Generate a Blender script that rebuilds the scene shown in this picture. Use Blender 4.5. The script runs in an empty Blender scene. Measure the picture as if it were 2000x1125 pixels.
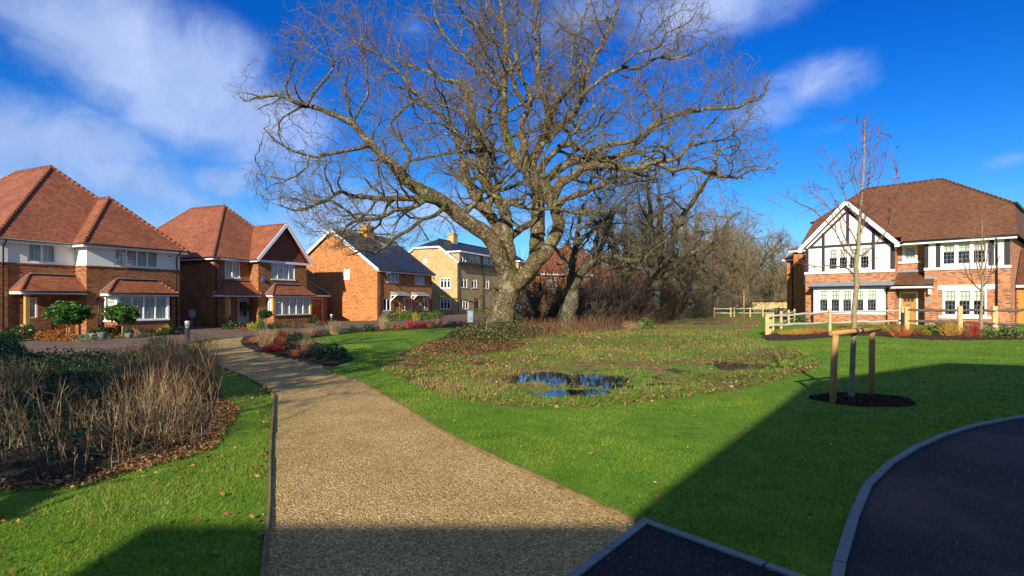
import bpy, math, random
import numpy as np
from mathutils import Vector, Matrix
random.seed(7); RNG = np.random.default_rng(11)
sc = bpy.context.scene
R = math.radians

# ---------------------------------------------------------------- camera, world, sun, exposure
FPX, CX, HY, EYE = 1073.0, 1000.0, 588.0, 1.6
cam_d = bpy.data.cameras.new('camera'); cam = bpy.data.objects.new('camera', cam_d)
sc.collection.objects.link(cam); sc.camera = cam
cam.location = (0, 0, EYE); cam.rotation_euler = (R(90), 0, 0)
cam_d.sensor_width = 36; cam_d.lens = 36*FPX/2000
cam_d.shift_y = (HY-562.5)/2000
cam_d.clip_start = 0.05; cam_d.clip_end = 3000

SUN_EL = R(24); SUN_DIR = Vector((-.27, -.963)).normalized()      # horizontal direction towards the sun
sd = bpy.data.lights.new('sun', 'SUN'); sd.energy = 4.95; sd.angle = R(.5); sd.color = (1, .91, .74)
sun = bpy.data.objects.new('sun', sd); sc.collection.objects.link(sun)
SV = Vector((SUN_DIR.x*math.cos(SUN_EL), SUN_DIR.y*math.cos(SUN_EL), math.sin(SUN_EL)))
sun.rotation_euler = SV.to_track_quat('Z', 'Y').to_euler()
sc.view_settings.view_transform = 'Standard'; sc.view_settings.look = 'None'
sc.view_settings.exposure = 0.7; sc.view_settings.gamma = 1.0
sc.cycles.max_bounces = 6; sc.cycles.transparent_max_bounces = 12
sc.cycles.use_denoising = True

class NT:
    """short-hand for building node trees"""
    def __init__(s, tree): s.t = tree; s.t.nodes.clear()
    def n(s, typ, **kw):
        nd = s.t.nodes.new(typ)
        for k, v in kw.items():
            if k.startswith('i_'):
                key = k[2:]; key = int(key) if key.isdigit() else key.replace('_', ' ')
                s.set(nd.inputs[key], v)
            else: setattr(nd, k, v)
        return nd
    def set(s, inp, v):
        if isinstance(v, bpy.types.NodeSocket): s.t.links.new(v, inp)
        else: inp.default_value = v
    def math(s, op, a, b=0.0, c=0.0, clamp=False):
        nd = s.t.nodes.new('ShaderNodeMath'); nd.operation = op; nd.use_clamp = clamp
        s.set(nd.inputs[0], a); s.set(nd.inputs[1], b); s.set(nd.inputs[2], c); return nd.outputs[0]
    def vmath(s, op, a, b=(0, 0, 0), out=0):
        nd = s.t.nodes.new('ShaderNodeVectorMath'); nd.operation = op
        s.set(nd.inputs[0], a); s.set(nd.inputs[1], b); return nd.outputs[out]
    def mix(s, f, a, b, blend='MIX'):
        nd = s.t.nodes.new('ShaderNodeMix'); nd.data_type = 'RGBA'; nd.blend_type = blend
        s.set(nd.inputs[0], f); s.set(nd.inputs[6], a); s.set(nd.inputs[7], b); return nd.outputs[2]
    def ramp(s, f, stops, interp='LINEAR'):
        nd = s.t.nodes.new('ShaderNodeValToRGB'); s.set(nd.inputs[0], f); cr = nd.color_ramp; cr.interpolation = interp
        while len(cr.elements) < len(stops): cr.elements.new(.5)
        for e, (p, c) in zip(cr.elements, stops):
            e.position = p; e.color = (c, c, c, 1) if isinstance(c, (int, float)) else (*c[:3], 1)
        return nd.outputs[0]
    def noise(s, vec, scale, detail=4, rough=.55, out=0, dim='3D'):
        nd = s.t.nodes.new('ShaderNodeTexNoise'); nd.noise_dimensions = dim
        if vec is not None: s.set(nd.inputs['Vector'], vec)
        nd.inputs['Scale'].default_value = scale; nd.inputs['Detail'].default_value = detail
        nd.inputs['Roughness'].default_value = rough; return nd.outputs[out]
    def sstep(s, v, a, b):
        nd = s.t.nodes.new('ShaderNodeMapRange'); nd.interpolation_type = 'SMOOTHSTEP'
        s.set(nd.inputs[0], v); nd.inputs[1].default_value = a; nd.inputs[2].default_value = b; return nd.outputs[0]

def pxdir(px, py): return Vector(((px-CX)/FPX, 1.0, -(py-HY)/FPX)).normalized()

# world: Nishita sky with procedural clouds laid on directions
w = bpy.data.worlds.new('World'); sc.world = w; w.use_nodes = True
N = NT(w.node_tree)
sky = N.n('ShaderNodeTexSky', sky_type='NISHITA'); sky.sun_disc = False
sky.sun_elevation = SUN_EL; sky.sun_rotation = math.atan2(SUN_DIR.x, SUN_DIR.y)
sky.air_density = 1.0; sky.dust_density = 0.25; sky.ozone_density = 2.5; sky.altitude = 100
hs = N.n('ShaderNodeHueSaturation', i_Saturation=1.42, i_Value=1.0, i_Color=sky.outputs[0])
tc = N.n('ShaderNodeTexCoord'); dirv = N.vmath('NORMALIZE', tc.outputs['Generated'])
sx = N.n('ShaderNodeSeparateXYZ', i_0=dirv)
# deepen the blue across the view; overhead set near neutral to lessen blue fill
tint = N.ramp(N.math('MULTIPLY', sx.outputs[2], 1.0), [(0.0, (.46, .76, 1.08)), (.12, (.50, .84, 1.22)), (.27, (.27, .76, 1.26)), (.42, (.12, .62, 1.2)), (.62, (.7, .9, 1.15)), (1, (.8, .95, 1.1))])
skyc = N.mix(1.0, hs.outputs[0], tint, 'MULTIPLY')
def blob(px, py, rx, ry, ang=0):
    c = pxdir(px, py); right = Vector((1, 0, 0)); right = (right-c*right.dot(c)).normalized(); up = right.cross(c)
    a = R(ang); r2 = right*math.cos(a)+up*math.sin(a); u2 = up*math.cos(a)-right*math.sin(a)
    d1 = N.math('DIVIDE', N.vmath('DOT_PRODUCT', dirv, tuple(r2), 1), rx)
    d2 = N.math('DIVIDE', N.vmath('DOT_PRODUCT', N.vmath('SUBTRACT', dirv, tuple(c)), tuple(u2), 1), ry)
    d1 = N.math('DIVIDE', N.vmath('DOT_PRODUCT', N.vmath('SUBTRACT', dirv, tuple(c)), tuple(r2), 1), rx)
    front = N.math('GREATER_THAN', N.vmath('DOT_PRODUCT', dirv, tuple(c), 1), 0.0)
    q = N.math('SUBTRACT', 1.0, N.math('SQRT', N.math('ADD', N.math('MULTIPLY', d1, d1), N.math('MULTIPLY', d2, d2))), clamp=True)
    return N.math('MULTIPLY', q, front)
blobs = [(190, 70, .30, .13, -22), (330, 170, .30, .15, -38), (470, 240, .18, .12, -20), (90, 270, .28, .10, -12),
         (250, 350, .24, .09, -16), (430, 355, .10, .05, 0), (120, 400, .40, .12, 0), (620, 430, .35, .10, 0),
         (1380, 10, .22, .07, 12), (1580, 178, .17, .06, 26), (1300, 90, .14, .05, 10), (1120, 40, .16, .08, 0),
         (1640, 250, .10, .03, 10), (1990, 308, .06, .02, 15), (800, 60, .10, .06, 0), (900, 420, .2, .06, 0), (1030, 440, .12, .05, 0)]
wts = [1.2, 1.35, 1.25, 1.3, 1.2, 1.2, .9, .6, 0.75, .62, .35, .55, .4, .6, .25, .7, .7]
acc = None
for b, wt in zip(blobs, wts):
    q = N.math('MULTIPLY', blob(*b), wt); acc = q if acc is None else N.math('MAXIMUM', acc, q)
rest = N.math('MAXIMUM', N.sstep(sx.outputs[2], .52, .72), N.sstep(N.math('MULTIPLY', sx.outputs[1], -1.0), .05, .35))  # unseen cloud cover added behind and overhead to whiten the fill light
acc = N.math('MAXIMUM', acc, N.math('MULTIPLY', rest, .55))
warp = N.vmath('ADD', dirv, N.vmath('SCALE', N.noise(dirv, 3.0, 3, out=1), (0, 0, 0)))
warp.node.inputs[1].links[0].from_node.inputs[3].default_value = .35
cn = N.noise(warp, 3.2, 8, .58)
cn2 = N.noise(warp, 9.0, 5, .5)
wisp = N.noise(N.vmath('MULTIPLY', warp, (1.0, 1.0, 2.2)), 7.0, 8, .62)
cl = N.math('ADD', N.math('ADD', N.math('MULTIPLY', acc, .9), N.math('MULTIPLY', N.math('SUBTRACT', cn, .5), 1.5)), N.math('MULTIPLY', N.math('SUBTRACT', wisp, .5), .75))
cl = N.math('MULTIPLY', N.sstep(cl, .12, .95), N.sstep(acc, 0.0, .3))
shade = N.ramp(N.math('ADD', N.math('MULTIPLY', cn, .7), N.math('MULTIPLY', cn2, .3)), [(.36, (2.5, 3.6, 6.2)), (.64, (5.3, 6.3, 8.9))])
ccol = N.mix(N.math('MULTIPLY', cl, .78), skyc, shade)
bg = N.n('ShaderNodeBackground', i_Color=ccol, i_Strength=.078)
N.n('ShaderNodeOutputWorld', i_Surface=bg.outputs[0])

# ---------------------------------------------------------------- ground shape
def sdf(poly, X, Y):
    """signed distance to a polygon, positive inside"""
    P = np.asarray(poly, float); X = np.asarray(X, float); Y = np.asarray(Y, float)
    d = np.full(X.shape, 1e18); ins = np.zeros(X.shape, bool)
    for i in range(len(P)):
        ax, ay = P[i]; bx, by = P[(i+1) % len(P)]; ex, ey = bx-ax, by-ay
        t = np.clip(((X-ax)*ex+(Y-ay)*ey)/(ex*ex+ey*ey+1e-12), 0, 1)
        d = np.minimum(d, (X-ax-t*ex)**2+(Y-ay-t*ey)**2)
        c = ((ay <= Y) & (by > Y)) | ((by <= Y) & (ay > Y))
        with np.errstate(divide='ignore', invalid='ignore'):
            xi = ax+(Y-ay)/(by-ay if by != ay else 1e-12)*ex
        ins ^= c & (X < xi)
    d = np.sqrt(d); return np.where(ins, d, -d)
def flat(px, py, h=EYE):
    Y = h*FPX/(py-HY); return ((px-CX)/FPX*Y, Y)
BASIN_PX = [(735, 716), (770, 700), (830, 674), (900, 655), (1000, 641), (1100, 638), (1250, 627), (1390, 617), (1485, 619), (1484, 640),
            (1436, 652), (1500, 668), (1560, 684), (1598, 702), (1603, 715), (1570, 730), (1520, 745), (1430, 765), (1300, 782),
            (1170, 796), (1010, 797), (900, 782), (820, 757)]
BASIN = [flat(*p) for p in BASIN_PX]
def sm(t): t = np.clip(t, 0, 1); return t*t*(3-2*t)
def vnoise(X, Y, s, seed=0):
    xs, ys = X*s+seed*17.3, Y*s+seed*9.1
    xi, yi = np.floor(xs), np.floor(ys); fx, fy = sm(xs-xi), sm(ys-yi)
    def h(a, b): q = np.sin(a*127.1+b*311.7+seed*74.7)*43758.5453; return q-np.floor(q)
    return (h(xi, yi)*(1-fx)+h(xi+1, yi)*fx)*(1-fy)+(h(xi, yi+1)*(1-fx)+h(xi+1, yi+1)*fx)*fy-.5
PUD = [(1.05, 12.75, 1.3, 1.15), (2.0, 12.6, .8, .9), (1.5, 10.75, .85, .5), (3.3, 11.85, .42, .32), (6.5, 15.0, 1.25, 1.4), (2.3, 11.7, .5, .35), (4.9, 13.3, .5, .22)]
WATER_Z = -.214
def G(X, Y):
    X = np.asarray(X, float); Y = np.asarray(Y, float)
    g = -.3*sm((-X-4)/14)
    s = sdf(BASIN, X, Y)
    g = g-.2*sm(s/2.2)*sm((26-Y)/8)
    g = g+.028*sm(s/1.0)*(vnoise(X, Y, 1.3, 1)+.6*vnoise(X, Y, 4.2, 2)+.35*vnoise(X, Y, 11, 3))
    for (cx, cy, rx, ry) in PUD:
        q = 1-np.sqrt(((X-cx)/rx)**2+((Y-cy)/ry)**2)
        m = q > -.3
        if not m.any(): continue
        wn = .55*vnoise(X, Y, 1.9, 51)+.4*vnoise(X, Y, 5.3, 52)+.25*vnoise(X, Y, 13, 53)
        wq = sm((q+wn+.13)/.4)*sm((q+.3)/.2)
        g = np.where(m, g*(1-wq)+(WATER_Z-.035)*wq, g)
    g = g+.25*sm((X-9)/8)*sm((Y-21)/6)*sm((60-Y)/20)*sm((X-11)/6)*.35
    return g
def gp(px, py):
    x, y = flat(px, py)
    for _ in range(12):
        y = (EYE-float(G(x, y)))*FPX/(py-HY); x = (px-CX)/FPX*y
    return (x, y)
def gz(x, y): return float(G(x, y))
def gv(px, py): x, y = gp(px, py); return (x, y, gz(x, y))

# ---------------------------------------------------------------- materials
MATS = {}
def newmat(name):
    m = bpy.data.materials.new(name); m.use_nodes = True; return m, NT(m.node_tree)
def finish(m, n, col, rough=.8, bump=None, bs=.3, bd=.01, spec=.35, metal=0.0, coat=None, extra=None):
    p = n.n('ShaderNodeBsdfPrincipled'); n.set(p.inputs['Base Color'], col if not isinstance(col, tuple) else (*col[:3], 1))
    n.set(p.inputs['Roughness'], rough); p.inputs['Specular IOR Level'].default_value = spec; p.inputs['Metallic'].default_value = metal
    if bump is not None:
        b = n.n('ShaderNodeBump', i_Strength=bs, i_Distance=bd, i_Height=bump); n.set(p.inputs['Normal'], b.outputs[0])
    n.n('ShaderNodeOutputMaterial', i_Surface=p.outputs[0]); return p
def simple(name, col, rough=.7, var=.25, scale=6, metal=0, spec=.35, bump=.0):
    if name in MATS: return MATS[name]
    m, n = newmat(name); tc = n.n('ShaderNodeTexCoord').outputs['Object']
    f = n.noise(tc, scale, 5, .6)
    c = n.ramp(f, [(.25, tuple(x*(1-var) for x in col)), (.75, tuple(min(1, x*(1+var)) for x in col))])
    finish(m, n, c, rough, f if bump else None, bump, .01, spec, metal); MATS[name] = m; return m
def brick(name, stops, mortar, bw=.225, bh=.075, ms=.010, weather=.25, bump=.5):
    m, n = newmat(name); uv = n.n('ShaderNodeTexCoord').outputs['UV']
    bt = n.n('ShaderNodeTexBrick', i_Vector=uv, i_Scale=1.0); bt.inputs['Color1'].default_value = (0, 0, 0, 1); bt.inputs['Color2'].default_value = (1, 1, 1, 1)
    bt.inputs['Mortar'].default_value = (.5, .5, .5, 1); bt.inputs['Mortar Size'].default_value = ms; bt.inputs['Mortar Smooth'].default_value = .2
    bt.inputs['Brick Width'].default_value = bw; bt.inputs['Row Height'].default_value = bh; bt.inputs['Bias'].default_value = 0
    c = n.ramp(bt.outputs['Color'], stops)
    w1 = n.noise(uv, .9, 5, .6); w2 = n.noise(uv, 14, 3, .6)
    c = n.mix(n.math('MULTIPLY', w2, .35), c, n.mix(1.0, c, (.72, .7, .7, 1), 'MULTIPLY'))
    c = n.mix(bt.outputs['Fac'], c, (*mortar, 1))
    c = n.mix(n.sstep(w1, .35, .75), c, n.mix(1.0, c, (1-weather, 1-weather*1.05, 1-weather*.95, 1), 'MULTIPLY'))
    h = n.math('SUBTRACT', n.math('MULTIPLY', w2, .4), bt.outputs['Fac'])
    finish(m, n, c, .88, h, bump, .006, .25); MATS[name] = m; return m
def tiles(name, stops, tw=.165, th=.15, weather=.3, rough=.75):
    m, n = newmat(name); uv = n.n('ShaderNodeTexCoord').outputs['UV']
    bt = n.n('ShaderNodeTexBrick', i_Vector=uv, i_Scale=1.0); bt.inputs['Color1'].default_value = (0, 0, 0, 1); bt.inputs['Color2'].default_value = (1, 1, 1, 1)
    bt.inputs['Mortar Size'].default_value = .006; bt.inputs['Brick Width'].default_value = tw; bt.inputs['Row Height'].default_value = th
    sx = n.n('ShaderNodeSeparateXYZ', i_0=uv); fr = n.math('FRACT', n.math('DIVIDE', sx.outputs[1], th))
    c = n.ramp(bt.outputs['Color'], stops)
    w1 = n.noise(uv, .55, 6, .62); w2 = n.noise(uv, 5, 4, .6)
    c = n.mix(n.sstep(w1, .38, .68), c, n.mix(1.0, c, (1-weather, 1-weather, 1-weather*.9, 1), 'MULTIPLY'))
    c = n.mix(n.math('MULTIPLY', w2, .5), c, n.mix(1.0, c, (.78, .8, .78, 1), 'MULTIPLY'))
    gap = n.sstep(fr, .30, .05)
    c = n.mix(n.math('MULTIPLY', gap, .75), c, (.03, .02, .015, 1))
    hgt = n.math('ADD', n.math('SUBTRACT', 1.0, fr), n.math('MULTIPLY', w2, .3))
    finish(m, n, c, rough, hgt, .8, .02, .3); MATS[name] = m; return m

red_brick = brick('red_brick', [(0, (.12, .04, .018)), (.3, (.29, .092, .032)), (.6, (.38, .127, .042)), (.85, (.46, .17, .06)), (1, (.22, .073, .028))], (.30, .17, .085))
multi_brick = brick('multi_red_brick', [(0, (.10, .05, .045)), (.15, (.14, .06, .05)), (.22, (.38, .11, .045)), (.6, (.50, .175, .07)), (.85, (.60, .25, .11)), (1, (.44, .16, .07))], (.44, .28, .17), weather=.15)
yellow_brick = brick('yellow_stock_brick', [(0, (.34, .22, .08)), (.4, (.50, .34, .12)), (.8, (.62, .43, .17)), (1, (.42, .26, .10))], (.5, .4, .25))
orange_tile = tiles('orange_clay_tile', [(0, (.22, .068, .032)), (.4, (.30, .092, .042)), (.8, (.37, .122, .055)), (1, (.25, .075, .034))], weather=.28)
brown_tile = tiles('brown_clay_tile', [(0, (.115, .045, .022)), (.4, (.155, .062, .028)), (.8, (.19, .078, .035)), (1, (.125, .05, .026))], th=.125, weather=.16)
slate = tiles('grey_slate', [(0, (.017, .02, .026)), (.5, (.028, .031, .04)), (1, (.042, .046, .056))], .3, .22, .2, .5)
hung_tile = tiles('hung_wall_tile', [(0, (.16, .045, .03)), (.5, (.24, .07, .04)), (1, (.3, .095, .055))], .165, .115)
white_paint = simple('white_paint', (.80, .80, .79), .45, .04, 3)
render_white = simple('white_render', (.78, .76, .70), .9, .05, 9, bump=.15)
black_pipe = simple('black_plastic', (.018, .018, .02), .4, .1)
lead = simple('lead_flashing', (.22, .25, .29), .55, .2, 4)
oak_wood = simple('golden_oak', (.50, .27, .07), .6, .2, 3)
door_wood = simple('varnished_orange_door', (.52, .22, .035), .45, .15, 4)
red_door = simple('red_brown_door', (.26, .065, .02), .5, .15, 4)
grey_door = simple('pale_grey_door', (.42, .45, .48), .45, .05)
dark_timber = simple('dark_grey_timber', (.028, .031, .038), .6, .15)
stone = simple('cream_stone', (.72, .67, .56), .85, .06, 8)
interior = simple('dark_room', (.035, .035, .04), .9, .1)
blind_m = simple('cream_blind', (.66, .68, .52), .9, .05)
curtain_m = simple('pale_curtain', (.62, .62, .55), .9, .12, 12)
leadbar = simple('lead_glazing_bar', (.20, .22, .24), .5, .05)
def glass():
    m, n = newmat('window_glass')
    t = n.n('ShaderNodeBsdfTransparent', i_Color=(.96, .98, .97, 1)); g = n.n('ShaderNodeBsdfGlossy', i_Roughness=.03, i_Color=(.95, .97, 1, 1))
    lw_ = n.n('ShaderNodeLayerWeight', i_Blend=.5); fr = n.math('ADD', .07, n.math('MULTIPLY', .9, n.math('POWER', lw_.outputs['Facing'], 4.0))); mx = n.n('ShaderNodeMixShader', i_0=fr, i_1=t.outputs[0], i_2=g.outputs[0])
    n.n('ShaderNodeOutputMaterial', i_Surface=mx.outputs[0]); return m
glass_m = glass()
def woodmat(name, c1, c2, scale=(9, 9, 1.2)):
    m, n = newmat(name); tc = n.n('ShaderNodeTexCoord').outputs['Object']
    v = n.n('ShaderNodeMapping', i_0=tc); v.inputs['Scale'].default_value = scale
    f = n.noise(v.outputs[0], 4, 6, .65); f2 = n.noise(tc, 3, 3)
    c = n.ramp(n.math('ADD', n.math('MULTIPLY', f, .7), n.math('MULTIPLY', f2, .3)), [(.3, c1), (.7, c2)])
    finish(m, n, c, .75, f, .35, .01); MATS[name] = m; return m
stake_wood = woodmat('treated_pine', (.30, .15, .045), (.52, .30, .10))
fence_wood = woodmat('fresh_fence_timber', (.42, .27, .10), (.62, .44, .20))
fence_grey = woodmat('weathered_rail', (.26, .22, .19), (.50, .44, .38), (1.2, 9, 9))
fence_dark = woodmat('dark_rail', (.05, .04, .035), (.14, .11, .10), (1.2, 9, 9))
edge_wood = woodmat('edging_board', (.10, .065, .03), (.26, .18, .07), (1.5, 1.5, 6))

def barkmat(name, c_dark, c_light, moss=.5, lichen=.4, sc_=1.0):
    m, n = newmat(name); tc = n.n('ShaderNodeTexCoord').outputs['Object']
    v = n.n('ShaderNodeMapping', i_0=tc); v.inputs['Scale'].default_value = (1, 1, .28)
    ridg = n.n('ShaderNodeTexVoronoi', i_Vector=n.vmath('ADD', v.outputs[0], n.noise(tc, 2.0*sc_, 3, out=1)), i_Scale=9.0*sc_, feature='DISTANCE_TO_EDGE')
    f = n.noise(v.outputs[0], 14*sc_, 6, .65); r = n.ramp(ridg.outputs[0], [(0, 0.0), (.22, 1.0)])
    c = n.ramp(f, [(.3, c_dark), (.7, c_light)])
    c = n.mix(n.math('SUBTRACT', 1.0, r), c, tuple(x*.42 for x in c_dark)+(1,))
    geo = n.n('ShaderNodeNewGeometry'); nz = n.n('ShaderNodeSeparateXYZ', i_0=geo.outputs['Normal'])
    m1 = n.noise(tc, .9, 5, .6)
    mk = n.sstep(n.math('ADD', m1, n.math('MULTIPLY', nz.outputs[2], .16)), .54, .70)
    c = n.mix(n.math('MULTIPLY', mk, moss), c, (.085, .105, .012, 1))
    lk = n.sstep(n.noise(n.vmath('ADD', tc, (7, 3, 1)), 2.6, 5, .65), .52, .66)
    c = n.mix(n.math('MULTIPLY', lk, lichen), c, (.36, .36, .25, 1))
    hgt = n.math('ADD', n.math('MULTIPLY', r, .7), n.math('MULTIPLY', f, .5))
    finish(m, n, c, .92, hgt, .9, .05, .15); MATS[name] = m; return m
oak_bark = barkmat('oak_bark', (.125, .085, .040), (.34, .25, .14), .95, .6)
twig_bark = simple('oak_twig_bark', (.135, .105, .06), .9, .5, 1.2)
far_bark = barkmat('darker_oak_bark', (.09, .07, .04), (.24, .20, .125), .6, .4)  # darker bark tone shared by the smaller oaks
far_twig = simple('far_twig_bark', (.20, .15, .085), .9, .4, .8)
young_bark = simple('young_tree_bark', (.24, .19, .10), .7, .4, 25, bump=.3)
red_twig = simple('purple_red_twig', (.16, .045, .04), .6, .3, 6)

def leafmat(name, stops, rough=.5, trans=.35, spec=.4):
    m, n = newmat(name)
    a = n.n('ShaderNodeAttribute', attribute_name='rnd')
    c = n.ramp(a.outputs['Fac'], stops)
    p = n.n('ShaderNodeBsdfPrincipled', i_Base_Color=c, i_Roughness=rough); p.inputs['Specular IOR Level'].default_value = spec
    tr = n.n('ShaderNodeBsdfTranslucent', i_Color=c)
    mx = n.n('ShaderNodeMixShader', i_0=trans, i_1=p.outputs[0], i_2=tr.outputs[0])
    n.n('ShaderNodeOutputMaterial', i_Surface=mx.outputs[0]); MATS[name] = m; return m
grass_m = leafmat('lawn_blade', [(0, (.045, .12, .008)), (.45, (.115, .225, .012)), (.8, (.22, .31, .022)), (1, (.34, .30, .08))], .55, .4, .25)
rough_m = leafmat('rough_blade', [(0, (.05, .12, .012)), (.45, (.13, .23, .02)), (.75, (.24, .25, .05)), (1, (.34, .22, .10))], .6, .35, .2)
litter_m = leafmat('dead_oak_leaf', [(0, (.10, .045, .02)), (.4, (.24, .11, .045)), (.75, (.40, .21, .09)), (1, (.55, .36, .20))], .7, .2, .25)
LM = {
 'dark': leafmat('dark_evergreen_leaf', [(0, (.010, .030, .008)), (.6, (.028, .075, .014)), (1, (.07, .14, .03))], .35, .2, .5),
 'bramble': leafmat('bramble_leaf', [(0, (.012, .028, .008)), (.6, (.03, .07, .016)), (.88, (.07, .11, .03)), (1, (.16, .09, .04))], .45, .2, .4),
 'mid': leafmat('mid_green_leaf', [(0, (.025, .075, .012)), (.6, (.06, .15, .02)), (1, (.16, .28, .05))], .4, .3, .5),
 'bright': leafmat('bright_laurel_leaf', [(0, (.035, .10, .012)), (.5, (.10, .22, .025)), (1, (.24, .36, .06))], .4, .35, .5),
 'pale': leafmat('pale_sage_leaf', [(0, (.09, .12, .06)), (.6, (.20, .25, .13)), (1, (.38, .42, .25))], .6, .3, .3),
 'orange': leafmat('orange_autumn_leaf', [(0, (.16, .05, .02)), (.5, (.40, .14, .03)), (1, (.55, .30, .07))], .5, .3, .3),
 'brown': leafmat('brown_dead_leaf', [(0, (.08, .04, .018)), (.6, (.20, .10, .045)), (1, (.36, .22, .11))], .7, .25, .2),
 'yellow': leafmat('yellow_leaf', [(0, (.22, .20, .02)), (.6, (.42, .36, .04)), (1, (.5, .46, .10))], .5, .3, .3),
 'mixed': leafmat('variegated_leaf', [(0, (.03, .08, .015)), (.5, (.09, .17, .03)), (.8, (.3, .34, .12)), (1, (.45, .25, .18))], .5, .3, .4)}
SM = {
 'red': simple('crimson_stem', (.38, .022, .03), .6, .35), 'orange': simple('orange_stem', (.52, .15, .03), .6, .35),
 'pink': simple('coral_stem', (.50, .16, .08), .6, .3), 'gold': simple('gold_stem', (.50, .27, .04), .6, .3),
 'buff': simple('buff_stem', (.40, .27, .12), .8, .35), 'dry': simple('dry_stalk', (.34, .235, .125), .8, .5, 2.0),
 'drydark': simple('dark_dry_stalk', (.17, .10, .05), .85, .4, 2.0), 'rust': simple('rusty_stalk', (.25, .085, .03), .85, .4, 2.0)}

def groundmat():
    m, n = newmat('lawn_ground'); tc = n.n('ShaderNodeTexCoord').outputs['Object']
    a = n.n('ShaderNodeAttribute', attribute_name='rough').outputs['Fac']
    n1 = n.noise(tc, .35, 5, .6); n2 = n.noise(tc, 3.0, 6, .65); n3 = n.noise(tc, 40, 4, .7)
    f = n.math('ADD', n.math('MULTIPLY', n2, .5), n.math('MULTIPLY', n3, .5))
    lawn = n.ramp(f, [(.32, (.035, .085, .006)), (.5, (.095, .185, .010)), (.68, (.17, .26, .016))])
    lawn = n.mix(n.sstep(n1, .45, .7), lawn, n.mix(1.0, lawn, (1.35, 1.15, 1.0, 1), 'MULTIPLY'))
    gr = n.ramp(f, [(.3, (.05, .075, .012)), (.5, (.12, .17, .022)), (.68, (.20, .22, .045))])
    li = n.ramp(n.noise(tc, 17, 5, .75), [(.3, (.06, .035, .018)), (.5, (.19, .105, .045)), (.7, (.33, .20, .09))])
    rg = n.mix(n.sstep(n.math('ADD', n.noise(tc, .55, 4, .6), n.math('MULTIPLY', n2, .3)), .57, .74), gr, li)
    rr = n.math('ADD', a, n.math('MULTIPLY', n.math('SUBTRACT', n2, .5), .5))
    c = n.mix(n.sstep(rr, -.05, .12), lawn, rg)
    wet = n.sstep(n.math('MULTIPLY', n.n('ShaderNodeSeparateXYZ', i_0=tc).outputs[2], -1.0), .206, .218)
    c = n.mix(wet, c, (.02, .02, .012, 1))
    finish(m, n, c, .9, f, .6, .03, .2); return m
ground_m = groundmat()
def gravelmat():
    m, n = newmat('path_gravel'); tc = n.n('ShaderNodeTexCoord').outputs['Object']
    v = n.n('ShaderNodeTexVoronoi', i_Vector=tc, i_Scale=85.0); v2 = n.n('ShaderNodeTexVoronoi', i_Vector=tc, i_Scale=60.0)
    sx = n.n('ShaderNodeSeparateXYZ', i_0=v.outputs['Color'])
    c = n.ramp(sx.outputs[0], [(0, (.16, .09, .028)), (.3, (.38, .245, .086)), (.7, (.54, .365, .140)), (.92, (.68, .48, .21)), (1, (.85, .68, .40))])
    n1 = n.noise(tc, 1.1, 5, .6)
    c = n.mix(n.sstep(n1, .35, .7), c, n.mix(1.0, c, (.78, .74, .66, 1), 'MULTIPLY'))
    c = n.mix(n.math('MULTIPLY', n.sstep(n.noise(tc, .5, 4, .6), .52, .72), .35), c, (.20, .19, .05, 1))
    h = n.math('SUBTRACT', 1.0, n.math('ADD', n.math('MULTIPLY', v.outputs[0], .8), n.math('MULTIPLY', v2.outputs[0], .5)))
    finish(m, n, c, .9, h, 1.0, .012, .25); return m
gravel_m = gravelmat()
def soilmat(name, c1, c2, sc_=22):
    m, n = newmat(name); tc = n.n('ShaderNodeTexCoord').outputs['Object']
    f = n.noise(tc, sc_, 7, .75); c = n.ramp(f, [(.35, c1), (.65, c2)]); finish(m, n, c, .9, f, 1.0, .06, .2); MATS[name] = m; return m
mulch_m = soilmat('bark_mulch', (.022, .011, .008), (.10, .05, .032))
soil_m = soilmat('dark_soil', (.03, .018, .012), (.09, .055, .035))
def tarmat():
    m, n = newmat('tarmac'); tc = n.n('ShaderNodeTexCoord').outputs['Object']
    v = n.n('ShaderNodeTexVoronoi', i_Vector=tc, i_Scale=110.0); s_ = n.n('ShaderNodeSeparateXYZ', i_0=v.outputs['Color'])
    c = n.ramp(s_.outputs[0], [(0, (.005, .006, .007)), (.8, (.013, .015, .018)), (1, (.055, .056, .06))])
    n1 = n.noise(tc, .8, 5, .6); c = n.mix(n.sstep(n1, .4, .7), c, n.mix(1.0, c, (1.5, 1.5, 1.55, 1), 'MULTIPLY'))
    ro = n.ramp(n1, [(.35, .5), (.65, .75)])
    finish(m, n, c, ro, n.math('SUBTRACT', 1.0, v.outputs[0]), .8, .006, .10); return m
tar_m = tarmat()
pave_m = brick('brown_block_paving', [(0, (.10, .065, .045)), (.5, (.17, .11, .075)), (1, (.24, .16, .11))], (.08, .06, .045), .2, .1, .006, .3)
kerb_m = simple('concrete_kerb', (.165, .185, .185), .8, .2, 14, bump=.3)
def watermat():
    m, n = newmat('puddle_water'); tc = n.n('ShaderNodeTexCoord').outputs['Object']
    p = n.n('ShaderNodeBsdfPrincipled', i_Base_Color=(.015, .016, .012, 1), i_Roughness=.02); p.inputs['Specular IOR Level'].default_value = 1.0
    p.inputs['IOR'].default_value = 1.95
    b = n.n('ShaderNodeBump', i_Strength=.03, i_Distance=.01, i_Height=n.noise(tc, 6, 3)); n.set(p.inputs['Normal'], b.outputs[0])
    n.n('ShaderNodeOutputMaterial', i_Surface=p.outputs[0]); return m
water_m = watermat()

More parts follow.
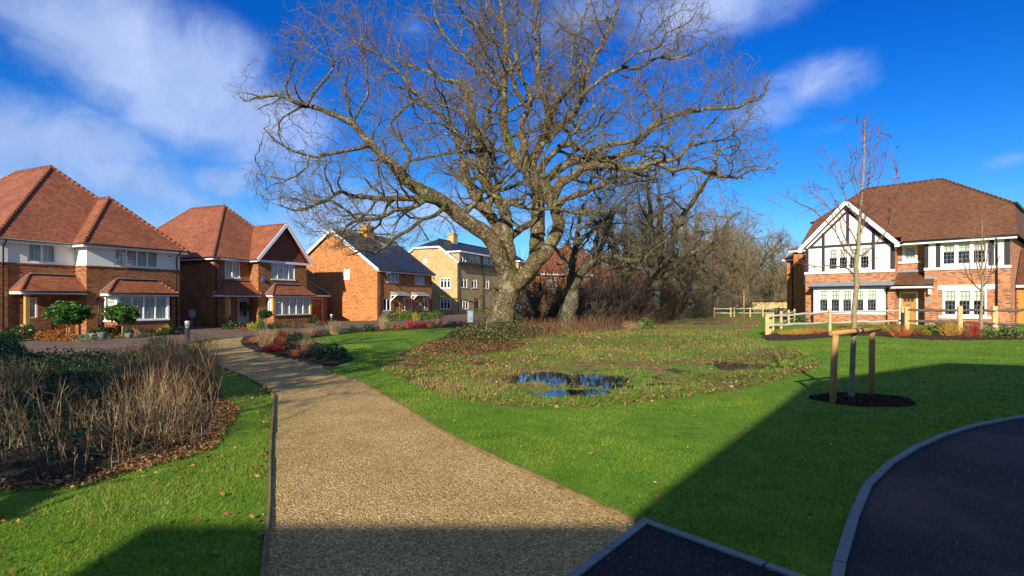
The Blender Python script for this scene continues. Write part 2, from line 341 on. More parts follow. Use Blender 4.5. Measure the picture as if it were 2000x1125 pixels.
# ---------------------------------------------------------------- mesh helpers
COL = sc.collection
def link(o, parent=None):
    COL.objects.link(o)
    if parent is not None: o.parent = parent
    return o
def tag(o, label=None, cat=None, group=None, kind=None):
    if label: o['label'] = label
    if cat: o['category'] = cat
    if group: o['group'] = group
    if kind: o['kind'] = kind
    return o
def empty(name, loc, label, cat, rz=0, group=None):
    o = bpy.data.objects.new(name, None); o.empty_display_size = .2; link(o); o.location = loc; o.rotation_euler = (0, 0, rz)
    return tag(o, label, cat, group)
def copytree(o, loc=None, rz=None, s=None, label=None, parent=None):
    c = o.copy(); link(c, parent)
    for ch in [x for x in o.children]: copytree(ch, parent=c)
    if loc is not None: c.location = loc
    if rz is not None: c.rotation_euler = (0, 0, rz)
    if s is not None: c.scale = s if isinstance(s, tuple) else (s, s, s)
    if label: c['label'] = label
    return c
def arr_mesh(name, V, F, mats, parent=None, rnd=None, smooth=False, midx=None, attr='rnd'):
    """V (n,3), F (m,k) numpy -> object"""
    V = np.ascontiguousarray(V, np.float32); F = np.ascontiguousarray(F, np.int32); k = F.shape[1]
    me = bpy.data.meshes.new(name); me.vertices.add(len(V)); me.vertices.foreach_set('co', V.ravel())
    me.loops.add(F.size); me.loops.foreach_set('vertex_index', F.ravel())
    me.polygons.add(len(F)); me.polygons.foreach_set('loop_start', np.arange(0, F.size, k, dtype=np.int32))
    me.polygons.foreach_set('loop_total', np.full(len(F), k, np.int32))
    if smooth: me.polygons.foreach_set('use_smooth', np.ones(len(F), bool))
    if midx is not None: me.polygons.foreach_set('material_index', np.asarray(midx, np.int32))
    if rnd is not None:
        a = me.attributes.new(attr, 'FLOAT', 'POINT'); a.data.foreach_set('value', np.ascontiguousarray(rnd, np.float32))
    me.update(calc_edges=True)
    for m in (mats if isinstance(mats, (list, tuple)) else [mats]): me.materials.append(m)
    return link(bpy.data.objects.new(name, me), parent)
class MB:
    def __init__(s): s.v = []; s.f = []; s.m = []; s.sm = []
    def poly(s, pts, mi=0, smooth=False):
        b = len(s.v); s.v += [tuple(p) for p in pts]; s.f.append(tuple(range(b, b+len(pts)))); s.m.append(mi); s.sm.append(smooth); return s
    def box(s, x0, y0, z0, x1, y1, z1, mi=0):
        c = [(x0, y0, z0), (x1, y0, z0), (x1, y1, z0), (x0, y1, z0), (x0, y0, z1), (x1, y0, z1), (x1, y1, z1), (x0, y1, z1)]
        return s.hexa(c, mi)
    def hexa(s, c, mi=0):
        b = len(s.v); s.v += [tuple(p) for p in c]
        for q in ((0, 3, 2, 1), (4, 5, 6, 7), (0, 1, 5, 4), (1, 2, 6, 5), (2, 3, 7, 6), (3, 0, 4, 7)):
            s.f.append(tuple(b+i for i in q)); s.m.append(mi); s.sm.append(False)
        return s
    def pbox(s, O, U, Nn, a0, a1, z0, z1, d0, d1, mi=0):
        """box in a wall frame: along U, up, outward N"""
        def P(a, z, d): return (O[0]+U[0]*a+Nn[0]*d, O[1]+U[1]*a+Nn[1]*d, z)
        return s.hexa([P(a0, z0, d1), P(a1, z0, d1), P(a1, z0, d0), P(a0, z0, d0), P(a0, z1, d1), P(a1, z1, d1), P(a1, z1, d0), P(a0, z1, d0)], mi)
    def beam(s, p0, p1, w, h, mi=0, up=(0, 0, 1)):
        p0 = Vector(p0); p1 = Vector(p1); d = (p1-p0).normalized(); u = Vector(up)
        r = d.cross(u); r = r.normalized() if r.length > 1e-4 else Vector((1, 0, 0)); u = r.cross(d)
        a, b = r*w/2, u*h/2
        return s.hexa([p0-a-b, p0+a-b, p1+a-b, p1-a-b, p0-a+b, p0+a+b, p1+a+b, p1-a+b], mi)
    def tube(s, pts, rad, n=8, mi=0, cap=True, smooth=True):
        pts = [Vector(p) for p in pts]; rad = rad if isinstance(rad, (list, tuple)) else [rad]*len(pts)
        prev = None; rings = []
        for i, p in enumerate(pts):
            d = (pts[min(i+1, len(pts)-1)]-pts[max(i-1, 0)]).normalized()
            if prev is None: prev = d.orthogonal().normalized()
            prev = (prev-d*prev.dot(d)).normalized(); q = d.cross(prev); b = len(s.v)
            for k in range(n):
                a = 2*math.pi*k/n; s.v.append(tuple(p+(prev*math.cos(a)+q*math.sin(a))*rad[i]))
            rings.append(b)
        for r0, r1 in zip(rings, rings[1:]):
            for k in range(n):
                s.f.append((r0+k, r0+(k+1) % n, r1+(k+1) % n, r1+k)); s.m.append(mi); s.sm.append(smooth)
        if cap:
            s.f.append(tuple(rings[-1]+k for k in range(n))); s.m.append(mi); s.sm.append(False)
            s.f.append(tuple(rings[0]+k for k in reversed(range(n)))); s.m.append(mi); s.sm.append(False)
        return s
    def lathe(s, prof, n=20, c=(0, 0), mi=0):
        b0 = len(s.v)
        for r, z in prof:
            for k in range(n):
                a = 2*math.pi*k/n; s.v.append((c[0]+r*math.cos(a), c[1]+r*math.sin(a), z))
        for i in range(len(prof)-1):
            for k in range(n):
                s.f.append((b0+i*n+k, b0+i*n+(k+1) % n, b0+(i+1)*n+(k+1) % n, b0+(i+1)*n+k)); s.m.append(mi); s.sm.append(True)
        return s
    def build(s, name, mats, parent=None, bevel=0):
        me = bpy.data.meshes.new(name); me.from_pydata(s.v, [], s.f); me.update()
        mats = mats if isinstance(mats, (list, tuple)) else [mats]
        for m in mats: me.materials.append(m)
        me.polygons.foreach_set('material_index', np.array(s.m, np.int32)); me.polygons.foreach_set('use_smooth', np.array(s.sm, bool))
        uvl = me.uv_layers.new(name='UVMap'); Z = Vector((0, 0, 1))
        for p in me.polygons:
            n = p.normal
            t = Z.cross(n); t = t.normalized() if t.length > .05 else Vector((1, 0, 0)); b = n.cross(t)
            for li in p.loop_indices:
                co = me.vertices[me.loops[li].vertex_index].co; uvl.data[li].uv = (co.dot(t), co.dot(b))
        o = link(bpy.data.objects.new(name, me), parent)
        if bevel:
            md = o.modifiers.new('bevel', 'BEVEL'); md.width = bevel; md.segments = 2; md.limit_method = 'ANGLE'
        return o
def segs_mesh(name, P0, P1, R0, R1, mats, parent=None, sides=3, midx=None):
    """many tapered segments in one vectorised mesh"""
    D = P1-P0; L = np.linalg.norm(D, axis=1, keepdims=True)+1e-9; D = D/L
    A = np.where(np.abs(D[:, 2:3]) < .9, np.array([[0, 0, 1.]]), np.array([[1., 0, 0]]))
    U = np.cross(D, A); U /= np.linalg.norm(U, axis=1, keepdims=True)+1e-9; W = np.cross(D, U); n = len(P0)
    V = np.zeros((n, 2, sides, 3))
    for k in range(sides):
        a = 2*math.pi*k/sides; o = U*math.cos(a)+W*math.sin(a)
        V[:, 0, k] = P0+o*R0[:, None]; V[:, 1, k] = P1+o*R1[:, None]
    base = (np.arange(n)*2*sides)[:, None]; F = []
    for k in range(sides):
        k2 = (k+1) % sides; F.append(np.concatenate([base+k, base+k2, base+sides+k2, base+sides+k], 1))
    F = np.stack(F, 1).reshape(-1, 4)
    return arr_mesh(name, V.reshape(-1, 3), F, mats, parent, smooth=True, midx=None if midx is None else np.repeat(midx, sides))

# ---------------------------------------------------------------- terrain sheets
from mathutils.geometry import delaunay_2d_cdt
def make_ground():
    us = np.concatenate([np.linspace(-9, -1.25, 30)[:-1], np.linspace(-1.25, 1.25, 520), np.linspace(1.25, 9, 30)[1:]])
    ys = [1.2]
    while ys[-1] < 900: ys.append(ys[-1]*(1.0045 if 10 < ys[-1] < 16.5 else 1.011 if ys[-1] < 40 else 1.05))
    ys = np.array(ys); Yg, Ug = np.meshgrid(ys, us, indexing='ij'); X = Ug*Yg; Z = G(X, Yg)
    rough = np.clip(sdf(BASIN, X, Yg), -1, 1)
    nr, nc = X.shape; V = np.stack([X, Yg, Z], -1).reshape(-1, 3)
    i = np.arange(nr*nc).reshape(nr, nc)
    F = np.stack([i[:-1, :-1], i[:-1, 1:], i[1:, 1:], i[1:, :-1]], -1).reshape(-1, 4)
    b = len(V)
    ex = np.array([[-900, 1.2, -.3], [-10.8, 1.2, gz(-10.8, 1.2)], [10.8, 1.2, 0], [900, 1.2, 0], [900, -200, 0], [10.8, -200, 0], [-10.8, -200, 0], [-900, -200, -.3], [-900, 100, -.3], [900, 100, 0]])
    V = np.concatenate([V, ex]); F = np.concatenate([F, [[b, b+7, b+6, b+1], [b+1, b+6, b+5, b+2], [b+2, b+5, b+4, b+3], [b, b+1, b+8, b+8], [b+3, b+9, b+2, b+2]]])
    F = F[:-2]
    o = arr_mesh('ground', V, F, ground_m, rnd=np.concatenate([rough.ravel(), np.full(10, -1.0)]), smooth=True, attr='rough')
    return tag(o, kind='structure')
make_ground()
def dense(poly, step=.5):
    out = []
    for i in range(len(poly)):
        a = np.array(poly[i], float); b = np.array(poly[(i+1) % len(poly)], float); k = max(1, int(np.linalg.norm(b-a)/step))
        out += [tuple(a+(b-a)*j/k) for j in range(k)]
    return out
def smoothline(pts, n=6):
    P = [np.array(p, float) for p in pts]; out = []
    for i in range(len(P)-1):
        a, b, c, d = P[max(i-1, 0)], P[i], P[i+1], P[min(i+2, len(P)-1)]
        for j in range(n):
            t = j/n; out.append(tuple(.5*((2*b)+(-a+c)*t+(2*a-5*b+4*c-d)*t*t+(-a+3*b-3*c+d)*t**3)))
    out.append(tuple(P[-1])); return out
def sheet(name, poly, mat, eps, step=.6, kind='structure', lump=0, thick=True):
    pl = dense(poly, step); P = np.array(pl); x0, y0 = P.min(0); x1, y1 = P.max(0)
    gx, gy = np.meshgrid(np.arange(x0, x1, step), np.arange(y0, y1, step)); gx = gx.ravel(); gy = gy.ravel()
    ins = sdf(poly, gx, gy) > step*.4
    pts = [Vector(p) for p in pl]+[Vector((a, b)) for a, b in zip(gx[ins], gy[ins])]
    vs, es, fs, *_ = delaunay_2d_cdt(pts, [], [list(range(len(pl)))], 1, 1e-5)
    V = np.array([(v.x, v.y) for v in vs]); z = G(V[:, 0], V[:, 1])+eps
    if lump: z = z+lump*np.minimum(1, np.maximum(0, sdf(poly, V[:, 0], V[:, 1]))/.35)+lump*.7*vnoise(V[:, 0], V[:, 1], 3.1, 5)
    mb = MB(); mb.v = [(a, b, c) for (a, b), c in zip(V, z)]; mb.f = [tuple(f) for f in fs]; mb.m = [0]*len(fs); mb.sm = [True]*len(fs)
    if thick:                                        # skirt down into the soil
        n0 = len(mb.v); k = len(pl)
        zb = [gz(*p)-.08 for p in pl]; zt = [gz(*p)+eps for p in pl]
        for (a, b), t, bo in zip(pl, zt, zb): mb.v += [(a, b, t), (a, b, bo)]
        for i in range(k):
            j = (i+1) % k; mb.f.append((n0+2*i, n0+2*j, n0+2*j+1, n0+2*i+1)); mb.m.append(0); mb.sm.append(False)
    o = mb.build(name, mat); return tag(o, kind=kind)
PW = lambda L: [gp(*p) for p in L]
PATH_L = [(497, 1300), (513, 1125), (521, 1050), (526, 980), (527, 900), (530, 850), (536, 777), (522, 762), (492, 744), (462, 730), (419, 715), (395, 700), (378, 684), (366, 672)]
PATH_R = [(477, 658), (470, 666), (474, 676), (500, 688), (560, 701), (620, 714), (660, 734), (700, 747), (740, 768), (800, 805), (880, 855), (980, 905), (1100, 960), (1190, 1002), (1241, 1024)]
PAD = [(1241, 1024), (1257, 1018), (1555, 1127), (2100, 1330)]
path_l = PW(PATH_L); path_r = smoothline(PW(PATH_R), 3)
PATH = path_l+path_r+PW([(1115, 1127), (960, 1300)])
sheet('gravel_path', PATH, gravel_m, .012, .35)
KERB_O = smoothline(PW([(1600, 1250), (1622, 1125), (1643, 1055), (1664, 993), (1678, 958), (1709, 928), (1746, 895), (1815, 860), (1885, 835.6), (2000, 814), (2200, 789), (2600, 752)]), 4)
def offset(line, d):
    L = [np.array(p) for p in line]; out = []
    for i, p in enumerate(L):
        t = L[min(i+1, len(L)-1)]-L[max(i-1, 0)]; t = t/np.linalg.norm(t); out.append((p[0]+t[1]*d, p[1]-t[0]*d))
    return out
KERB_I = offset(KERB_O, .058)
ROAD = KERB_I+[(30, 2.0), (30, -4), (1.6, -4)]
sheet('tarmac_road', ROAD, tar_m, .008, .6)
def kerb(name, line, width, eps, joint=.9, side=1, mat=None, h=.03):
    """row of kerb blocks with fine joints"""
    mb = MB(); P = [np.array(p) for p in line]; a = P[0]; acc = 0; rows = []
    pts = [a]; 
    d = 0
    for i in range(1, len(P)):
        seg = P[i]-P[i-1]; L = np.linalg.norm(seg); pos = joint-d
        while pos < L: pts.append(P[i-1]+seg*pos/L); pos += joint
        d = (L-(pos-joint)) if True else 0
    pts.append(P[-1])
    for p, q in zip(pts, pts[1:]):
        v = q-p; L = np.linalg.norm(v)
        if L < .05: continue
        t = v/L; nr = np.array([t[1], -t[0]])*side; p2 = p+t*.007; q2 = q-t*.007
        c = []
        for zo in (-.1, eps):
            for s_ in (p2, q2, q2+nr*width, p2+nr*width): c.append((s_[0], s_[1], gz(*s_)+zo))
        mb.hexa(c)
    o = mb.build(name, mat or kerb_m, bevel=.006); return o
tag(kerb('road_kerb', KERB_O, .066, .03), 'pale curved concrete kerb edging the tarmac road on the right', 'kerb')
pad_w = PW([(1112, 1127), (1257, 1018), (1555, 1127)])
pad_c = np.array(pad_w[1]); dL = np.array(pad_w[0])-pad_c; dR = np.array(pad_w[2])-pad_c; dL /= np.linalg.norm(dL); dR /= np.linalg.norm(dR)
padL = pad_c+dL*4.2; padR = pad_c+dR*1.9
sheet('tarmac_pad', [tuple(pad_c+dL*.06+dR*.06), tuple(padR+dL*.06), (3.0, -4), tuple(padL+dR*.06)], tar_m, .016, .4)
tag(kerb('pad_kerb', [tuple(padL), tuple(pad_c)], .062, .03, side=1), 'grey concrete edging between gravel path and dark tarmac corner', 'kerb')
tag(kerb('pad_kerb', [tuple(pad_c), tuple(padR)], .062, .031, side=1), 'grey concrete edging between the lawn and dark tarmac corner', 'kerb')
def edging(name, line, label, w=.022, h=.045, side=1):
    mb = MB(); rg = random.Random(3)
    for p, q in zip(line, line[1:]):
        p = np.array(p); q = np.array(q); L = np.linalg.norm(q-p)
        if L < .02: continue
        mb.beam((p[0], p[1], gz(*p)+rg.uniform(-.008, .006)), (q[0], q[1], gz(*q)+rg.uniform(-.008, .006)), w, h*2)
    for p in line[2:-1:4]: mb.box(p[0]-.05, p[1]-.02, gz(*p)-.1, p[0]-.015, p[1]+.03, gz(*p)+.03)
    return tag(mb.build(name, edge_wood), label, 'edging board')
edging('path_edging', path_l, 'weathered timber edging board along left side of gravel path')
edging('path_edging', path_r[6:], 'thin timber edging board between gravel path and large lawn')
# driveway and shared street of brown block paving
DRIVE = PW([(-700, 760), (0, 722), (110, 713), (250, 690), (366, 671.5), (420, 661), (477, 657.5), (560, 655), (640, 646), (700, 642.5), (800, 638.5), (880, 635), (935, 632.5), (1000, 630),
            (1060, 624), (1100, 612), (1010, 608), (930, 610), (880, 614), (848, 616), (740, 622), (600, 621), (420, 625), (330, 628), (0, 640), (-700, 668)])
sheet('block_paved_street', DRIVE, pave_m, .02, 1.2)
BED_FRONT = PW([(477, 657.5), (470, 666), (474, 676), (500, 688), (560, 701), (620, 714), (652, 716), (690, 703), (668, 690), (640, 678), (600, 663), (640, 654), (720, 648.5), (800, 644.5), (880, 640), (942, 636),
                (938, 631), (880, 633.5), (800, 637), (700, 641), (640, 645), (560, 653)])
sheet('soil', BED_FRONT, soil_m, .03, .35, lump=.03)
MULCH = PW([(1487, 660), (1500, 665.5), (1545, 665), (1600, 661), (1650, 656.5), (1700, 656), (1745, 659), (1820, 664), (1880, 665.5), (1940, 664), (2010, 663.5), (2120, 664), (2120, 652), (2000, 650), (1900, 649), (1780, 648), (1700, 648), (1620, 649), (1545, 653), (1490, 655)])
sheet('bark_mulch', MULCH, mulch_m, .03, .3, lump=.05)
RING = [(5.66+.76*math.cos(a)*(1+.05*math.sin(3*a)+.03*math.sin(7*a)), 8.86+.58*math.sin(a)*(1+.05*math.sin(5*a))) for a in np.linspace(0, 2*math.pi, 40)[:-1]]
sheet('tree_mulch', RING, mulch_m, .012, .12, lump=.025)
HEDGE_F = PW([(-60, 955), (60, 950), (150, 944), (260, 915), (330, 890), (405, 872), (432, 810), (428, 760), (400, 728)])
THICK = HEDGE_F+[gp(400, 715), gp(372, 694), gp(300, 702), gp(140, 716), gp(0, 728), gp(-200, 740), gp(-400, 850)]
sheet('soil', THICK, soil_m, .01, .3, lump=.03)
mb = MB(); mb.poly([(-3, 10.2, WATER_Z), (10, 10.2, WATER_Z), (10, 18, WATER_Z), (-3, 18, WATER_Z)])
wp = sheet('water', [(x, y) for x, y in [(-.8, 12.2), (.2, 11.2), (.5, 10.2), (2.6, 10.1), (4.2, 11.3), (5.6, 12.6), (7.8, 14.0), (7.9, 16.2), (5.4, 16.4), (4.2, 14.0), (2.6, 13.9), (.6, 14.2), (-.8, 13.4)]], water_m, 0, 2.0, thick=False)
for v in wp.data.vertices: v.co.z = WATER_Z

# ---------------------------------------------------------------- houses
class House:
    def __init__(s, name, label, cat, x, y, th, zb, group=None):
        s.P = np.array([x, y]); s.th = th; s.zb = zb
        s.ux = np.array([math.cos(th), math.sin(th)]); s.uy = np.array([-math.sin(th), math.cos(th)])
        s.root = empty(name, (x, y, zb), label, cat, th, group)
    def plane(s, O, U, Nn=None):
        return Pl(s, O, U, Nn or (U[1], -U[0]))
    def front(s, y=0): return s.plane((0, y), (1, 0))
    def left(s, x=0): return s.plane((x, 0), (0, -1))
    def loc(s, px, x=None, y=None):
        k = (px-CX)/FPX
        if y is not None:
            b = s.P+s.uy*y; return (k*b[1]-b[0])/(s.ux[0]-k*s.ux[1])
        b = s.P+s.ux*x; return (k*b[1]-b[0])/(s.uy[0]-k*s.uy[1])
class Pl:
    def __init__(s, h, O, U, Nn):
        s.h = h; s.O = O; s.U = U; s.N = Nn; s.o2 = h.P+h.ux*O[0]+h.uy*O[1]; s.u2 = h.ux*U[0]+h.uy*U[1]
    def a(s, px):
        k = (px-CX)/FPX; return (k*s.o2[1]-s.o2[0])/(s.u2[0]-k*s.u2[1])
    def z(s, px, py):
        Y = (s.o2+s.u2*s.a(px))[1]; return EYE-(py-HY)/FPX*Y-s.h.zb
    def rect(s, xl, xr, yt, yb):
        a0, a1 = s.a(xl), s.a(xr)
        z1, z0 = s.z(xl, yt), s.z(xl, yb)
        return (min(a0, a1), max(a0, a1), z0, z1)
def wall(mb, pl, a0, a1, z0, z1, openings=(), rec=.09, mi=0, inner=2, th=.3, bands=None):
    """outer skin with real openings, reveals and a dark room behind"""
    xs = sorted({a0, a1, *[v for o in openings for v in (o[0], o[1])]}); zs = sorted({z0, z1, *[v for o in openings for v in (o[2], o[3])], *([b for b in bands[0]] if bands else [])})
    xs = [x for x in xs if a0-1e-6 <= x <= a1+1e-6]; zs = [z for z in zs if z0-1e-6 <= z <= z1+1e-6]
    def P(a, z, d=0): return (pl.O[0]+pl.U[0]*a+pl.N[0]*d, pl.O[1]+pl.U[1]*a+pl.N[1]*d, z)
    for i in range(len(xs)-1):
        for j in range(len(zs)-1):
            cx, cz = (xs[i]+xs[i+1])/2, (zs[j]+zs[j+1])/2
            if any(o[0] < cx < o[1] and o[2] < cz < o[3] for o in openings): continue
            m = mi
            if bands: m = bands[1](cx, cz)
            mb.poly([P(xs[i], zs[j]), P(xs[i+1], zs[j]), P(xs[i+1], zs[j+1]), P(xs[i], zs[j+1])], m)
    for (x0, x1, y0, y1) in openings:
        m = mi if not bands else bands[1]((x0+x1)/2, y1+.01)
        for q in ([(x0, y0), (x1, y0)], [(x1, y0), (x1, y1)], [(x1, y1), (x0, y1)], [(x0, y1), (x0, y0)]):
            mb.poly([P(*q[0]), P(*q[0], -rec-.03), P(*q[1], -rec-.03), P(*q[1])], m)
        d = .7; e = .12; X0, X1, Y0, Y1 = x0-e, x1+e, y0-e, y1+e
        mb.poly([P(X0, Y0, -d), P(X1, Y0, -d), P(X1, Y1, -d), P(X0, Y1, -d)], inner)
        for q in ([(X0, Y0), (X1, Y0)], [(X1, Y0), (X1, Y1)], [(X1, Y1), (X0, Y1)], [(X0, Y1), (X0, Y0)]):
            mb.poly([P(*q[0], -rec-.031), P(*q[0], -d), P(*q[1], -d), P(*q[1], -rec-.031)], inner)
def window(h, pl, rc, n=2, transom=None, lat=None, blind=None, fw=.055, mw=.05, rec=.07, fm=None, sill=None, name='window', toplat=None, blindf=.45, surround=None, dep=.05):
    a0, a1, z0, z1 = rc; fm = fm or white_paint; mb = MB(); B = lambda *q, mi=0: mb.pbox(pl.O, pl.U, pl.N, *q, mi)
    d0, d1 = -rec, -rec+dep
    B(a0, a1, z0, z0+fw, d0, d1); B(a0, a1, z1-fw, z1, d0, d1); B(a0, a0+fw, z0+fw, z1-fw, d0, d1); B(a1-fw, a1, z0+fw, z1-fw, d0, d1)
    wv = (a1-a0-2*fw-(n-1)*mw)/n; cells = []
    for i in range(n):
        c0 = a0+fw+i*(wv+mw); cells.append((c0, c0+wv))
        if i: B(c0-mw, c0, z0+fw, z1-fw, d0, d1+.004)
        B(c0, c0+.025, z0+fw, z1-fw, d0+.005, d1-.01); B(c0+wv-.025, c0+wv, z0+fw, z1-fw, d0+.005, d1-.01)
    if transom:
        zt = z0+(z1-z0)*transom; B(a0+fw, a1-fw, zt-.02, zt+.02, d0+.003, d1-.006)
        if toplat:
            for c0, c1 in cells:
                for k in range(1, toplat): x = c0+(c1-c0)*k/toplat; B(x-.010, x+.010, zt+.02, z1-fw, d0+.004, d1-.018)
                zz = (zt+z1-fw)/2
    if lat:
        for c0, c1 in cells:
            for k in range(1, lat[0]): x = c0+(c1-c0)*k/lat[0]; B(x-.009, x+.009, z0+fw, z1-fw, d0+.014, d0+.026, mi=1)
            for k in range(1, lat[1]): z = z0+fw+(z1-z0-2*fw)*k/lat[1]; B(c0, c1, z-.009, z+.009, d0+.013, d0+.0255, mi=1)
    if sill: B(a0-.06, a1+.06, z0-.07, z0, -rec, .05)
    f = mb.build(name, [fm, leadbar], h.root)
    pb = MB(); W3 = lambda a, z: (pl.O[0]+pl.U[0]*a+pl.N[0]*(d0+.008), pl.O[1]+pl.U[1]*a+pl.N[1]*(d0+.008), z)
    pb.poly([W3(a0+fw*.5, z0+fw*.5), W3(a1-fw*.5, z0+fw*.5), W3(a1-fw*.5, z1-fw*.5), W3(a0+fw*.5, z1-fw*.5)]); pb.build('pane', glass_m, f)
    if blind:
        bb = MB()
        for c0, c1 in cells:
            zb_ = z1-fw-(z1-z0-2*fw)*blindf
            if blind == 'roller': bb.pbox(pl.O, pl.U, pl.N, c0-.01, c1+.01, zb_, z1-fw+.01, d0-.06, d0-.05)
            else:
                for k in range(6):
                    x0 = c0+(c1-c0)*k/6; bb.pbox(pl.O, pl.U, pl.N, x0, x0+(c1-c0)/6.3, z0+fw, z1-fw, d0-.07-.02*(k % 2), d0-.05-.02*(k % 2))
        bb.build('blind' if blind == 'roller' else 'curtain', blind_m if blind == 'roller' else curtain_m, f)
    return f
def ridge_caps(mb, p0, p1, r=.11, seg=.3, mi=0):
    p0 = Vector(p0); p1 = Vector(p1); L = (p1-p0).length; k = max(1, int(L/seg))
    for i in range(k):
        a = p0.lerp(p1, i/k); b = p0.lerp(p1, (i+1.08)/k)
        mb.tube([a, b], [r*1.12, r*.86], 7, mi, True)
def roofpoly(mb, pts, mi=0, th=.06):
    P = [Vector(p) for p in pts]; n = (P[1]-P[0]).cross(P[2]-P[1]).normalized()
    if n.z < 0: P.reverse(); n = -n
    Q = [p-n*th for p in P]; mb.poly(P, mi); mb.poly(list(reversed(Q)), mi); k = len(P)
    for i in range(k): j = (i+1) % k; mb.poly([P[j], P[i], Q[i], Q[j]], mi)
def gutter(h, pts, mat=None, name='gutter', r=.055):
    mb = MB(); mb.tube(pts, r, 8); return mb.build(name, mat or black_pipe, h.root)
def pipe(h, x, y, z0, z1, name='downpipe', r=.038, mat=None, elbow=None):
    mb = MB(); pts = [(x, y, z0), (x, y, z1)]
    if elbow: pts += [(x+elbow[0], y+elbow[1], z1+.25), (x+elbow[0], y+elbow[1], z1+.35)]
    mb.tube(pts, r, 8)
    for z in np.arange(z0+.5, z1, 1.6): mb.box(x-.06, y-.05, z, x+.06, y+.05, z+.05)
    return mb.build(name, mat or black_pipe, h.root)
def part(h, name, mb, mats, bevel=0): return mb.build(name, mats, h.root, bevel)
def door(h, pl, rc, col, frame=None, glaze=(3, .72, .9), fw=.06, name='door', letter=True, rec=.07):
    a0, a1, z0, z1 = rc; mb = MB(); B = lambda *q, mi=0: mb.pbox(pl.O, pl.U, pl.N, *q, mi)
    B(a0, a0+fw, z0, z1, -rec, -rec+.06, mi=1); B(a1-fw, a1, z0, z1, -rec, -rec+.06, mi=1); B(a0+fw, a1-fw, z1-fw, z1, -rec, -rec+.06, mi=1)
    W = a1-a0-2*fw; H = z1-z0-fw
    B(a0+fw, a1-fw, z0, z1-fw, -rec, -rec+.025)
    for k in range(1, 6): x = a0+fw+W*k/6; B(x-.004, x+.004, z0+.1, z1-fw-.1, -rec+.025, -rec+.028, mi=3)
    if glaze:
        n, g0, g1 = glaze
        for k in range(n):
            x0 = a0+fw+W*(.14+.72*k/n+.02); x1 = a0+fw+W*(.14+.72*(k+1)/n-.02)
            B(x0, x1, z0+H*g0, z0+H*g1, -rec+.026, -rec+.032, mi=2)
    o = mb.build(name, [col, frame or white_paint, MATS['dark_door_glass'], MATS['groove']], h.root)
    kb = MB(); B2 = lambda *q: kb.pbox(pl.O, pl.U, pl.N, *q)
    if letter: B2(a0+fw+W*.32, a0+fw+W*.68, z0+H*.62, z0+H*.655, -rec+.028, -rec+.045); kb.build('letter_plate', MATS['steel'], o); kb = MB()
    B2(a1-fw-W*.1, a1-fw-W*.06, z0+H*.42, z0+H*.50, -rec+.028, -rec+.09); kb.build('handle', MATS['steel'], o)
    return o
simple('dark_door_glass', (.03, .04, .05), .08, .05, 3, spec=.8); simple('steel', (.55, .56, .58), .3, .05, 3, metal=1.0); simple('groove', (.10, .05, .02), .8, .1)
TH_L = math.atan2(1073, 480)                 # bearing of the left-hand street fronts
bm3 = lambda b, r=None: [b, render_white, interior]

# ======== house A: cream render over red brick, hipped roof
HA = House('detached_house', 'brick and cream render house with red hipped roof at left edge', 'house', -21.65, 35.8, TH_L, -.3)
EA = 5.12; F0 = HA.front(0); F1 = HA.front(1.07)
def fr(zc): return [zc]
band = 3.88
def bandfn(cx, cz): return 1 if cz > band else 0
mb = MB()
w_up = F0.rect(223.7, 309, 483.5, 529); w_up = (w_up[0], w_up[1], 3.98, w_up[3])
wall(mb, F0, -5.45, 0, -.3, EA, [w_up, (-4.5, -.55, .85, 2.25)], bands=([band], bandfn))
Lr = HA.left(-5.45); wall(mb, Lr, -1.07, 0, -.3, EA, [], bands=([band], bandfn))
w2 = F1.rect(53.3, 109.5, 472.5, 517.5); w2 = (w2[0], w2[1], 4.0, w2[3]); wn = F1.rect(54, 73, 581, 621); dA = F1.rect(100, 147, 583, 600); dA = (dA[0], min(dA[1], -5.6), 0, 2.15)
wall(mb, F1, -8.9, -5.45, -.3, EA, [w2, wn, dA], bands=([band], bandfn))
wall(mb, HA.left(-8.9), -14.2, -1.07, -.3, EA, [], bands=([band], bandfn))
RS = HA.plane((0, 0), (0, 1)); wall(mb, RS, 0, 14.2, -.3, EA, [], bands=([band], bandfn))
part(HA, 'wall', mb, [red_brick, render_white, interior])
mb = MB(); mb.box(-5.48, -.03, band-.05, .03, 0, band+.03); mb.box(-5.48, 0, band-.05, -5.45, 1.07, band+.03); mb.box(-8.93, 1.04, band-.05, -5.48, 1.07, band+.03); part(HA, 'brick_string_course', mb, red_brick)
window(HA, F0, w_up, 4, lat=(3, 5), blind='net'); window(HA, F1, w2, 2, lat=(3, 5), blind='net', blindf=.9); window(HA, F1, wn, 1, lat=(3, 5), blind='net')
door(HA, F1, dA, red_door, red_door, (2, .55, .9))
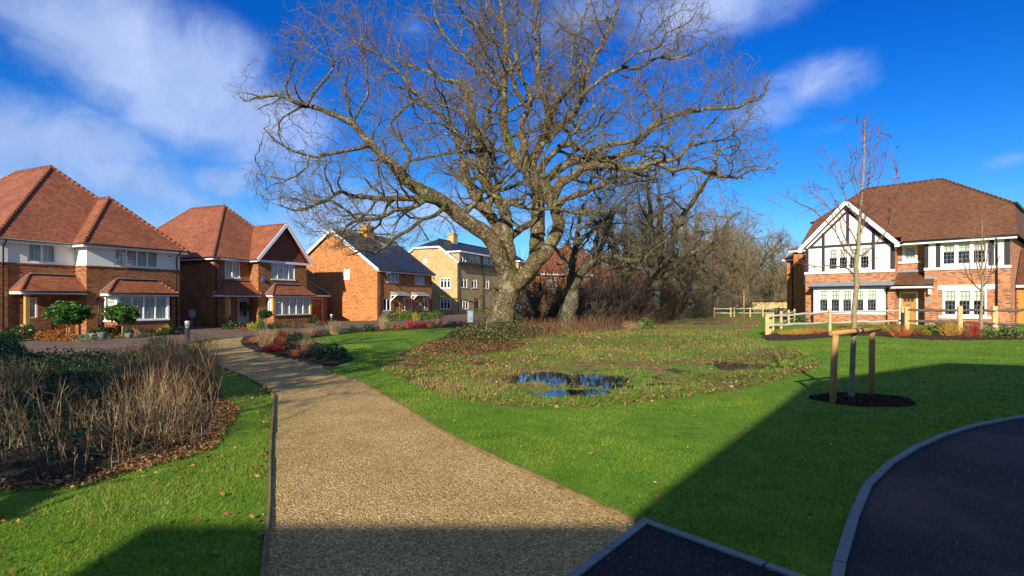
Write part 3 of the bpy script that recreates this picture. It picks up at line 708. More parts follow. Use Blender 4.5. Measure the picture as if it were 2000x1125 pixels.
def hiproof(h, name, x0, x1, y0, y1, ez, pitch, mat, ridge='y', caps=None, fascia=True, front_only=False):
    """hipped roof on an eaves rectangle; ridge along the longer side"""
    w_, d_ = x1-x0, y1-y0; hw = min(w_, d_)/2; rz = ez+hw*math.tan(pitch); mb = MB()
    if d_ >= w_: r0 = ((x0+x1)/2, y0+hw, rz); r1 = ((x0+x1)/2, y1-hw, rz)
    else: r0 = (x0+hw, (y0+y1)/2, rz); r1 = (x1-hw, (y0+y1)/2, rz)
    A, B, C_, D = (x0, y0, ez), (x1, y0, ez), (x1, y1, ez), (x0, y1, ez)
    if d_ >= w_: polys = [[A, B, r0], [B, C_, r1, r0], [C_, D, r1], [D, A, r0, r1]]
    else: polys = [[A, B, r1, r0], [B, C_, r1], [C_, D, r0, r1], [D, A, r0]]
    for p in polys: roofpoly(mb, p)
    o = part(h, name, mb, mat); cb = MB()
    hips = [(A, r0), (D, r1 if d_ >= w_ else r0), (B, r0 if d_ >= w_ else r1), (C_, r1)]
    for a, b in hips: ridge_caps(cb, a, b, .10)
    ridge_caps(cb, r0, r1, .12); cb.build('hip_and_ridge_tiles', caps or mat, o); return o, rz
EV = EA-.02
hiproof(HA, 'main_roof', -9.25, .35, .72, 14.5, EV, math.atan(5.1/4.8), orange_tile)
mbp = MB(); x0, x1 = -5.8, .35; hw = (x1-x0)/2; cx = (x0+x1)/2; rz = EV+hw*math.tan(math.atan(5.1/4.8))
roofpoly(mbp, [(x0, -.35, EV), (x1, -.35, EV), (cx, -.35+hw, rz)]); roofpoly(mbp, [(x0, -.35, EV), (cx, -.35+hw, rz), (cx, 4.1, rz), (x0, 2.5, EV)]); roofpoly(mbp, [(x1, -.35, EV), (cx, -.35+hw, rz), (cx, 4.1, rz), (x1, 2.5, EV)])
pr = part(HA, 'front_roof', mbp, orange_tile); cb = MB(); ridge_caps(cb, (x0, -.35, EV), (cx, -.35+hw, rz), .1); ridge_caps(cb, (x1, -.35, EV), (cx, -.35+hw, rz), .1); ridge_caps(cb, (cx, -.35+hw, rz), (cx, 4.1, rz), .11); cb.build('hip_and_ridge_tiles', orange_tile, pr)
mb = MB(); mb.box(-5.8, -.34, EA-.2, .34, -.30, EA-.03); mb.box(-5.8, -.30, EA-.2, -5.76, .72, EA-.03); mb.box(-9.25, .72, EA-.2, -5.76, .76, EA-.03); mb.box(.30, -.3, EA-.2, .34, 14.4, EA-.03)
mb.box(-5.76, -.3, EA-.2, .30, .0-.002, EA-.17); mb.box(-9.2, .76, EA-.2, -5.8, 1.068, EA-.17)
part(HA, 'fascia', mb, white_paint)
gutter(HA, [(.38, 14, EA-.03), (.38, -.4, EA-.03), (-5.82, -.4, EA-.03), (-5.82, .67, EA-.03), (-9.3, .67, EA-.03)])
pipe(HA, -.25, -.07, 0, EA-.4, elbow=(0, -.28)); pipe(HA, -8.75, 1.0, 0, EA-.4, elbow=(0, -.28))
def leanroof(h, name, x0, x1, yw, d, ze, zr, lin, rin, mat, ov=.18, leadm=True):
    """small tiled roof leaning on a wall plane y=yw with hipped ends"""
    mb = MB(); f = yw-d-ov; A, B = (x0-ov*(lin > 0), f, ze), (x1+ov*(rin > 0), f, ze); T0, T1 = (x0+lin, yw, zr), (x1-rin, yw, zr)
    roofpoly(mb, [A, B, T1, T0])
    if lin > 0: roofpoly(mb, [(x0-ov, yw, ze), A, T0])
    if rin > 0: roofpoly(mb, [B, (x1+ov, yw, ze), T1])
    o = part(h, name, mb, mat); cb = MB()
    if lin > 0: ridge_caps(cb, A, T0, .07, .22)
    if rin > 0: ridge_caps(cb, B, T1, .07, .22)
    if lin > 0 or rin > 0: cb.build('hip_tiles', mat, o)
    lb = MB(); lb.beam(Vector(T0)+Vector((0, -.06, .03)), Vector(T1)+Vector((0, -.06, .03)), .16, .05)
    if lin > 0: lb.beam((x0-ov, yw-.03, ze+.03), (T0[0], yw-.03, zr+.03), .10, .06)
    if rin > 0: lb.beam((x1+ov, yw-.03, ze+.03), (T1[0], yw-.03, zr+.03), .10, .06)
    lb.build('lead_flashing', lead, o)
    fb = MB(); fb.box(A[0]+.03, f+.03, ze-.16, B[0]-.03, f+.06, ze-.03)
    if lin > 0: fb.box(A[0]+.03, f+.06, ze-.16, A[0]+.06, yw, ze-.03)
    if rin > 0: fb.box(B[0]-.06, f+.06, ze-.16, B[0]-.03, yw, ze-.03)
    fb.box(A[0]+.06, f+.06, ze-.15, B[0]-.06, yw-.003, ze-.12); fb.build('fascia', white_paint, o)
    gb = MB(); gb.tube([(A[0], f-.03, ze-.02), (B[0], f-.03, ze-.02)], .05, 8); gb.build('gutter', black_pipe, o)
    return o
leanroof(HA, 'porch_roof', -8.35, -5.45, 1.07, 1.05, 2.42, 3.35, .75, 0, orange_tile)
mb = MB(); mb.box(-8.2, .14, .7, -8.0, .34, 2.3); part(HA, 'porch_post', mb, oak_wood, .01)
mb = MB(); mb.box(-8.3, .04, -.3, -7.9, .44, .7); part(HA, 'porch_plinth', mb, red_brick)
def bay(h, x0, x1, d, e, z0, z1, zr, n_front, yw=0, lat=(3, 5), transom=None, toplat=None, fm=None, base_mat=None, post=None, curtains='net', roofmat=None, lin=.8, rin=.8, side_lights=1, ze=None, lead_flat=False, sm=None, brickb=True):
    pts = [(x0, yw), (x0+e, yw-d), (x1-e, yw-d), (x1, yw)]; bm = base_mat or red_brick
    mb = MB()
    def prism(P, za, zb_, mi=0):
        mb.poly([(p[0], p[1], zb_) for p in P], mi)
        for a, b in zip(P, P[1:]): mb.poly([(a[0], a[1], za), (b[0], b[1], za), (b[0], b[1], zb_), (a[0], a[1], zb_)], mi)
    if brickb: prism(pts, -.3, z0-.05)
    o = part(h, 'bay_base', mb, bm) if brickb else None
    sb = MB(); c = ((x0+x1)/2, yw); q = [(x0-.07, yw), (x0+e-.04, yw-d-.08), (x1-e+.04, yw-d-.08), (x1+.07, yw)]
    sb.poly([(p[0], p[1], z0) for p in q]); sb.poly([(p[0], p[1], z0-.07) for p in reversed(q)])
    for a, b in zip(q, q[1:]): sb.poly([(a[0], a[1], z0-.07), (b[0], b[1], z0-.07), (b[0], b[1], z0), (a[0], a[1], z0)])
    part(h, 'bay_sill', sb, sm or fm or white_paint)
    for i, (a, b) in enumerate(zip(pts, pts[1:])):
        L = math.hypot(b[0]-a[0], b[1]-a[1]); U = ((b[0]-a[0])/L, (b[1]-a[1])/L); pl = h.plane(a, U)
        pad = .06 if not post else .1
        window(h, pl, (pad, L-pad, z0, z1), n_front if i == 1 else side_lights, transom, lat, curtains, rec=.05, fm=fm, name='bay_window', toplat=toplat, fw=.06)
    for p in pts[1:3]: pb = MB(); pb.box(p[0]-(.09 if post else .05), p[1]-.03+.0, z0, p[0]+(.09 if post else .05), p[1]+(.14 if post else .09), z1); part(h, 'corner_post', pb, post or fm or white_paint)
    ib = MB(); ib.poly([(x0+.05, yw-.02, z0), (x1-.05, yw-.02, z0), (x1-.05, yw-.02, z1), (x0+.05, yw-.02, z1)]); part(h, 'bay_room', ib, interior)
    return leanroof(h, 'bay_roof', x0, x1, yw, d, ze or z1+.18, zr, lin, rin, roofmat or orange_tile)
bx0, bx1 = HA.loc(201, y=0), HA.loc(329, y=0)
bay(HA, bx0, bx1, .62, .42, .78, 2.18, 3.2, 4, lin=.75, rin=.75)
pipe(HA, bx0-.25, -.06, 0, 2.1)
mb = MB(); mb.box(-.85, -.07, 4.55, -.6, 0, 4.85); ab = part(HA, 'alarm_box', mb, white_paint, .02); mb = MB(); mb.box(-.80, -.076, 4.7, -.65, -.07, 4.8); mb.build('alarm_panel', SM['red'], ab)

# ======== house B: red brick with tile-hung gable
HB = House('detached_house', 'red brick house with tile hung front gable and pale grey door', 'house', -21.64, 39.9, TH_L, -.3)
EB = 5.1; B0 = HB.front(0); B1 = HB.front(-.91); XB = 8.03; XI = 3.08
mb = MB(); wb1 = B0.rect(439.5, 469, 508.5, 542); dB = B0.rect(464, 486.5, 584, 640); dB = (B0.a(464), B0.a(487)-.02, 0, 2.15); wbn = B0.rect(444, 450.5, 583, 609)
wbn = (B0.a(443), B0.a(450.5), .85, 2.05)
wall(mb, B0, 0, XI, -.3, EB, [wb1, dB, wbn]); wb2 = B1.rect(530.5, 576, 514, 545)
wall(mb, B1, XI, XB, -.3, EB, [wb2, (3.9, 7.5, .8, 2.2)]); wall(mb, HB.left(0), -12.2, 0, -.3, EB); wall(mb, HB.left(XI), 0, .91, -.3, EB)
RSB = HB.plane((XB, -.91), (0, 1)); wall(mb, RSB, 0, 13, -.3, EB)
part(HB, 'wall', mb, [red_brick, render_white, interior])
window(HB, B0, wb1, 2, transom=.7, toplat=3, blind='net', sill=True); window(HB, B1, wb2, 4, transom=.7, toplat=3, blind='net', sill=True); window(HB, B0, wbn, 1, transom=.7, toplat=3, blind='net')
door(HB, B0, dB, grey_door, grey_door, (2, .35, .88), letter=False)
tb = math.atan(4.66/4.37); hiproof(HB, 'main_roof', -.35, 8.38, -.35, 12.5, EB-.02, tb, orange_tile)
gz_ = EB-.02; gx0, gx1, gy = XI-.35, XB+.35, -1.25; gc = (gx0+gx1)/2; grz = gz_+(gx1-gx0)/2*math.tan(tb)
mb = MB(); roofpoly(mb, [(gx0, gy, gz_), (gc, gy, grz), (gc, 2.4, grz), (gx0, 2.4, gz_)]); roofpoly(mb, [(gx1, gy, gz_), (gc, gy, grz), (gc, 2.4, grz), (gx1, 2.4, gz_)])
gr = part(HB, 'gable_roof', mb, orange_tile); cb = MB(); ridge_caps(cb, (gc, gy, grz), (gc, 2.2, grz), .11); cb.build('ridge_tiles', orange_tile, gr)
mb = MB(); mb.poly([(XI, -.93, EB-.02), (XB, -.93, EB-.02), (gc, -.93, grz-.28)]); part(HB, 'tile_hung_gable', mb, hung_tile)
mb = MB(); mb.beam((gx0, gy-.02, gz_-.06), (gc, gy-.02, grz-.02), .05, .24, up=(0, 0, 1)); mb.beam((gx1, gy-.025, gz_-.06), (gc, gy-.025, grz-.02), .05, .24)
mb.box(gx0+.0, -1.0, EB-.18, gx1-.0, -.94, EB-.0); part(HB, 'bargeboard', mb, white_paint)
mb = MB(); mb.box(-.35, -.34, EB-.2, gx0, -.3, EB-.03); mb.box(-.34, -.3, EB-.2, -.3, 12.4, EB-.03); mb.box(gx0-.0, -1.2, EB-.2, gx0+.04, -.34, EB-.03); mb.box(-.3, -.3, EB-.2, gx0, -.003, EB-.17)
part(HB, 'fascia', mb, white_paint)
gutter(HB, [(-.4, 12, EB-.04), (-.4, -.4, EB-.04), (gx0-.05, -.4, EB-.04), (gx0-.05, -1.2, EB-.04)]); pipe(HB, .12, -.07, 0, EB-.4, elbow=(0, -.28))
leanroof(HB, 'porch_roof', .1, XI, 0, .95, 2.38, 3.45, .7, .0001, orange_tile)
mb = MB(); mb.box(.35, -.85, .65, .55, -.65, 2.25); part(HB, 'porch_post', mb, oak_wood, .01); mb = MB(); mb.box(.22, -.98, -.3, .68, -.52, .65); part(HB, 'porch_plinth', mb, red_brick)
bb0, bb1 = HB.loc(521, y=-.91), HB.loc(603, y=-.91)
bay(HB, bb0, min(bb1, XB), .62, .12, .78, 2.2, 3.25, 5, yw=-.91, lat=None, transom=.72, toplat=3, post=oak_wood, lin=.8, rin=.8, sm=red_brick)
mb = MB(); mb.tube([(HB.loc(514, y=-.91), -.91, 3.55), (HB.loc(514, y=-.91), -1.0, 3.55)], .16, 20, 0); part(HB, 'alarm_box', mb, simple('blue_plastic', (.05, .16, .42), .4, .05))
# garage between B and C
HG = House('garage', 'low slate roofed garage with red brown door between two brick houses', 'garage', *(HB.P+HB.ux*8.05+HB.uy*1.0), TH_L, -.27)
Fg = HG.front(0); mb = MB(); dg = (Fg.a(604.5), Fg.a(631), 0, 2.12); wall(mb, Fg, 0, 4.55, -.3, 2.45, [dg]); wall(mb, HG.plane((4.55, 0), (0, 1)), 0, 6, -.3, 2.45); part(HG, 'wall', mb, [red_brick, render_white, interior])
door(HG, Fg, dg, red_door, white_paint, (4, .72, .9), name='garage_door', letter=False)
mb = MB(); roofpoly(mb, [(-.0, -.25, 2.45), (4.75, -.25, 2.45), (2.2, 2.3, 4.75), (0, 2.3, 4.75)]); roofpoly(mb, [(4.75, -.25, 2.45), (4.75, 6.2, 2.45), (2.2, 3.8, 4.75), (2.2, 2.3, 4.75)]); rf = part(HG, 'roof', mb, slate)
cb = MB(); ridge_caps(cb, (4.75, -.25, 2.45), (2.2, 2.3, 4.75), .08); cb.build('hip_tiles', lead, rf); mb = MB(); mb.box(0, -.24, 2.27, 4.75, -.2, 2.42); part(HG, 'fascia', mb, white_paint)

# ======== house C: gabled semi-detached pair with slate roof
HC = House('semi_detached_houses', 'red brick pair of cottages with dark slate roof and sunlit gable', 'house', -12.37, 50.4, TH_L, -.2)
EC = 4.9; C0 = HC.front(0); LC = 9.2; tC = math.tan(math.atan(3.85/5.43)); DC_ = 10.4
mb = MB(); ops = []
cw = [C0.rect(756, 778.4, 524.5, 550.5), C0.rect(810.8, 828.8, 529.5, 554.5)]
lw = [(C0.a(748.2), C0.a(763.4), .9, 2.05), (C0.a(786.5), C0.a(791.2), .9, 2.05), (C0.a(800), C0.a(804.4), .9, 2.05), (C0.a(824.5), C0.a(836), .9, 2.05)]
cd = [(C0.a(770), C0.a(781), 0, 2.05), (C0.a(810.3), C0.a(821), 0, 2.05)]
wall(mb, C0, 0, LC, -.3, EC, cw+lw+cd); S = HC.left(0); gw = S.rect(671.8, 682.8, 521.5, 544.8); wall(mb, S, -DC_, 0, -.3, EC, [gw])
zr_ = EC+DC_/2*tC; mb.poly([(0, 0, EC), (0, DC_/2, zr_), (0, DC_, EC)], 0); mb.poly([(LC, 0, EC), (LC, DC_, EC), (LC, DC_/2, zr_)], 0); wall(mb, HC.plane((LC, 0), (0, 1)), 0, DC_, -.3, EC)
part(HC, 'wall', mb, [brick('orange_red_brick', [(0, (.24, .07, .02)), (.3, (.46, .14, .034)), (.6, (.57, .185, .046)), (.9, (.66, .24, .065)), (1, (.38, .12, .035))], (.42, .24, .11)), render_white, interior])
for r_ in cw: window(HC, C0, r_, 3, blind='net', sill=True, fw=.06, mw=.06)
for r_, k in zip(lw, (2, 1, 1, 2)): window(HC, C0, r_, k, sill=True, fw=.06)
window(HC, S, gw, 1, sill=True, fw=.07, blind='net')
for d_ in cd: door(HC, C0, d_, door_wood, door_wood, (1, .6, .85), fw=.05)
mb = MB(); roofpoly(mb, [(-.25, -.35, EC-.22), (LC+.25, -.35, EC-.22), (LC+.25, DC_/2, zr_+.06), (-.25, DC_/2, zr_+.06)]); roofpoly(mb, [(-.25, DC_+.35, EC-.22), (LC+.25, DC_+.35, EC-.22), (LC+.25, DC_/2, zr_+.06), (-.25, DC_/2, zr_+.06)])
rf = part(HC, 'roof', mb, slate); cb = MB(); ridge_caps(cb, (-.25, DC_/2, zr_+.08), (LC+.25, DC_/2, zr_+.08), .11, .45); cb.build('ridge_tiles', lead, rf)
mb = MB(); cxx = 5.0; mb.box(cxx-.62, DC_/2-.45, zr_-.6, cxx+.62, DC_/2+.45, zr_+1.05); mb.box(cxx-.68, DC_/2-.51, zr_+.85, cxx+.68, DC_/2+.51, zr_+.98); ch = part(HC, 'chimney', mb, HC.root.children[0].data.materials[0])
mb = MB(); [mb.tube([(cxx+o, DC_/2, zr_+1.05), (cxx+o, DC_/2, zr_+1.35)], [.13, .10], 12) for o in (-.3, .3)]; mb.build('chimney_pot', hung_tile, ch)
mb = MB(); mb.beam((-.29, -.35, EC-.27), (-.29, DC_/2, zr_-.02), .05, .24); mb.beam((-.295, DC_+.35, EC-.27), (-.295, DC_/2, zr_-.02), .05, .24); mb.box(-.3, -.36, EC-.42, LC+.25, -.32, EC-.26); part(HC, 'bargeboard', mb, white_paint)
gutter(HC, [(-.2, -.42, EC-.24), (LC+.2, -.42, EC-.24)]); pipe(HC, .3, -.07, 0, EC-.4); pipe(HC, LC-.15, -.07, 0, EC-.4)
for a0, a1, lb_ in ((C0.a(766)-.25, C0.a(784)+.35, 0), (C0.a(806)-.25, C0.a(823)+.35, 0)):
    mb = MB(); mb.hexa([(a0, -.75, 2.42), (a1, -.75, 2.42), (a1, 0, 2.42), (a0, 0, 2.42), (a0, -.75, 2.50), (a1, -.75, 2.50), (a1, 0, 2.72), (a0, 0, 2.72)], 0); cn_ = part(HC, 'door_canopy', mb, [lead])
    mb = MB(); mb.box(a0+.01, -.77, 2.34, a1-.01, -.72, 2.43)
    for x in (a0+.05, a1-.05): mb.beam((x, -.65, 2.36), (x, -.02, 1.85), .06, .08); mb.box(x-.03, -.05, 1.75, x+.03, -.0, 2.38); mb.box(x-.03, -.7, 2.3, x+.03, -.05, 2.37)
    mb.build('bracket', white_paint, cn_)
def dish(h, x, z, y=0):
    mb = MB(); mb.tube([(x, y, z), (x, y-.25, z)], .03, 8); d = part(h, 'satellite_dish', mb, MATS['steel'])
    mb = MB(); c = Vector((x, y-.3, z+.03)); ax = Vector((.35, -.85, .3)).normalized(); u = ax.orthogonal().normalized(); v = ax.cross(u)
    rings = [(0, 0), (.12, .01), (.22, .035), (.29, .07)]
    for (r0, h0), (r1, h1) in zip(rings, rings[1:]):
        for k in range(16):
            a, b = 2*math.pi*k/16, 2*math.pi*(k+1)/16
            f = lambda r, hh, t: c+(u*math.cos(t)+v*math.sin(t))*r+ax*hh
            mb.poly([f(r0, h0, a), f(r1, h1, a), f(r1, h1, b), f(r0, h0, b)], 0, True)
    mb.beam(c-v*.25, c+ax*.38, .02, .02); mb.build('dish', simple('dish_grey', (.42, .44, .46), .4, .05), d)
dish(HC, C0.a(750), 4.25); dish(HC, LC-.1, 4.2)

# ======== building D: long yellow brick terrace, three storeys
HD = House('terrace_building', 'long yellow brick three storey terrace with slate roof behind the oak', 'building', -6.58, 66, TH_L, -.1)
ED = 6.55; D0 = HD.front(0); SD = HD.left(0); LD = 28.5; ops = []; tD = math.tan(math.atan(1.8/2.5))
def wr(pxl, pxr, z0, z1): a, b = D0.a(pxl), D0.a(pxr); return (a, b, z0, z1)
f1 = [(900.5, 912.5), (921.5, 931.5), (945, 955)]; ux = [wr(a, b, 3.35, 4.55) for a, b in f1]+[(D0.a(p), D0.a(p)+.95, 3.35, 4.55) for p in (1000, 1018, 1035, 1049)]
gf = [wr(899, 915, .7, 1.95)]+[(D0.a(p), D0.a(p)+1.15, .7, 1.95) for p in (1006, 1030, 1048)]
dd = [(D0.a(926), D0.a(936), 0, 2.1), (D0.a(1037), D0.a(1041), 0, 2.1)]
mb = MB(); wall(mb, D0, 0, LD, -.3, ED, ux+gf+dd)
gw1 = SD.rect(859.4, 879.8, 543, 563); gw2 = SD.rect(859.4, 879.8, 584, 603.4); wall(mb, SD, -8.5, 0, -.3, ED, [gw1, gw2])
hz = ED+1.8; SL = [(0, 0, ED), (0, 2.5, hz), (0, 6.0, hz), (0, 8.5, ED)]; mb.poly(SL, 0)
wall(mb, HD.plane((LD, 0), (0, 1)), 0, 8.5, -.3, ED)
part(HD, 'wall', mb, [yellow_brick, render_white, interior])
for r_ in ux: window(HD, D0, r_, 2 if r_[1]-r_[0] < 1.8 else 3, transom=.7, toplat=2, sill=True, fw=.07, mw=.07)
for r_ in gf: window(HD, D0, r_, 3, transom=.7, toplat=2, sill=True, fw=.07, mw=.07)
for r_ in (gw1, gw2): window(HD, SD, r_, 3, transom=.7, toplat=2, sill=True, fw=.08, mw=.08)
for r_ in dd: door(HD, D0, r_, simple('black_door', (.03, .03, .035), .4), yellow_brick, None, letter=False)
swin = SD.rect(827.5, 834.5, 505.5, 513.5)
window(HD, HD.plane((-.1, 0), (0, -1)), (swin[0], swin[1], swin[2], swin[3]), 2, transom=.6, fw=.07, mw=.06, dep=.06)
rzD = ED+4.25*tD; mb = MB(); hx = 2.6
roofpoly(mb, [(-.2, -.3, ED-.2), (LD, -.3, ED-.2), (LD-2, 4.25, rzD), (hx, 4.25, rzD), (-.2, 2.45, hz+.02)]); roofpoly(mb, [(-.2, 8.8, ED-.2), (LD, 8.8, ED-.2), (LD-2, 4.25, rzD), (hx, 4.25, rzD), (-.2, 6.05, hz+.02)])
roofpoly(mb, [(-.2, 2.45, hz+.02), (hx, 4.25, rzD), (-.2, 6.05, hz+.02)]); roofpoly(mb, [(LD, -.3, ED-.2), (LD, 8.8, ED-.2), (LD-2, 4.25, rzD)]); rf = part(HD, 'roof', mb, slate)
cb = MB(); ridge_caps(cb, (hx, 4.25, rzD), (LD-2, 4.25, rzD), .1, .6); ridge_caps(cb, (-.2, 2.45, hz+.02), (hx, 4.25, rzD), .08, .5); cb.build('ridge_tiles', slate, rf)
mb = MB(); mb.beam((-.24, -.3, ED-.25), (-.24, 2.45, hz-.03), .05, .24); mb.beam((-.24, 2.45, hz-.05), (-.24, 6.05, hz-.05), .05, .2); mb.beam((-.245, 8.8, ED-.25), (-.245, 6.05, hz-.03), .05, .24); part(HD, 'bargeboard', mb, white_paint)
chx = HD.loc(884, y=4.25); mb = MB(); mb.box(chx-.55, 3.8, rzD-.5, chx+.55, 4.7, rzD+1.1); mb.box(chx-.6, 3.75, rzD+.9, chx+.6, 4.75, rzD+1.02); ch = part(HD, 'chimney', mb, yellow_brick)
mb = MB(); mb.tube([(chx, 4.25, rzD+1.1), (chx, 4.25, rzD+1.5)], [.14, .1], 12); mb.build('chimney_pot', oak_wood, ch)
def dormer(x0, x1, lights):
    """flat topped wall dormer standing on the eaves"""
    z0, z1 = ED-.55, ED+1.05; pl = HD.plane((0, -.06), (1, 0)); mb = MB(); ops_ = []; w_ = (x1-x0)/lights
    for k in range(lights): ops_.append((x0+k*w_+.25, x0+(k+1)*w_-.25, z0+.35, z1-.15))
    wall(mb, pl, x0, x1, z0+.1, z1, ops_); mb.poly([(x0, -.06, z0+.1), (x0, -.06, z1), (x0, 2.2, z1), (x0, 2.2, z0+.1)], 0); mb.poly([(x1, -.06, z0+.1), (x1, 2.2, z0+.1), (x1, 2.2, z1), (x1, -.06, z1)], 0)
    d = part(HD, 'dormer', mb, [yellow_brick, render_white, interior])
    for o_ in ops_:
        f = window(HD, pl, o_, 2, transom=.65, toplat=2, sill=True, fw=.08, mw=.07, name='dormer_window'); 
    mb = MB(); mb.box(x0-.3, -.4, z1, x1+.3, 2.3, z1+.16); mb.build('dormer_roof', [white_paint], d); mb = MB(); mb.box(x0-.28, -.38, z1+.162, x1+.28, 2.3, z1+.2); mb.build('dormer_lead', lead, d)
dormer(D0.a(896.5), D0.a(938), 3); dormer(D0.a(942), D0.a(966), 2); dormer(D0.a(1012), D0.a(1053), 4)
for px in (893.5, 941, 1020): pipe(HD, D0.a(px)+.15, -.08, 0, ED-.3)
gutter(HD, [(-.1, -.36, ED-.22), (LD, -.36, ED-.22)])

# ======== houses F, G behind the oaks
def far_house(label, x, y, th, W, D, ez, pit, wallm, roofm, wins, zb=-.1, hip=True, chim=None, low=None, name='far_house'):
    h = House(name, label, 'house', x, y, th, zb); mb = MB(); F = h.front(0); wall(mb, F, 0, W, -.3, ez, wins); wall(mb, h.left(0), -D, 0, -.3, ez); wall(mb, h.plane((W, 0), (0, 1)), 0, D, -.3, ez)
    part(h, 'wall', mb, [wallm, render_white, interior])
    for r_ in wins: window(h, F, r_, 2, fw=.1, mw=.1, transom=.7, sill=True, blind='net')
    hiproof(h, 'roof', -.4, W+.4, -.4, D+.4, ez, pit, roofm); mb = MB(); mb.box(-.4, -.42, ez-.22, W+.4, -.38, ez-.02); part(h, 'fascia', mb, white_paint)
    if chim: mb = MB(); mb.box(chim-.5, D/2-.4, ez+1, chim+.5, D/2+.4, ez+D/2*math.tan(pit)+1.2); part(h, 'chimney', mb, wallm)
    return h
ob = MATS['orange_red_brick']
HF = far_house('orange brick house with red tiled roof seen between oak trunks', 4.6, 84, R(24), 14, 9, 5.9, R(42), ob, orange_tile, [(1.0, 2.5, 3.6, 5.0), (4.5, 5.7, 3.6, 5.0), (8.5, 9.9, 3.6, 5), (11, 12.5, 3.6, 5), (1, 2.5, .8, 2.2), (4.5, 5.7, .8, 2.2), (9, 10.4, .8, 2.2)], chim=7)
HGh = far_house('brick house with steep red pyramid roof beyond the shrubby thicket', 11.6, 78, R(3), 9.5, 9, 3.75, R(42), ob, orange_tile, [(1.0, 3.0, 1.9, 3.3), (5.6, 7.6, 1.9, 3.3)])
mb = MB(); roofpoly(mb, [(6.2, -3.2, 2.0), (12.0, -3.2, 2.0), (11, .0, 4.0), (6.2, 0, 4.0)]); part(HGh, 'lower_roof', mb, orange_tile); mb = MB(); mb.box(6.3, -2.9, -.3, 11.8, 0, 1.95); part(HGh, 'side_extension', mb, ob)

# ======== house E: half timbered gable over multi red brick
TH_R = math.atan2(-.735, .678)
HE = House('detached_house', 'large brick house with black and white timbered gable and orange door', 'house', 21.2, 39.69, TH_R, 0)
EE = 5.40; E0 = HE.front(0); E1 = HE.front(.8); XG = 5.43; XC = 7.0; XE = 11.0
mb = MB(); bE = 3.54
def bfE(cx, cz): return 1 if cz > bE else 0
eu1 = E0.rect(1616, 1700, 487, 523.5); eu1 = (eu1[0], eu1[1], 3.76, 5.24); eg = (E0.a(1846), E0.a(1925), .62, 2.22); eu2 = (E0.a(1838), E0.a(1929), 3.80, 5.22)
eg = (E0.a(1841), E0.a(1928), .70, 2.3)
wall(mb, E0, 0, XG, -.3, EE, [eu1, (.75, 4.95, .95, 2.45)], bands=([bE], bfE)); wall(mb, E0, XC, XE, -.3, EE, [eu2, eg], bands=([bE], bfE))
ec = E1.rect(1764, 1787, 480, 511); ec = (E1.a(1762), E1.a(1792), 4.2, 5.2); dE = (E1.a(1756.5), E1.a(1793), 0, 2.2)
wall(mb, E1, XG, XC, -.3, EE, [ec, dE]); wall(mb, HE.plane((XG, 0), (0, 1)), 0, .8, -.3, EE); wall(mb, HE.left(XC), -.8, 0, -.3, EE)
wall(mb, HE.left(0), -8.3, 0, -.3, EE); wall(mb, HE.plane((XE, 0), (0, 1)), 0, 8.3, -.3, EE)
part(HE, 'wall', mb, [multi_brick, render_white, interior])
zA = 8.4; gx = XG/2
mb = MB(); mb.poly([(-.0, -.004, EE), (XG, -.004, EE), (gx, -.004, zA-.2)], 0); part(HE, 'gable_panel', mb, render_white)
def timbers(lst, y, name, rake=False):
    mb = MB()
    for q in lst:
        if not rake: mb.box(q[0], y-.035, q[2], q[1], y, q[3])
        else: mb.beam((q[0], y-.018, q[1]), (q[2], y-.018, q[3]), .036, .15)
    return part(HE, name, mb, dark_timber)
slope = (zA-EE)/gx
def zt(x): return EE+min(x, XG-x)*slope-.28
xa, xb = E0.a(1611), E0.a(1703)
timbers([(0, .22, bE+.14, EE-.0), (XG-.24, XG, bE+.14, EE), (xa-.18, xa, bE+.14, zt(xa-.1)), (xb, xb+.18, bE+.14, zt(xb+.1)), (gx-.09, gx+.09, EE+.16, zA-.45), (.22, xa-.18, EE-.04, EE+.12), (xa, xb, EE-.04, EE+.12), (xb+.18, XG-.24, EE-.04, EE+.12)], -.005, 'timber_framing')
timbers([(.25, EE-.02, gx, zA-.62), (XG-.25, EE-.02, gx, zA-.62)], -.012, 'raking_timber', True)
timbers([(XC, XC+.2, bE+.14, EE-.2), (E0.a(1837)-.22, E0.a(1837), bE+.14, EE-.2), (E0.a(1931), E0.a(1931)+.24, bE+.14, EE-.2), (XE-.24, XE, bE+.14, EE-.2), (E0.a(1837), E0.a(1931), EE-.24, EE-.18)], -.005, 'timber_framing')
mb = MB(); mb.box(-.06, -.07, bE-.03, XG+.02, 0, bE+.14); mb.box(XC-.03, -.07, bE-.03, XE+.06, 0, bE+.14); part(HE, 'stone_band', mb, stone, .006)
wk = dict(lat=(3, 5), blind='roller', fw=.09, mw=.14, blindf=.42)
window(HE, E0, eu1, 4, **wk); window(HE, E0, eu2, 3, **wk); window(HE, E0, eg, 3, **wk); window(HE, E1, ec, 1, lat=(3, 4), fw=.13, blind='net')
for q_ in ((ec[0]-.2, .72, ec[2]-.15, ec[1]+.2, .8, ec[2], 'stone_sill'), (eg[0]-.2, -.08, eg[2]-.17, eg[1]+.2, 0, eg[2], 'stone_sill'), (eg[0]-.25, -.012, eg[3], eg[1]+.35, 0, eg[3]+.28, 'stone_lintel')): mb = MB(); mb.box(*q_[:6]); part(HE, q_[6], mb, stone, .006)
door(HE, E1, dE, door_wood, white_paint, (3, .74, .88), fw=.09)
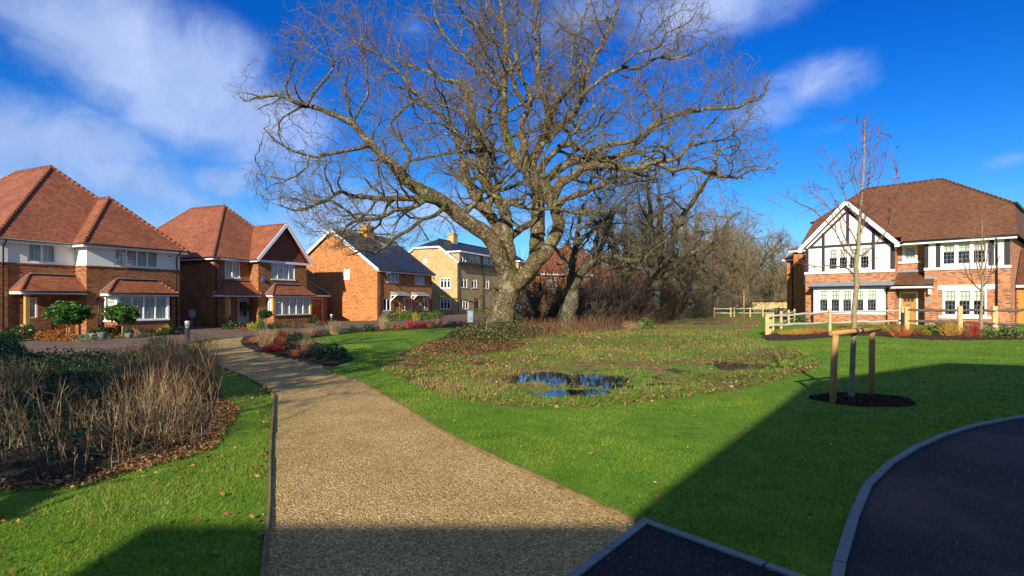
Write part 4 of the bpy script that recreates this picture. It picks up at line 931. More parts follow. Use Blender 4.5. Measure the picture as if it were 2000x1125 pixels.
# bay with lead roof
x0, x1, dd_ = .75, 4.95, .62
mb = MB(); mb.box(x0, -dd_, -.3, x1, 0, .72, 0); part(HE, 'bay_base', mb, multi_brick)
mb = MB(); mb.box(x0-.05, -dd_-.06, .72, x1+.05, 0, .80); part(HE, 'bay_sill', mb, white_paint, .006)
Bf = HE.plane((x0, -dd_), (1, 0)); window(HE, Bf, (.28, x1-x0-.28, .80, 2.42), 5, lat=(3, 5), blind='roller', fw=.12, mw=.2, rec=.02, name='bay_window')
window(HE, HE.plane((x0, 0), (0, -1)), (.1, dd_-.12, .80, 2.42), 1, lat=(2, 5), fw=.07, rec=.02, name='bay_window')
mb = MB(); mb.box(x0, -dd_, .8, x0+.27, -dd_+.12, 2.42); part(HE, 'corner_post', mb, white_paint, .006); mb = MB(); mb.box(x1-.27, -dd_, .8, x1, -dd_+.12, 2.42); mb.box(x1-.03, -dd_+.12, .8, x1, 0, 2.42); part(HE, 'corner_post', mb, white_paint, .006); mb = MB(); mb.box(x0-.04, -dd_-.05, 2.42, x1+.04, 0, 2.56); part(HE, 'bay_fascia', mb, white_paint, .006)
mb = MB(); mb.poly([(x0+.06, -.02, .8), (x1-.06, -.02, .8), (x1-.06, -.02, 2.4), (x0+.06, -.02, 2.4)]); part(HE, 'bay_room', mb, interior)
mb = MB(); A, B_ = x0-.25, XG+.05; roofpoly(mb, [(A, -dd_-.25, 2.62), (B_, -dd_-.25, 2.62), (B_, 0, 2.92), (A+.15, 0, 2.92)], 0, .05)
for x in np.arange(A+.5, B_, .85): mb.beam((x, -dd_-.24, 2.65), (x, -.01, 2.945), .06, .05)
lr = part(HE, 'bay_roof', mb, lead); mb = MB(); mb.box(A, -dd_-.28, 2.50, B_, -dd_-.24, 2.62); mb.build('gutter', black_pipe, lr)
# porch roof
pe0 = HE.loc(1737, y=-.35); pe1 = HE.loc(1822, y=-.35)
mb = MB(); roofpoly(mb, [(pe0, -.4, 2.62), (pe1, -.4, 2.62), (XC, 0, 3.06), (XC, .8, 3.5), (XG, .8, 3.5), (XG, 0, 3.06)][:2]+[(pe1, -.001, 3.0), (pe0, -.001, 3.0)])
roofpoly(mb, [(XG, -.002, 3.0), (XC, -.002, 3.0), (XC, .79, 3.48), (XG, .79, 3.48)]); pr = part(HE, 'porch_roof', mb, brown_tile)
mb = MB(); mb.box(pe0+.02, -.44, 2.42, pe1-.02, -.40, 2.58); mb.box(pe0+.02, -.40, 2.42, pe1-.02, -.0, 2.45); mb.build('fascia', white_paint, pr)
mb = MB(); mb.tube([(pe0-.05, -.48, 2.6), (pe1+.05, -.48, 2.6)], .05, 8); mb.build('gutter', black_pipe, pr)
mb = MB(); mb.box(XG, .72, 3.48, XC, .8, 3.62); mb.box(XC+.0, -.06, 2.98, pe1+.05, 0, 3.14); mb.build('lead_flashing', lead, pr)
mb = MB(); mb.box(pe1-.25, -.3, 2.02, pe1-.12, -.0, 2.42); mb.build('corbel', white_paint, pr)
# main roof with half hips
z7, zE = 7.42, EE-.02; EVy = -.35; by = 1.6; bk = 8.3+.35; byb = 6.7; rzE = 9.87; ry = 4.15
Lc, Rc = (-.35, EVy, zE), (XE+.35, EVy, zE); Lb, Rb = (-.02, by, z7), (XE+.05, by, z7); L0, R0_ = (2.8, ry, rzE), (7.2, ry, rzE)
LcB, RcB = (-.35, bk, zE), (XE+.35, bk, zE); LbB, RbB = (-.02, byb, z7), (XE+.05, byb, z7)
mb = MB(); sE = (rzE-zE)/(ry-EVy); zc_ = zE+(.02-EVy)*sE; roofpoly(mb, [(-.30, .02, zc_), (XG+.36, .02, zc_), (XG+.36, EVy, zE), Rc, Rb, R0_, L0, Lb]); roofpoly(mb, [LcB, RcB, RbB, R0_, L0, LbB]); roofpoly(mb, [Rb, RbB, R0_]); roofpoly(mb, [Lb, LbB, L0]); roofpoly(mb, [Rc, RcB, RbB, Rb]); roofpoly(mb, [(-.32, .02, zc_), LcB, LbB, Lb])
rf = part(HE, 'main_roof', mb, brown_tile); cb = MB()
for a, b in ((L0, R0_), (Rb, R0_), (Lb, L0), (RbB, R0_), (LbB, L0)): ridge_caps(cb, a, b, .08, .3)
cb.build('hip_and_ridge_tiles', brown_tile, rf)
mb = MB(); mb.beam((XE+.12, by-.15, z7), (XE+.12, byb, z7), .16, .12); mb.beam((-.1, by-.15, z7), (-.1, byb, z7), .16, .12); mb.build('half_hip_gutter', black_pipe, rf)
mb = MB(); hwg = gx+.35; ap = (gx, -.4, zA+.05); zg = zE-.02; ex = 3.3
roofpoly(mb, [(-.26, -.4, zg), ap, (gx, ex, zA+.05), (-.26, .2, zg)]); roofpoly(mb, [(XG+.26, -.4, zg), ap, (gx, ex, zA+.05), (XG+.26, .2, zg)]); gr = part(HE, 'gable_roof', mb, brown_tile)
cb = MB(); ridge_caps(cb, ap, (gx, ex-.3, zA+.05), .09); cb.build('ridge_tiles', brown_tile, gr)
mb = MB(); mb.beam((-.28, -.43, zg-.12), (gx, -.43, zA-.07), .05, .25); mb.beam((XG+.28, -.435, zg-.12), (gx, -.435, zA-.07), .05, .25); mb.box(-.34, -.46, zg-.28, -.08, -.405, zg-.04); mb.box(XG+.08, -.46, zg-.28, XG+.34, -.405, zg-.04)
part(HE, 'bargeboard', mb, white_paint)
mb = MB(); mb.box(XG+.5, EVy-.0, EE-.22, XE+.33, EVy+.04, EE-.06); mb.box(XG+.3, EVy+.04, EE-.22, XE+.3, -.004, EE-.18); mb.box(XG, 0, EE-.215, XC, .796, EE-.18); part(HE, 'fascia', mb, white_paint)
gutter(HE, [(XG+.5, EVy-.06, EE-.04), (XE+.4, EVy-.06, EE-.04)])
pipe(HE, HE.loc(1947, y=-.06), -.07, 0, EE-.5, elbow=(0, -.28), r=.045); pipe(HE, -.1, -.07, 0, EE-.5, elbow=(0, -.2)); pipe(HE, HE.loc(1732, y=-.1), -.1, 0, 2.5)
mb = MB(); a_ = E0.a(1809); mb.box(a_, -.03, 1.62, a_+.25, 0, 1.78); part(HE, 'number_plaque', mb, lead)
# garage right of E
HH = House('garage', 'brick garage with brown tiled roof and varnished orange door at right edge', 'garage', *(HE.P+HE.ux*11.05+HE.uy*2.6), TH_R, 0)
Fh = HH.front(0); mb = MB(); wall(mb, Fh, 0, 5.6, -.3, 2.55, [(.1, 4.9, 0, 2.2)]); wall(mb, HH.plane((5.6, 0), (0, 1)), 0, 6, -.3, 2.5); part(HH, 'wall', mb, [multi_brick, render_white, interior])
door(HH, Fh, (.1, 4.9, 0, 2.2), door_wood, door_wood, (8, .68, .88), name='garage_door', letter=False)
mb = MB(); roofpoly(mb, [(-.0, -.3, 2.6), (6, -.3, 2.6), (6, 3, 5.0), (0, 3, 5.0)]); roofpoly(mb, [(0, 6.3, 2.6), (6, 6.3, 2.6), (6, 3, 5.0), (0, 3, 5.0)]); part(HH, 'roof', mb, brown_tile)
mb = MB(); mb.box(0, -.3, 2.42, 6, -.26, 2.56); part(HH, 'fascia', mb, white_paint)
# house behind left of E
hp = np.array([(1550-CX)/FPX*47, 47.0])
HI = House('rear_house', 'narrow red brick house end just left of the timbered house', 'house', *hp, TH_R, 0)
mb = MB(); Fi = HI.front(0); wi = Fi.rect(1569.5, 1573, 534, 554); wall(mb, Fi, 0, 6, -.3, 5.95, [wi]); wall(mb, HI.left(0), -7, 0, -.3, 5.95)
X2 = Fi.a(1537); Fi2 = HI.front(1.2); X2 = Fi2.a(1537); wall(mb, Fi2, X2, 0, -.3, 5.3); wall(mb, HI.left(X2), -6, -1.2, -.3, 5.3)
part(HI, 'wall', mb, [ob, render_white, interior]); window(HI, Fi, wi, 1, sill=True)
mb = MB(); roofpoly(mb, [(-.35, -.35, 5.95), (6, -.35, 5.95), (6, 3, 7.4), (2.6, 3, 7.4)]); roofpoly(mb, [(-.35, -.35, 5.95), (2.6, 3, 7.4), (2.6, 5, 7.4), (-.35, 7.3, 5.95)]); roofpoly(mb, [(X2-.3, .9, 5.3), (.0, .9, 5.3), (.0, 2.8, 6.4), (X2+.6, 2.8, 6.4)]); roofpoly(mb, [(X2-.3, .9, 5.3), (X2+.6, 2.8, 6.4), (X2+.6, 5, 6.4), (X2-.3, 6, 5.3)])
part(HI, 'roof', mb, orange_tile); mb = MB(); mb.box(-.3, -.32, 5.76, 6, -.28, 5.92); mb.box(X2-.3, .92, 5.12, 0, .96, 5.28); part(HI, 'fascia', mb, white_paint)
pipe(HI, X2+.5, 1.12, 0, 5.1)
# the house behind the viewer whose roof shades the foreground
def sh(px_, py_, z): return None
SOFF = np.array([-SUN_DIR.x, -SUN_DIR.y])/math.tan(SUN_EL)
def caster(gx_, gy_, z): return (gx_-SOFF[0]*z, gy_-SOFF[1]*z, z)
HV = empty('shading_house', (6, -8, 0), 'brick house standing behind the viewpoint', 'house')
mb = MB(); e0 = caster(.85, 4.0, 5.2); k1 = caster(5.9, 10.8, 7.6); a1 = caster(11.2, 14.15, 9.2); k2 = caster(16.4, 12.0, 7.6); e1 = caster(19.5, 6.0, 5.2)
prof = [e0, k1, a1, k2, e1]; yf = -7.4
def flat_y(p): return (p[0]-SOFF[0]/SOFF[1]*(p[1]-yf), yf, p[2])
P_ = []
for (gx_, gy_), z in zip([(.85, 4.0), (5.9, 10.8), (11.2, 14.15), (16.4, 12.0), (19.5, 6.0)], [5.2, 7.6, 9.2, 7.6, 5.2]):
    zz = (gy_-yf)/SOFF[1]; xx = gx_-SOFF[0]*zz; P_.append((xx, yf, zz))
off = Vector((6, -8, 0))
def loc_(p, y=None): return (p[0]-off.x, (p[1] if y is None else y)-off.y, p[2])
bot = [(P_[0][0], yf, 0), (P_[-1][0], yf, 0)]
mb.poly([loc_(bot[0]), loc_(bot[1])]+[loc_(p) for p in reversed(P_)], 0)
mb.poly([loc_(bot[0], yf-9), loc_(P_[0], yf-9), loc_(P_[1], yf-9), loc_(P_[2], yf-9), loc_(P_[3], yf-9), loc_(P_[4], yf-9), loc_(bot[1], yf-9)], 0)
mb.poly([loc_(bot[0]), loc_(P_[0]), loc_(P_[0], yf-9), loc_(bot[0], yf-9)], 0); mb.poly([loc_(bot[1]), loc_(bot[1], yf-9), loc_(P_[4], yf-9), loc_(P_[4])], 0)
mb.build('wall', red_brick, HV); mb = MB()
for a, b in zip(P_, P_[1:]):
    p, q, r, s = Vector(loc_(a)), Vector(loc_(b)), Vector(loc_(b, yf-9)), Vector(loc_(a, yf-9)); roofpoly(mb, [p+Vector((0, 0, .05)), q+Vector((0, 0, .05)), r+Vector((0, 0, .05)), s+Vector((0, 0, .05))])
mb.build('roof', brown_tile, HV)
HV2 = empty('shading_garage', (-4, -8, 0), 'low hipped brick garage standing behind the viewpoint', 'garage'); zz = (3.78-yf)/SOFF[1]; x1_ = P_[0][0]; x0_ = -5.5
mb = MB(); mb.box(x0_+4, yf+8-6, 0, x1_+4-.01, yf+8, zz-.1); mb.build('wall', red_brick, HV2); mb = MB()
roofpoly(mb, [(x0_+3.8, yf+8.2, zz-.02), (x1_+3.98, yf+8.2, zz-.02), (x1_+3.98, yf+5, zz+1.0), (x0_+5.3, yf+5, zz+1.0)]); roofpoly(mb, [(x0_+3.8, yf+8.2, zz-.02), (x0_+5.3, yf+5, zz+1.0), (x0_+3.8, yf+1.8, zz-.02)]); mb.build('roof', brown_tile, HV2)

# ---------------------------------------------------------------- fences
def fence(name, label, posts, rails, mat_post, mat_rail, pw_=.13, pd=.09, zt=1.15, cat='fence'):
    """posts: (x, y, ztop, n) ; rails: list of (i, j, z0, z1, r) """
    root = empty(name, (posts[0][0], posts[0][1], gz(posts[0][0], posts[0][1])), label, cat)
    ox, oy, oz = root.location
    for p in posts:
        x, y, ztp = p[:3]; mb = MB(); g = gz(x, y); w2 = pw_*(p[3] if len(p) > 3 else 1)
        mb.hexa([(x-ox-w2/2, y-oy-pd/2, g-.2-oz), (x-ox+w2/2, y-oy-pd/2, g-.2-oz), (x-ox+w2/2, y-oy+pd/2, g-.2-oz), (x-ox-w2/2, y-oy+pd/2, g-.2-oz),
                 (x-ox-w2/2, y-oy-pd/2, ztp-oz), (x-ox+w2/2, y-oy-pd/2, ztp-oz-.02), (x-ox+w2/2, y-oy+pd/2, ztp-oz-.05), (x-ox-w2/2, y-oy+pd/2, ztp-oz-.03)])
        mb.build('post', mat_post, root, .012)
    rg = random.Random(len(posts))
    for (i, j, za, zb_, r) in rails:
        a = Vector((posts[i][0], posts[i][1], za))-Vector((ox, oy, oz)); b = Vector((posts[j][0], posts[j][1], zb_))-Vector((ox, oy, oz)); pts = []; rad = []
        k = 7
        for q in range(k+1):
            t = q/k; p = a.lerp(b, t); p.z += math.sin(t*math.pi)*rg.uniform(-.03, .03)+rg.uniform(-.008, .008); pts.append(p); rad.append(r*(.75+.35*math.sin(t*math.pi))*rg.uniform(.92, 1.05))
        mb = MB(); mb.tube(pts, rad, 7); mb.build('rail', mat_rail, root)
    return root
def postat(px, pyb, pyt, w=1):
    x, y = gp(px, pyb); return (x, y, EYE-(pyt-HY)/FPX*y, w)
def zat(p, py): return EYE-(py-HY)/FPX*p[1]
ps = [postat(1498, 656, 612.5, 1.3), postat(1620.5, 650, 603.5), postat(1763, 653, 598, 1.2)]
fence('cleft_rail_fence', 'pale two rail timber fence running left of the orange front door', ps, [(0, 1, zat(ps[0], 618), zat(ps[1], 610), .05), (1, 2, zat(ps[1], 610.3), zat(ps[2], 606.5), .05), (0, 1, zat(ps[0], 636.5), zat(ps[1], 630.5), .055), (1, 2, zat(ps[1], 630.8), zat(ps[2], 625.8), .055)], fence_wood, fence_grey)
ps = [postat(1771, 655, 599, 1.3), postat(1875, 657, 597, 1.3), postat(1943, 655, 597, 1.6), postat(2040, 656, 594, 1.3), postat(2150, 656, 592, 1.3)]
fence('cleft_rail_fence', 'two rail fence with dark rails and thick posts before the right hand window', ps, [(0, 1, zat(ps[0], 605.5), zat(ps[1], 606.5), .065), (1, 2, zat(ps[1], 606.5), zat(ps[2], 607.5), .065), (2, 3, zat(ps[2], 607), zat(ps[3], 605), .065), (3, 4, zat(ps[3], 605), zat(ps[4], 605), .065),
      (0, 1, zat(ps[0], 626.5), zat(ps[1], 629), .06), (1, 2, zat(ps[1], 630), zat(ps[2], 632.5), .06), (2, 3, zat(ps[2], 633), zat(ps[3], 636), .06), (3, 4, zat(ps[3], 636), zat(ps[4], 636), .06)], fence_wood, fence_dark, pw_=.15)
ps = [postat(1503, 655, 612.5), postat(1509, 649, 610), postat(1525.3, 641.8, 607), postat(1540, 633, 604.8), postat(1551.6, 627, 603.2)]
fence('cleft_rail_fence', 'pale timber fence going back from the corner post beside the lawn', ps, [(i, i+1, ps[i][2]-.22, ps[i+1][2]-.22, .05) for i in range(4)]+[(i, i+1, ps[i][2]-.68, ps[i+1][2]-.68, .05) for i in range(4)], fence_wood, fence_grey)
ps = [postat(p, 619, 600, .9) for p in (1395, 1427, 1434, 1465, 1490, 1521, 1560)]
fence('far_rail_fence', 'distant low timber rail fence beyond the lawn near tree line', ps, [(i, i+1, ps[i][2]-.15, ps[i+1][2]-.15, .06) for i in range(6)]+[(i, i+1, ps[i][2]-.6, ps[i+1][2]-.6, .06) for i in range(6)], fence_wood, fence_grey)
x0, y0 = gp(1465, 611); x1, y1 = gp(1580, 611); mb = MB()
for i in range(26): t = i/26; mb.box((x1-x0)*t, 0, 0, (x1-x0)*t+(x1-x0)/27, .06, 1.42-.0*t+.03*math.sin(i*2.1))
f = mb.build('board_fence', fence_wood); f.location = (x0, y0, 0); tag(f, 'distant pale close boarded fence left of the red brick house end', 'fence')

# ---------------------------------------------------------------- street furniture
def bollard(px, pyb, h, r, label):
    x, y = gp(px, pyb); root = empty('bollard_light', (x, y, gz(x, y)), label, 'bollard')
    mb = MB(); mb.lathe([(r*1.35, 0), (r*1.35, .02), (r, .03), (r, h*.72), (0, h*.72)], 18); mb.build('post', simple('dark_grey_post', (.03, .032, .036), .45, .1), root)
    mb = MB(); mb.lathe([(r*.8, h*.72), (r*.8, h*.80), (r*1.04, h*.80), (r*1.04, h*.97), (r*.9, h), (0, h)], 18); mb.build('lamp_head', simple('brushed_silver', (.6, .62, .64), .35, .05, 5, metal=.6), root)
    return root
bollard(366, 673, 1.0, .095, 'dark bollard light with silver cap where path meets the driveway')
bollard(647.5, 636, .85, .10, 'silver topped bollard light in front of the small garage')
def box_thing(name, label, cat, px0, px1, pyb, h, dep, mat, cap=True):
    x0, y0 = gp(px0, pyb); x1, y1 = gp(px1, pyb); root = empty(name, ((x0+x1)/2, y0, gz(x0, y0)), label, cat); w_ = (x1-x0)/2
    mb = MB(); mb.box(-w_, 0, -.05, w_, dep, h); mb.build('body', mat, root, .015)
    mb = MB(); mb.box(-w_-.02, -.02, h, w_+.02, dep+.02, h+.04); mb.build('lid', mat, root, .01)
    mb = MB(); mb.box(-w_+.04, -.012, .12, -.01, 0, h-.06); mb.box(.01, -.012, .12, w_-.04, 0, h-.06); mb.build('door', mat, root)
    return root
box_thing('utility_cabinet', 'blue grey utility cabinet on the verge left of the oak trunk', 'cabinet', 913, 924, 630, .85, .35, simple('cabinet_blue_grey', (.20, .28, .33), .5, .08))
x, y = gp(375, 640); root = empty('meter_post', (x, y, gz(x, y)), 'pale grey meter box on a short post by the brick side wall', 'meter box'); mb = MB(); mb.box(-.03, -.03, 0, .03, .03, .75); mb.build('post', lead, root)
mb = MB(); mb.box(-.19, -.08, .72, .19, .1, 1.25); mb.build('box', simple('pale_grey_box', (.45, .47, .48), .5, .05), root, .02)
# staked young tree frame
def stake(px, pyb, r, ztop, label, lean=0):
    x, y = gp(px, pyb); mb = MB(); mb.tube([(0, 0, -.3), (lean*.5, 0, ztop*.5), (lean, 0, ztop)], [r*1.03, r, r*.98], 14); o = mb.build('stake', stake_wood); o.location = (x, y, gz(x, y)); return tag(o, label, 'stake'), x, y
s1, xs1, ys1 = stake(1625, 789, .047, 1.07, 'left pine stake beside the young staked tree', .055)
s2, xs2, ys2 = stake(1703, 776.5, .045, 1.10, 'right pine stake beside the young staked tree', 0)
a = Vector((xs1-.03, ys1-.02, 1.10)); b = Vector((xs2+.14, ys2+.02, 1.135)); root = empty('cross_rail', tuple(a), 'horizontal round pine rail across the two stakes with black tie', 'rail')
mb = MB(); mb.tube([Vector((0, 0, 0)), b-a], [.037, .035], 14); mb.build('pole', stake_wood, root)
mb = MB()
for t in (.49, .60): c = (b-a)*t; d = (b-a).normalized(); mb.tube([c-d*.025, c+d*.02], .043, 14)
mb.tube([(b-a)*.52+Vector((0, .07, 0)), (b-a)*.44+Vector((0, .12, .0)), (b-a)*.40+Vector((0, .05, .01))], .018, 8)
mb.build('tie', black_pipe, root)

# ---------------------------------------------------------------- parked cars behind the oak
def car(px, pyb, rz, col, label):
    x, y = gp(px, pyb); root = empty('parked_car', (x, y, gz(x, y)), label, 'car', rz)
    prof = [(-2.1, .35), (-2.15, .75), (-2.0, .95), (-1.75, 1.02), (-1.25, 1.38), (-.6, 1.46), (.3, 1.44), (1.0, 1.05), (1.75, .93), (2.1, .72), (2.12, .35)]
    mb = MB(); hw = .88
    ins = lambda z: hw-(.16*max(0, (z-.95)/.5))
    for (x0, z0), (x1, z1) in zip(prof, prof[1:]): mb.poly([(x0, -ins(z0), z0), (x1, -ins(z1), z1), (x1, ins(z1), z1), (x0, ins(z0), z0)], 0, True)
    mb.poly([(p[0], -ins(p[1]), p[1]) for p in reversed(prof)], 0); mb.poly([(p[0], ins(p[1]), p[1]) for p in prof], 0); mb.poly([(-2.1, -hw, .35), (-2.1, hw, .35), (2.12, hw, .35), (2.12, -hw, .35)], 0)
    body = mb.build('body', col, root)
    mb = MB()
    for s_ in (-1, 1): mb.poly([(-1.55, s_*(ins(1.05)+.006), 1.04), (.85, s_*(ins(1.05)+.006), 1.04), (.28, s_*(ins(1.38)+.006), 1.36), (-1.15, s_*(ins(1.36)+.006), 1.34)])
    mb.poly([(-1.72, -.7, 1.07), (-1.72, .7, 1.07), (-1.3, .66, 1.36), (-1.3, -.66, 1.36)]); mb.poly([(.98, -.7, 1.09), (.98, .7, 1.09), (.42, .66, 1.41), (.42, -.66, 1.41)]); mb.build('window', MATS['dark_door_glass'], root)
    for wx in (-1.3, 1.3):
        for s_ in (-1, 1):
            mb = MB(); mb.tube([(wx, s_*.72, .33), (wx, s_*.91, .33)], .33, 20); wh = mb.build('wheel', black_pipe, root); mb = MB(); mb.tube([(wx, s_*.90, .33), (wx, s_*.918, .33)], .2, 14); mb.build('rim', MATS['steel'], wh)
    for s_ in (-1, 1):
        mb = MB(); mb.box(-2.16, s_*.62-.14, .72, -2.05, s_*.62+.14, .88); mb.build('tail_light', SM['red'], root); mb = MB(); mb.box(2.0, s_*.62-.16, .62, 2.13, s_*.62+.16, .76); mb.build('headlight', white_paint, root)
    return root
def paint(name, c):
    m, n = newmat(name); p = finish(m, n, c, .3, spec=.5); p.inputs['Coat Weight'].default_value = .8; MATS[name] = m; return m
car(1012, 615, R(-60), paint('silver_blue_paint', (.20, .27, .32)), 'silver blue parked car partly hidden behind the oak trunk')
car(1068, 616, R(-15), paint('dark_blue_paint', (.03, .04, .06)), 'dark hatchback parked between the oak and the next tree')

# ---------------------------------------------------------------- trees
def catmull(P, R_, step):
    P = np.array(P, float); R_ = np.array(R_, float); out = []; ro = []
    for i in range(len(P)-1):
        a, b, c, d = P[max(i-1, 0)], P[i], P[i+1], P[min(i+2, len(P)-1)]
        k = max(1, int(np.linalg.norm(c-b)/step))
        for j in range(k):
            t = j/k; out.append(.5*((2*b)+(-a+c)*t+(2*a-5*b+4*c-d)*t*t+(-a+3*b-3*c+d)*t**3)); ro.append(R_[i]*(1-t)+R_[i+1]*t)
    out.append(P[-1]); ro.append(R_[-1]); return np.array(out), np.array(ro)
class Skel:
    def __init__(s): s.p = []; s.par = []; s.r = []; s.paths = []
    def limb(s, pts, rads, step=.35, jit=.03, rng=RNG):
        """pts world (n,3); attaches its first point to the nearest existing node"""
        Q, rr = catmull(pts, rads, step); Q[1:-1] += rng.normal(0, jit, Q[1:-1].shape)
        if s.p:
            A = np.array(s.p); par = int(np.argmin(((A-Q[0])**2).sum(1))); start = 0
            if np.linalg.norm(A[par]-Q[0]) < step*.5: Q = Q[1:]; rr = rr[1:]
        else: par = -1
        ids = []
        for q, r in zip(Q, rr):
            s.p.append(q); s.par.append(par); s.r.append(r); par = len(s.p)-1; ids.append(par)
        s.paths.append(ids); return ids
    def grow(s, A, infl, kill, step, iters, rng, up=.08, jit=.25):
        P = list(s.p); n0 = len(P); D = np.full(len(A), 1e9); I = np.zeros(len(A), int); alive = np.ones(len(A), bool)
        new = np.arange(n0)
        for it in range(iters):
            NP = np.array([P[i] for i in new])
            al = np.where(alive)[0]
            if len(al) == 0: break
            for c0 in range(0, len(NP), 400):
                B = NP[c0:c0+400]; d = np.sqrt(np.maximum(0, ((A[al]**2).sum(1)[:, None]+(B**2).sum(1)[None]-2*A[al]@B.T)))
                m = d.argmin(1); dm = d[np.arange(len(al)), m]; better = dm < D[al]; D[al[better]] = dm[better]; I[al[better]] = new[c0+m[better]]
            alive &= D > kill; act = np.where(alive & (D < infl))[0]
            if len(act) == 0: break
            PA = np.array(P); v = A[act]-PA[I[act]]; v /= np.linalg.norm(v, axis=1, keepdims=True)+1e-9
            S = np.zeros((len(P), 3)); np.add.at(S, I[act], v); src = np.unique(I[act]); dirs = S[src]
            dirs /= np.linalg.norm(dirs, axis=1, keepdims=True)+1e-9; dirs += rng.normal(0, jit, dirs.shape); dirs[:, 2] += up
            dirs /= np.linalg.norm(dirs, axis=1, keepdims=True); b = len(P)
            for i, d in zip(src, dirs): P.append(PA[i]+d*step); s.par.append(int(i)); s.r.append(0)
            new = np.arange(b, len(P))
            if len(P) > 60000: break
        s.p = P
    def rec(s, inside, rng, lens=(4.2, 1.7), dens=(.42, .55), step=.30, kink=.30, up=.06, rmin=.013, ratio=.58, minr=.0):
        """side branches on every limb, then branchlets on those: angular, reaching outwards"""
        paths = [(ids, 0) for ids in s.paths]; qi = 0; n0 = len(paths)
        while qi < len(paths):
            ids, lv = paths[qi]; qi += 1
            if lv >= len(lens) or len(s.p) > 42000: continue
            n = len(ids); side = rng.choice([-1, 1])
            for k in range(2, n):
                i = ids[k]; r = s.r[i]
                if lv == 0 and r > .30: continue
                if rng.random() > dens[lv]: continue
                d = s.p[i]-s.p[s.par[i]]; d = d/(np.linalg.norm(d)+1e-9); side = -side
                a = np.cross(d, [0, 0, 1]); a = a/(np.linalg.norm(a)+1e-9); b = np.cross(a, d); ph = rng.uniform(-1.1, 1.1); lat = a*side*math.cos(ph)+b*math.sin(ph)*(1 if rng.random() < .75 else -1)
                ang = rng.uniform(.55, 1.15); D = d*math.cos(ang)+lat*math.sin(ang); rem = (n-k)/n
                L = lens[lv]*rng.uniform(.35, 1.15)*(.35+.75*min(1, rem+.25)); rc = min(r*ratio*rng.uniform(.7, 1.1), L*.027+.004); m = max(3, int(L/step)); P = s.p[i]; par = i; new = []
                for j in range(m):
                    D = D+rng.normal(0, kink, 3); D[2] += up; D = D/np.linalg.norm(D); P = P+D*step*rng.uniform(.75, 1.25)
                    if not inside(P, rng): break
                    s.p.append(P); s.par.append(par); s.r.append(max(rmin*.7, rc*(1-.75*(j+1)/m))); par = len(s.p)-1; new.append(par)
                if len(new) > 2: paths.append((new, lv+1))
    def radii(s, tip=.011, ex=2.3, cap=.2):
        n = len(s.p); acc = np.zeros(n); par = s.par; r = np.zeros(n); leaf = np.ones(n, bool)
        for i in range(n):
            if par[i] >= 0: leaf[par[i]] = False
        for i in range(n-1, -1, -1):
            if acc[i] == 0: acc[i] = tip**ex
            r[i] = min(cap, acc[i]**(1/ex))
            if s.r[i] > 0: r[i] = max(s.r[i], 0)
            if par[i] >= 0: acc[par[i]] += acc[i]
        s.rad = r; s.leaf = leaf; return r
def twiglets(P, D, n_per, length, r0, rng, segs=4, wig=.45, fork=.6, up=.10):
    """zig-zag twigs from points P along directions D"""
    P = np.repeat(P, n_per, 0); D = np.repeat(D, n_per, 0)
    out = []
    def run(P, D, L, r, segs, depth):
        D = D+rng.normal(0, .75 if depth == 0 else .55, D.shape); D /= np.linalg.norm(D, axis=1, keepdims=True)
        st = L*rng.uniform(.6, 1.4, (len(P), 1))/segs
        for k in range(segs):
            D = D+rng.normal(0, wig, D.shape); D[:, 2] += up; D /= np.linalg.norm(D, axis=1, keepdims=True)
            Q = P+D*st; ra = r*(1-.6*k/segs); rb = r*(1-.6*(k+1)/segs); out.append((P, Q, np.full(len(P), ra), np.full(len(P), rb)))
            if depth < 1 and k >= 0:
                m = rng.random(len(P)) < fork
                run(P[m], D[m], L*.5, r*.72, 3, depth+1)
            P = Q
    run(P, D, length, r0, segs, 0)
    return [np.concatenate([o[i] for o in out]) for i in range(4)]
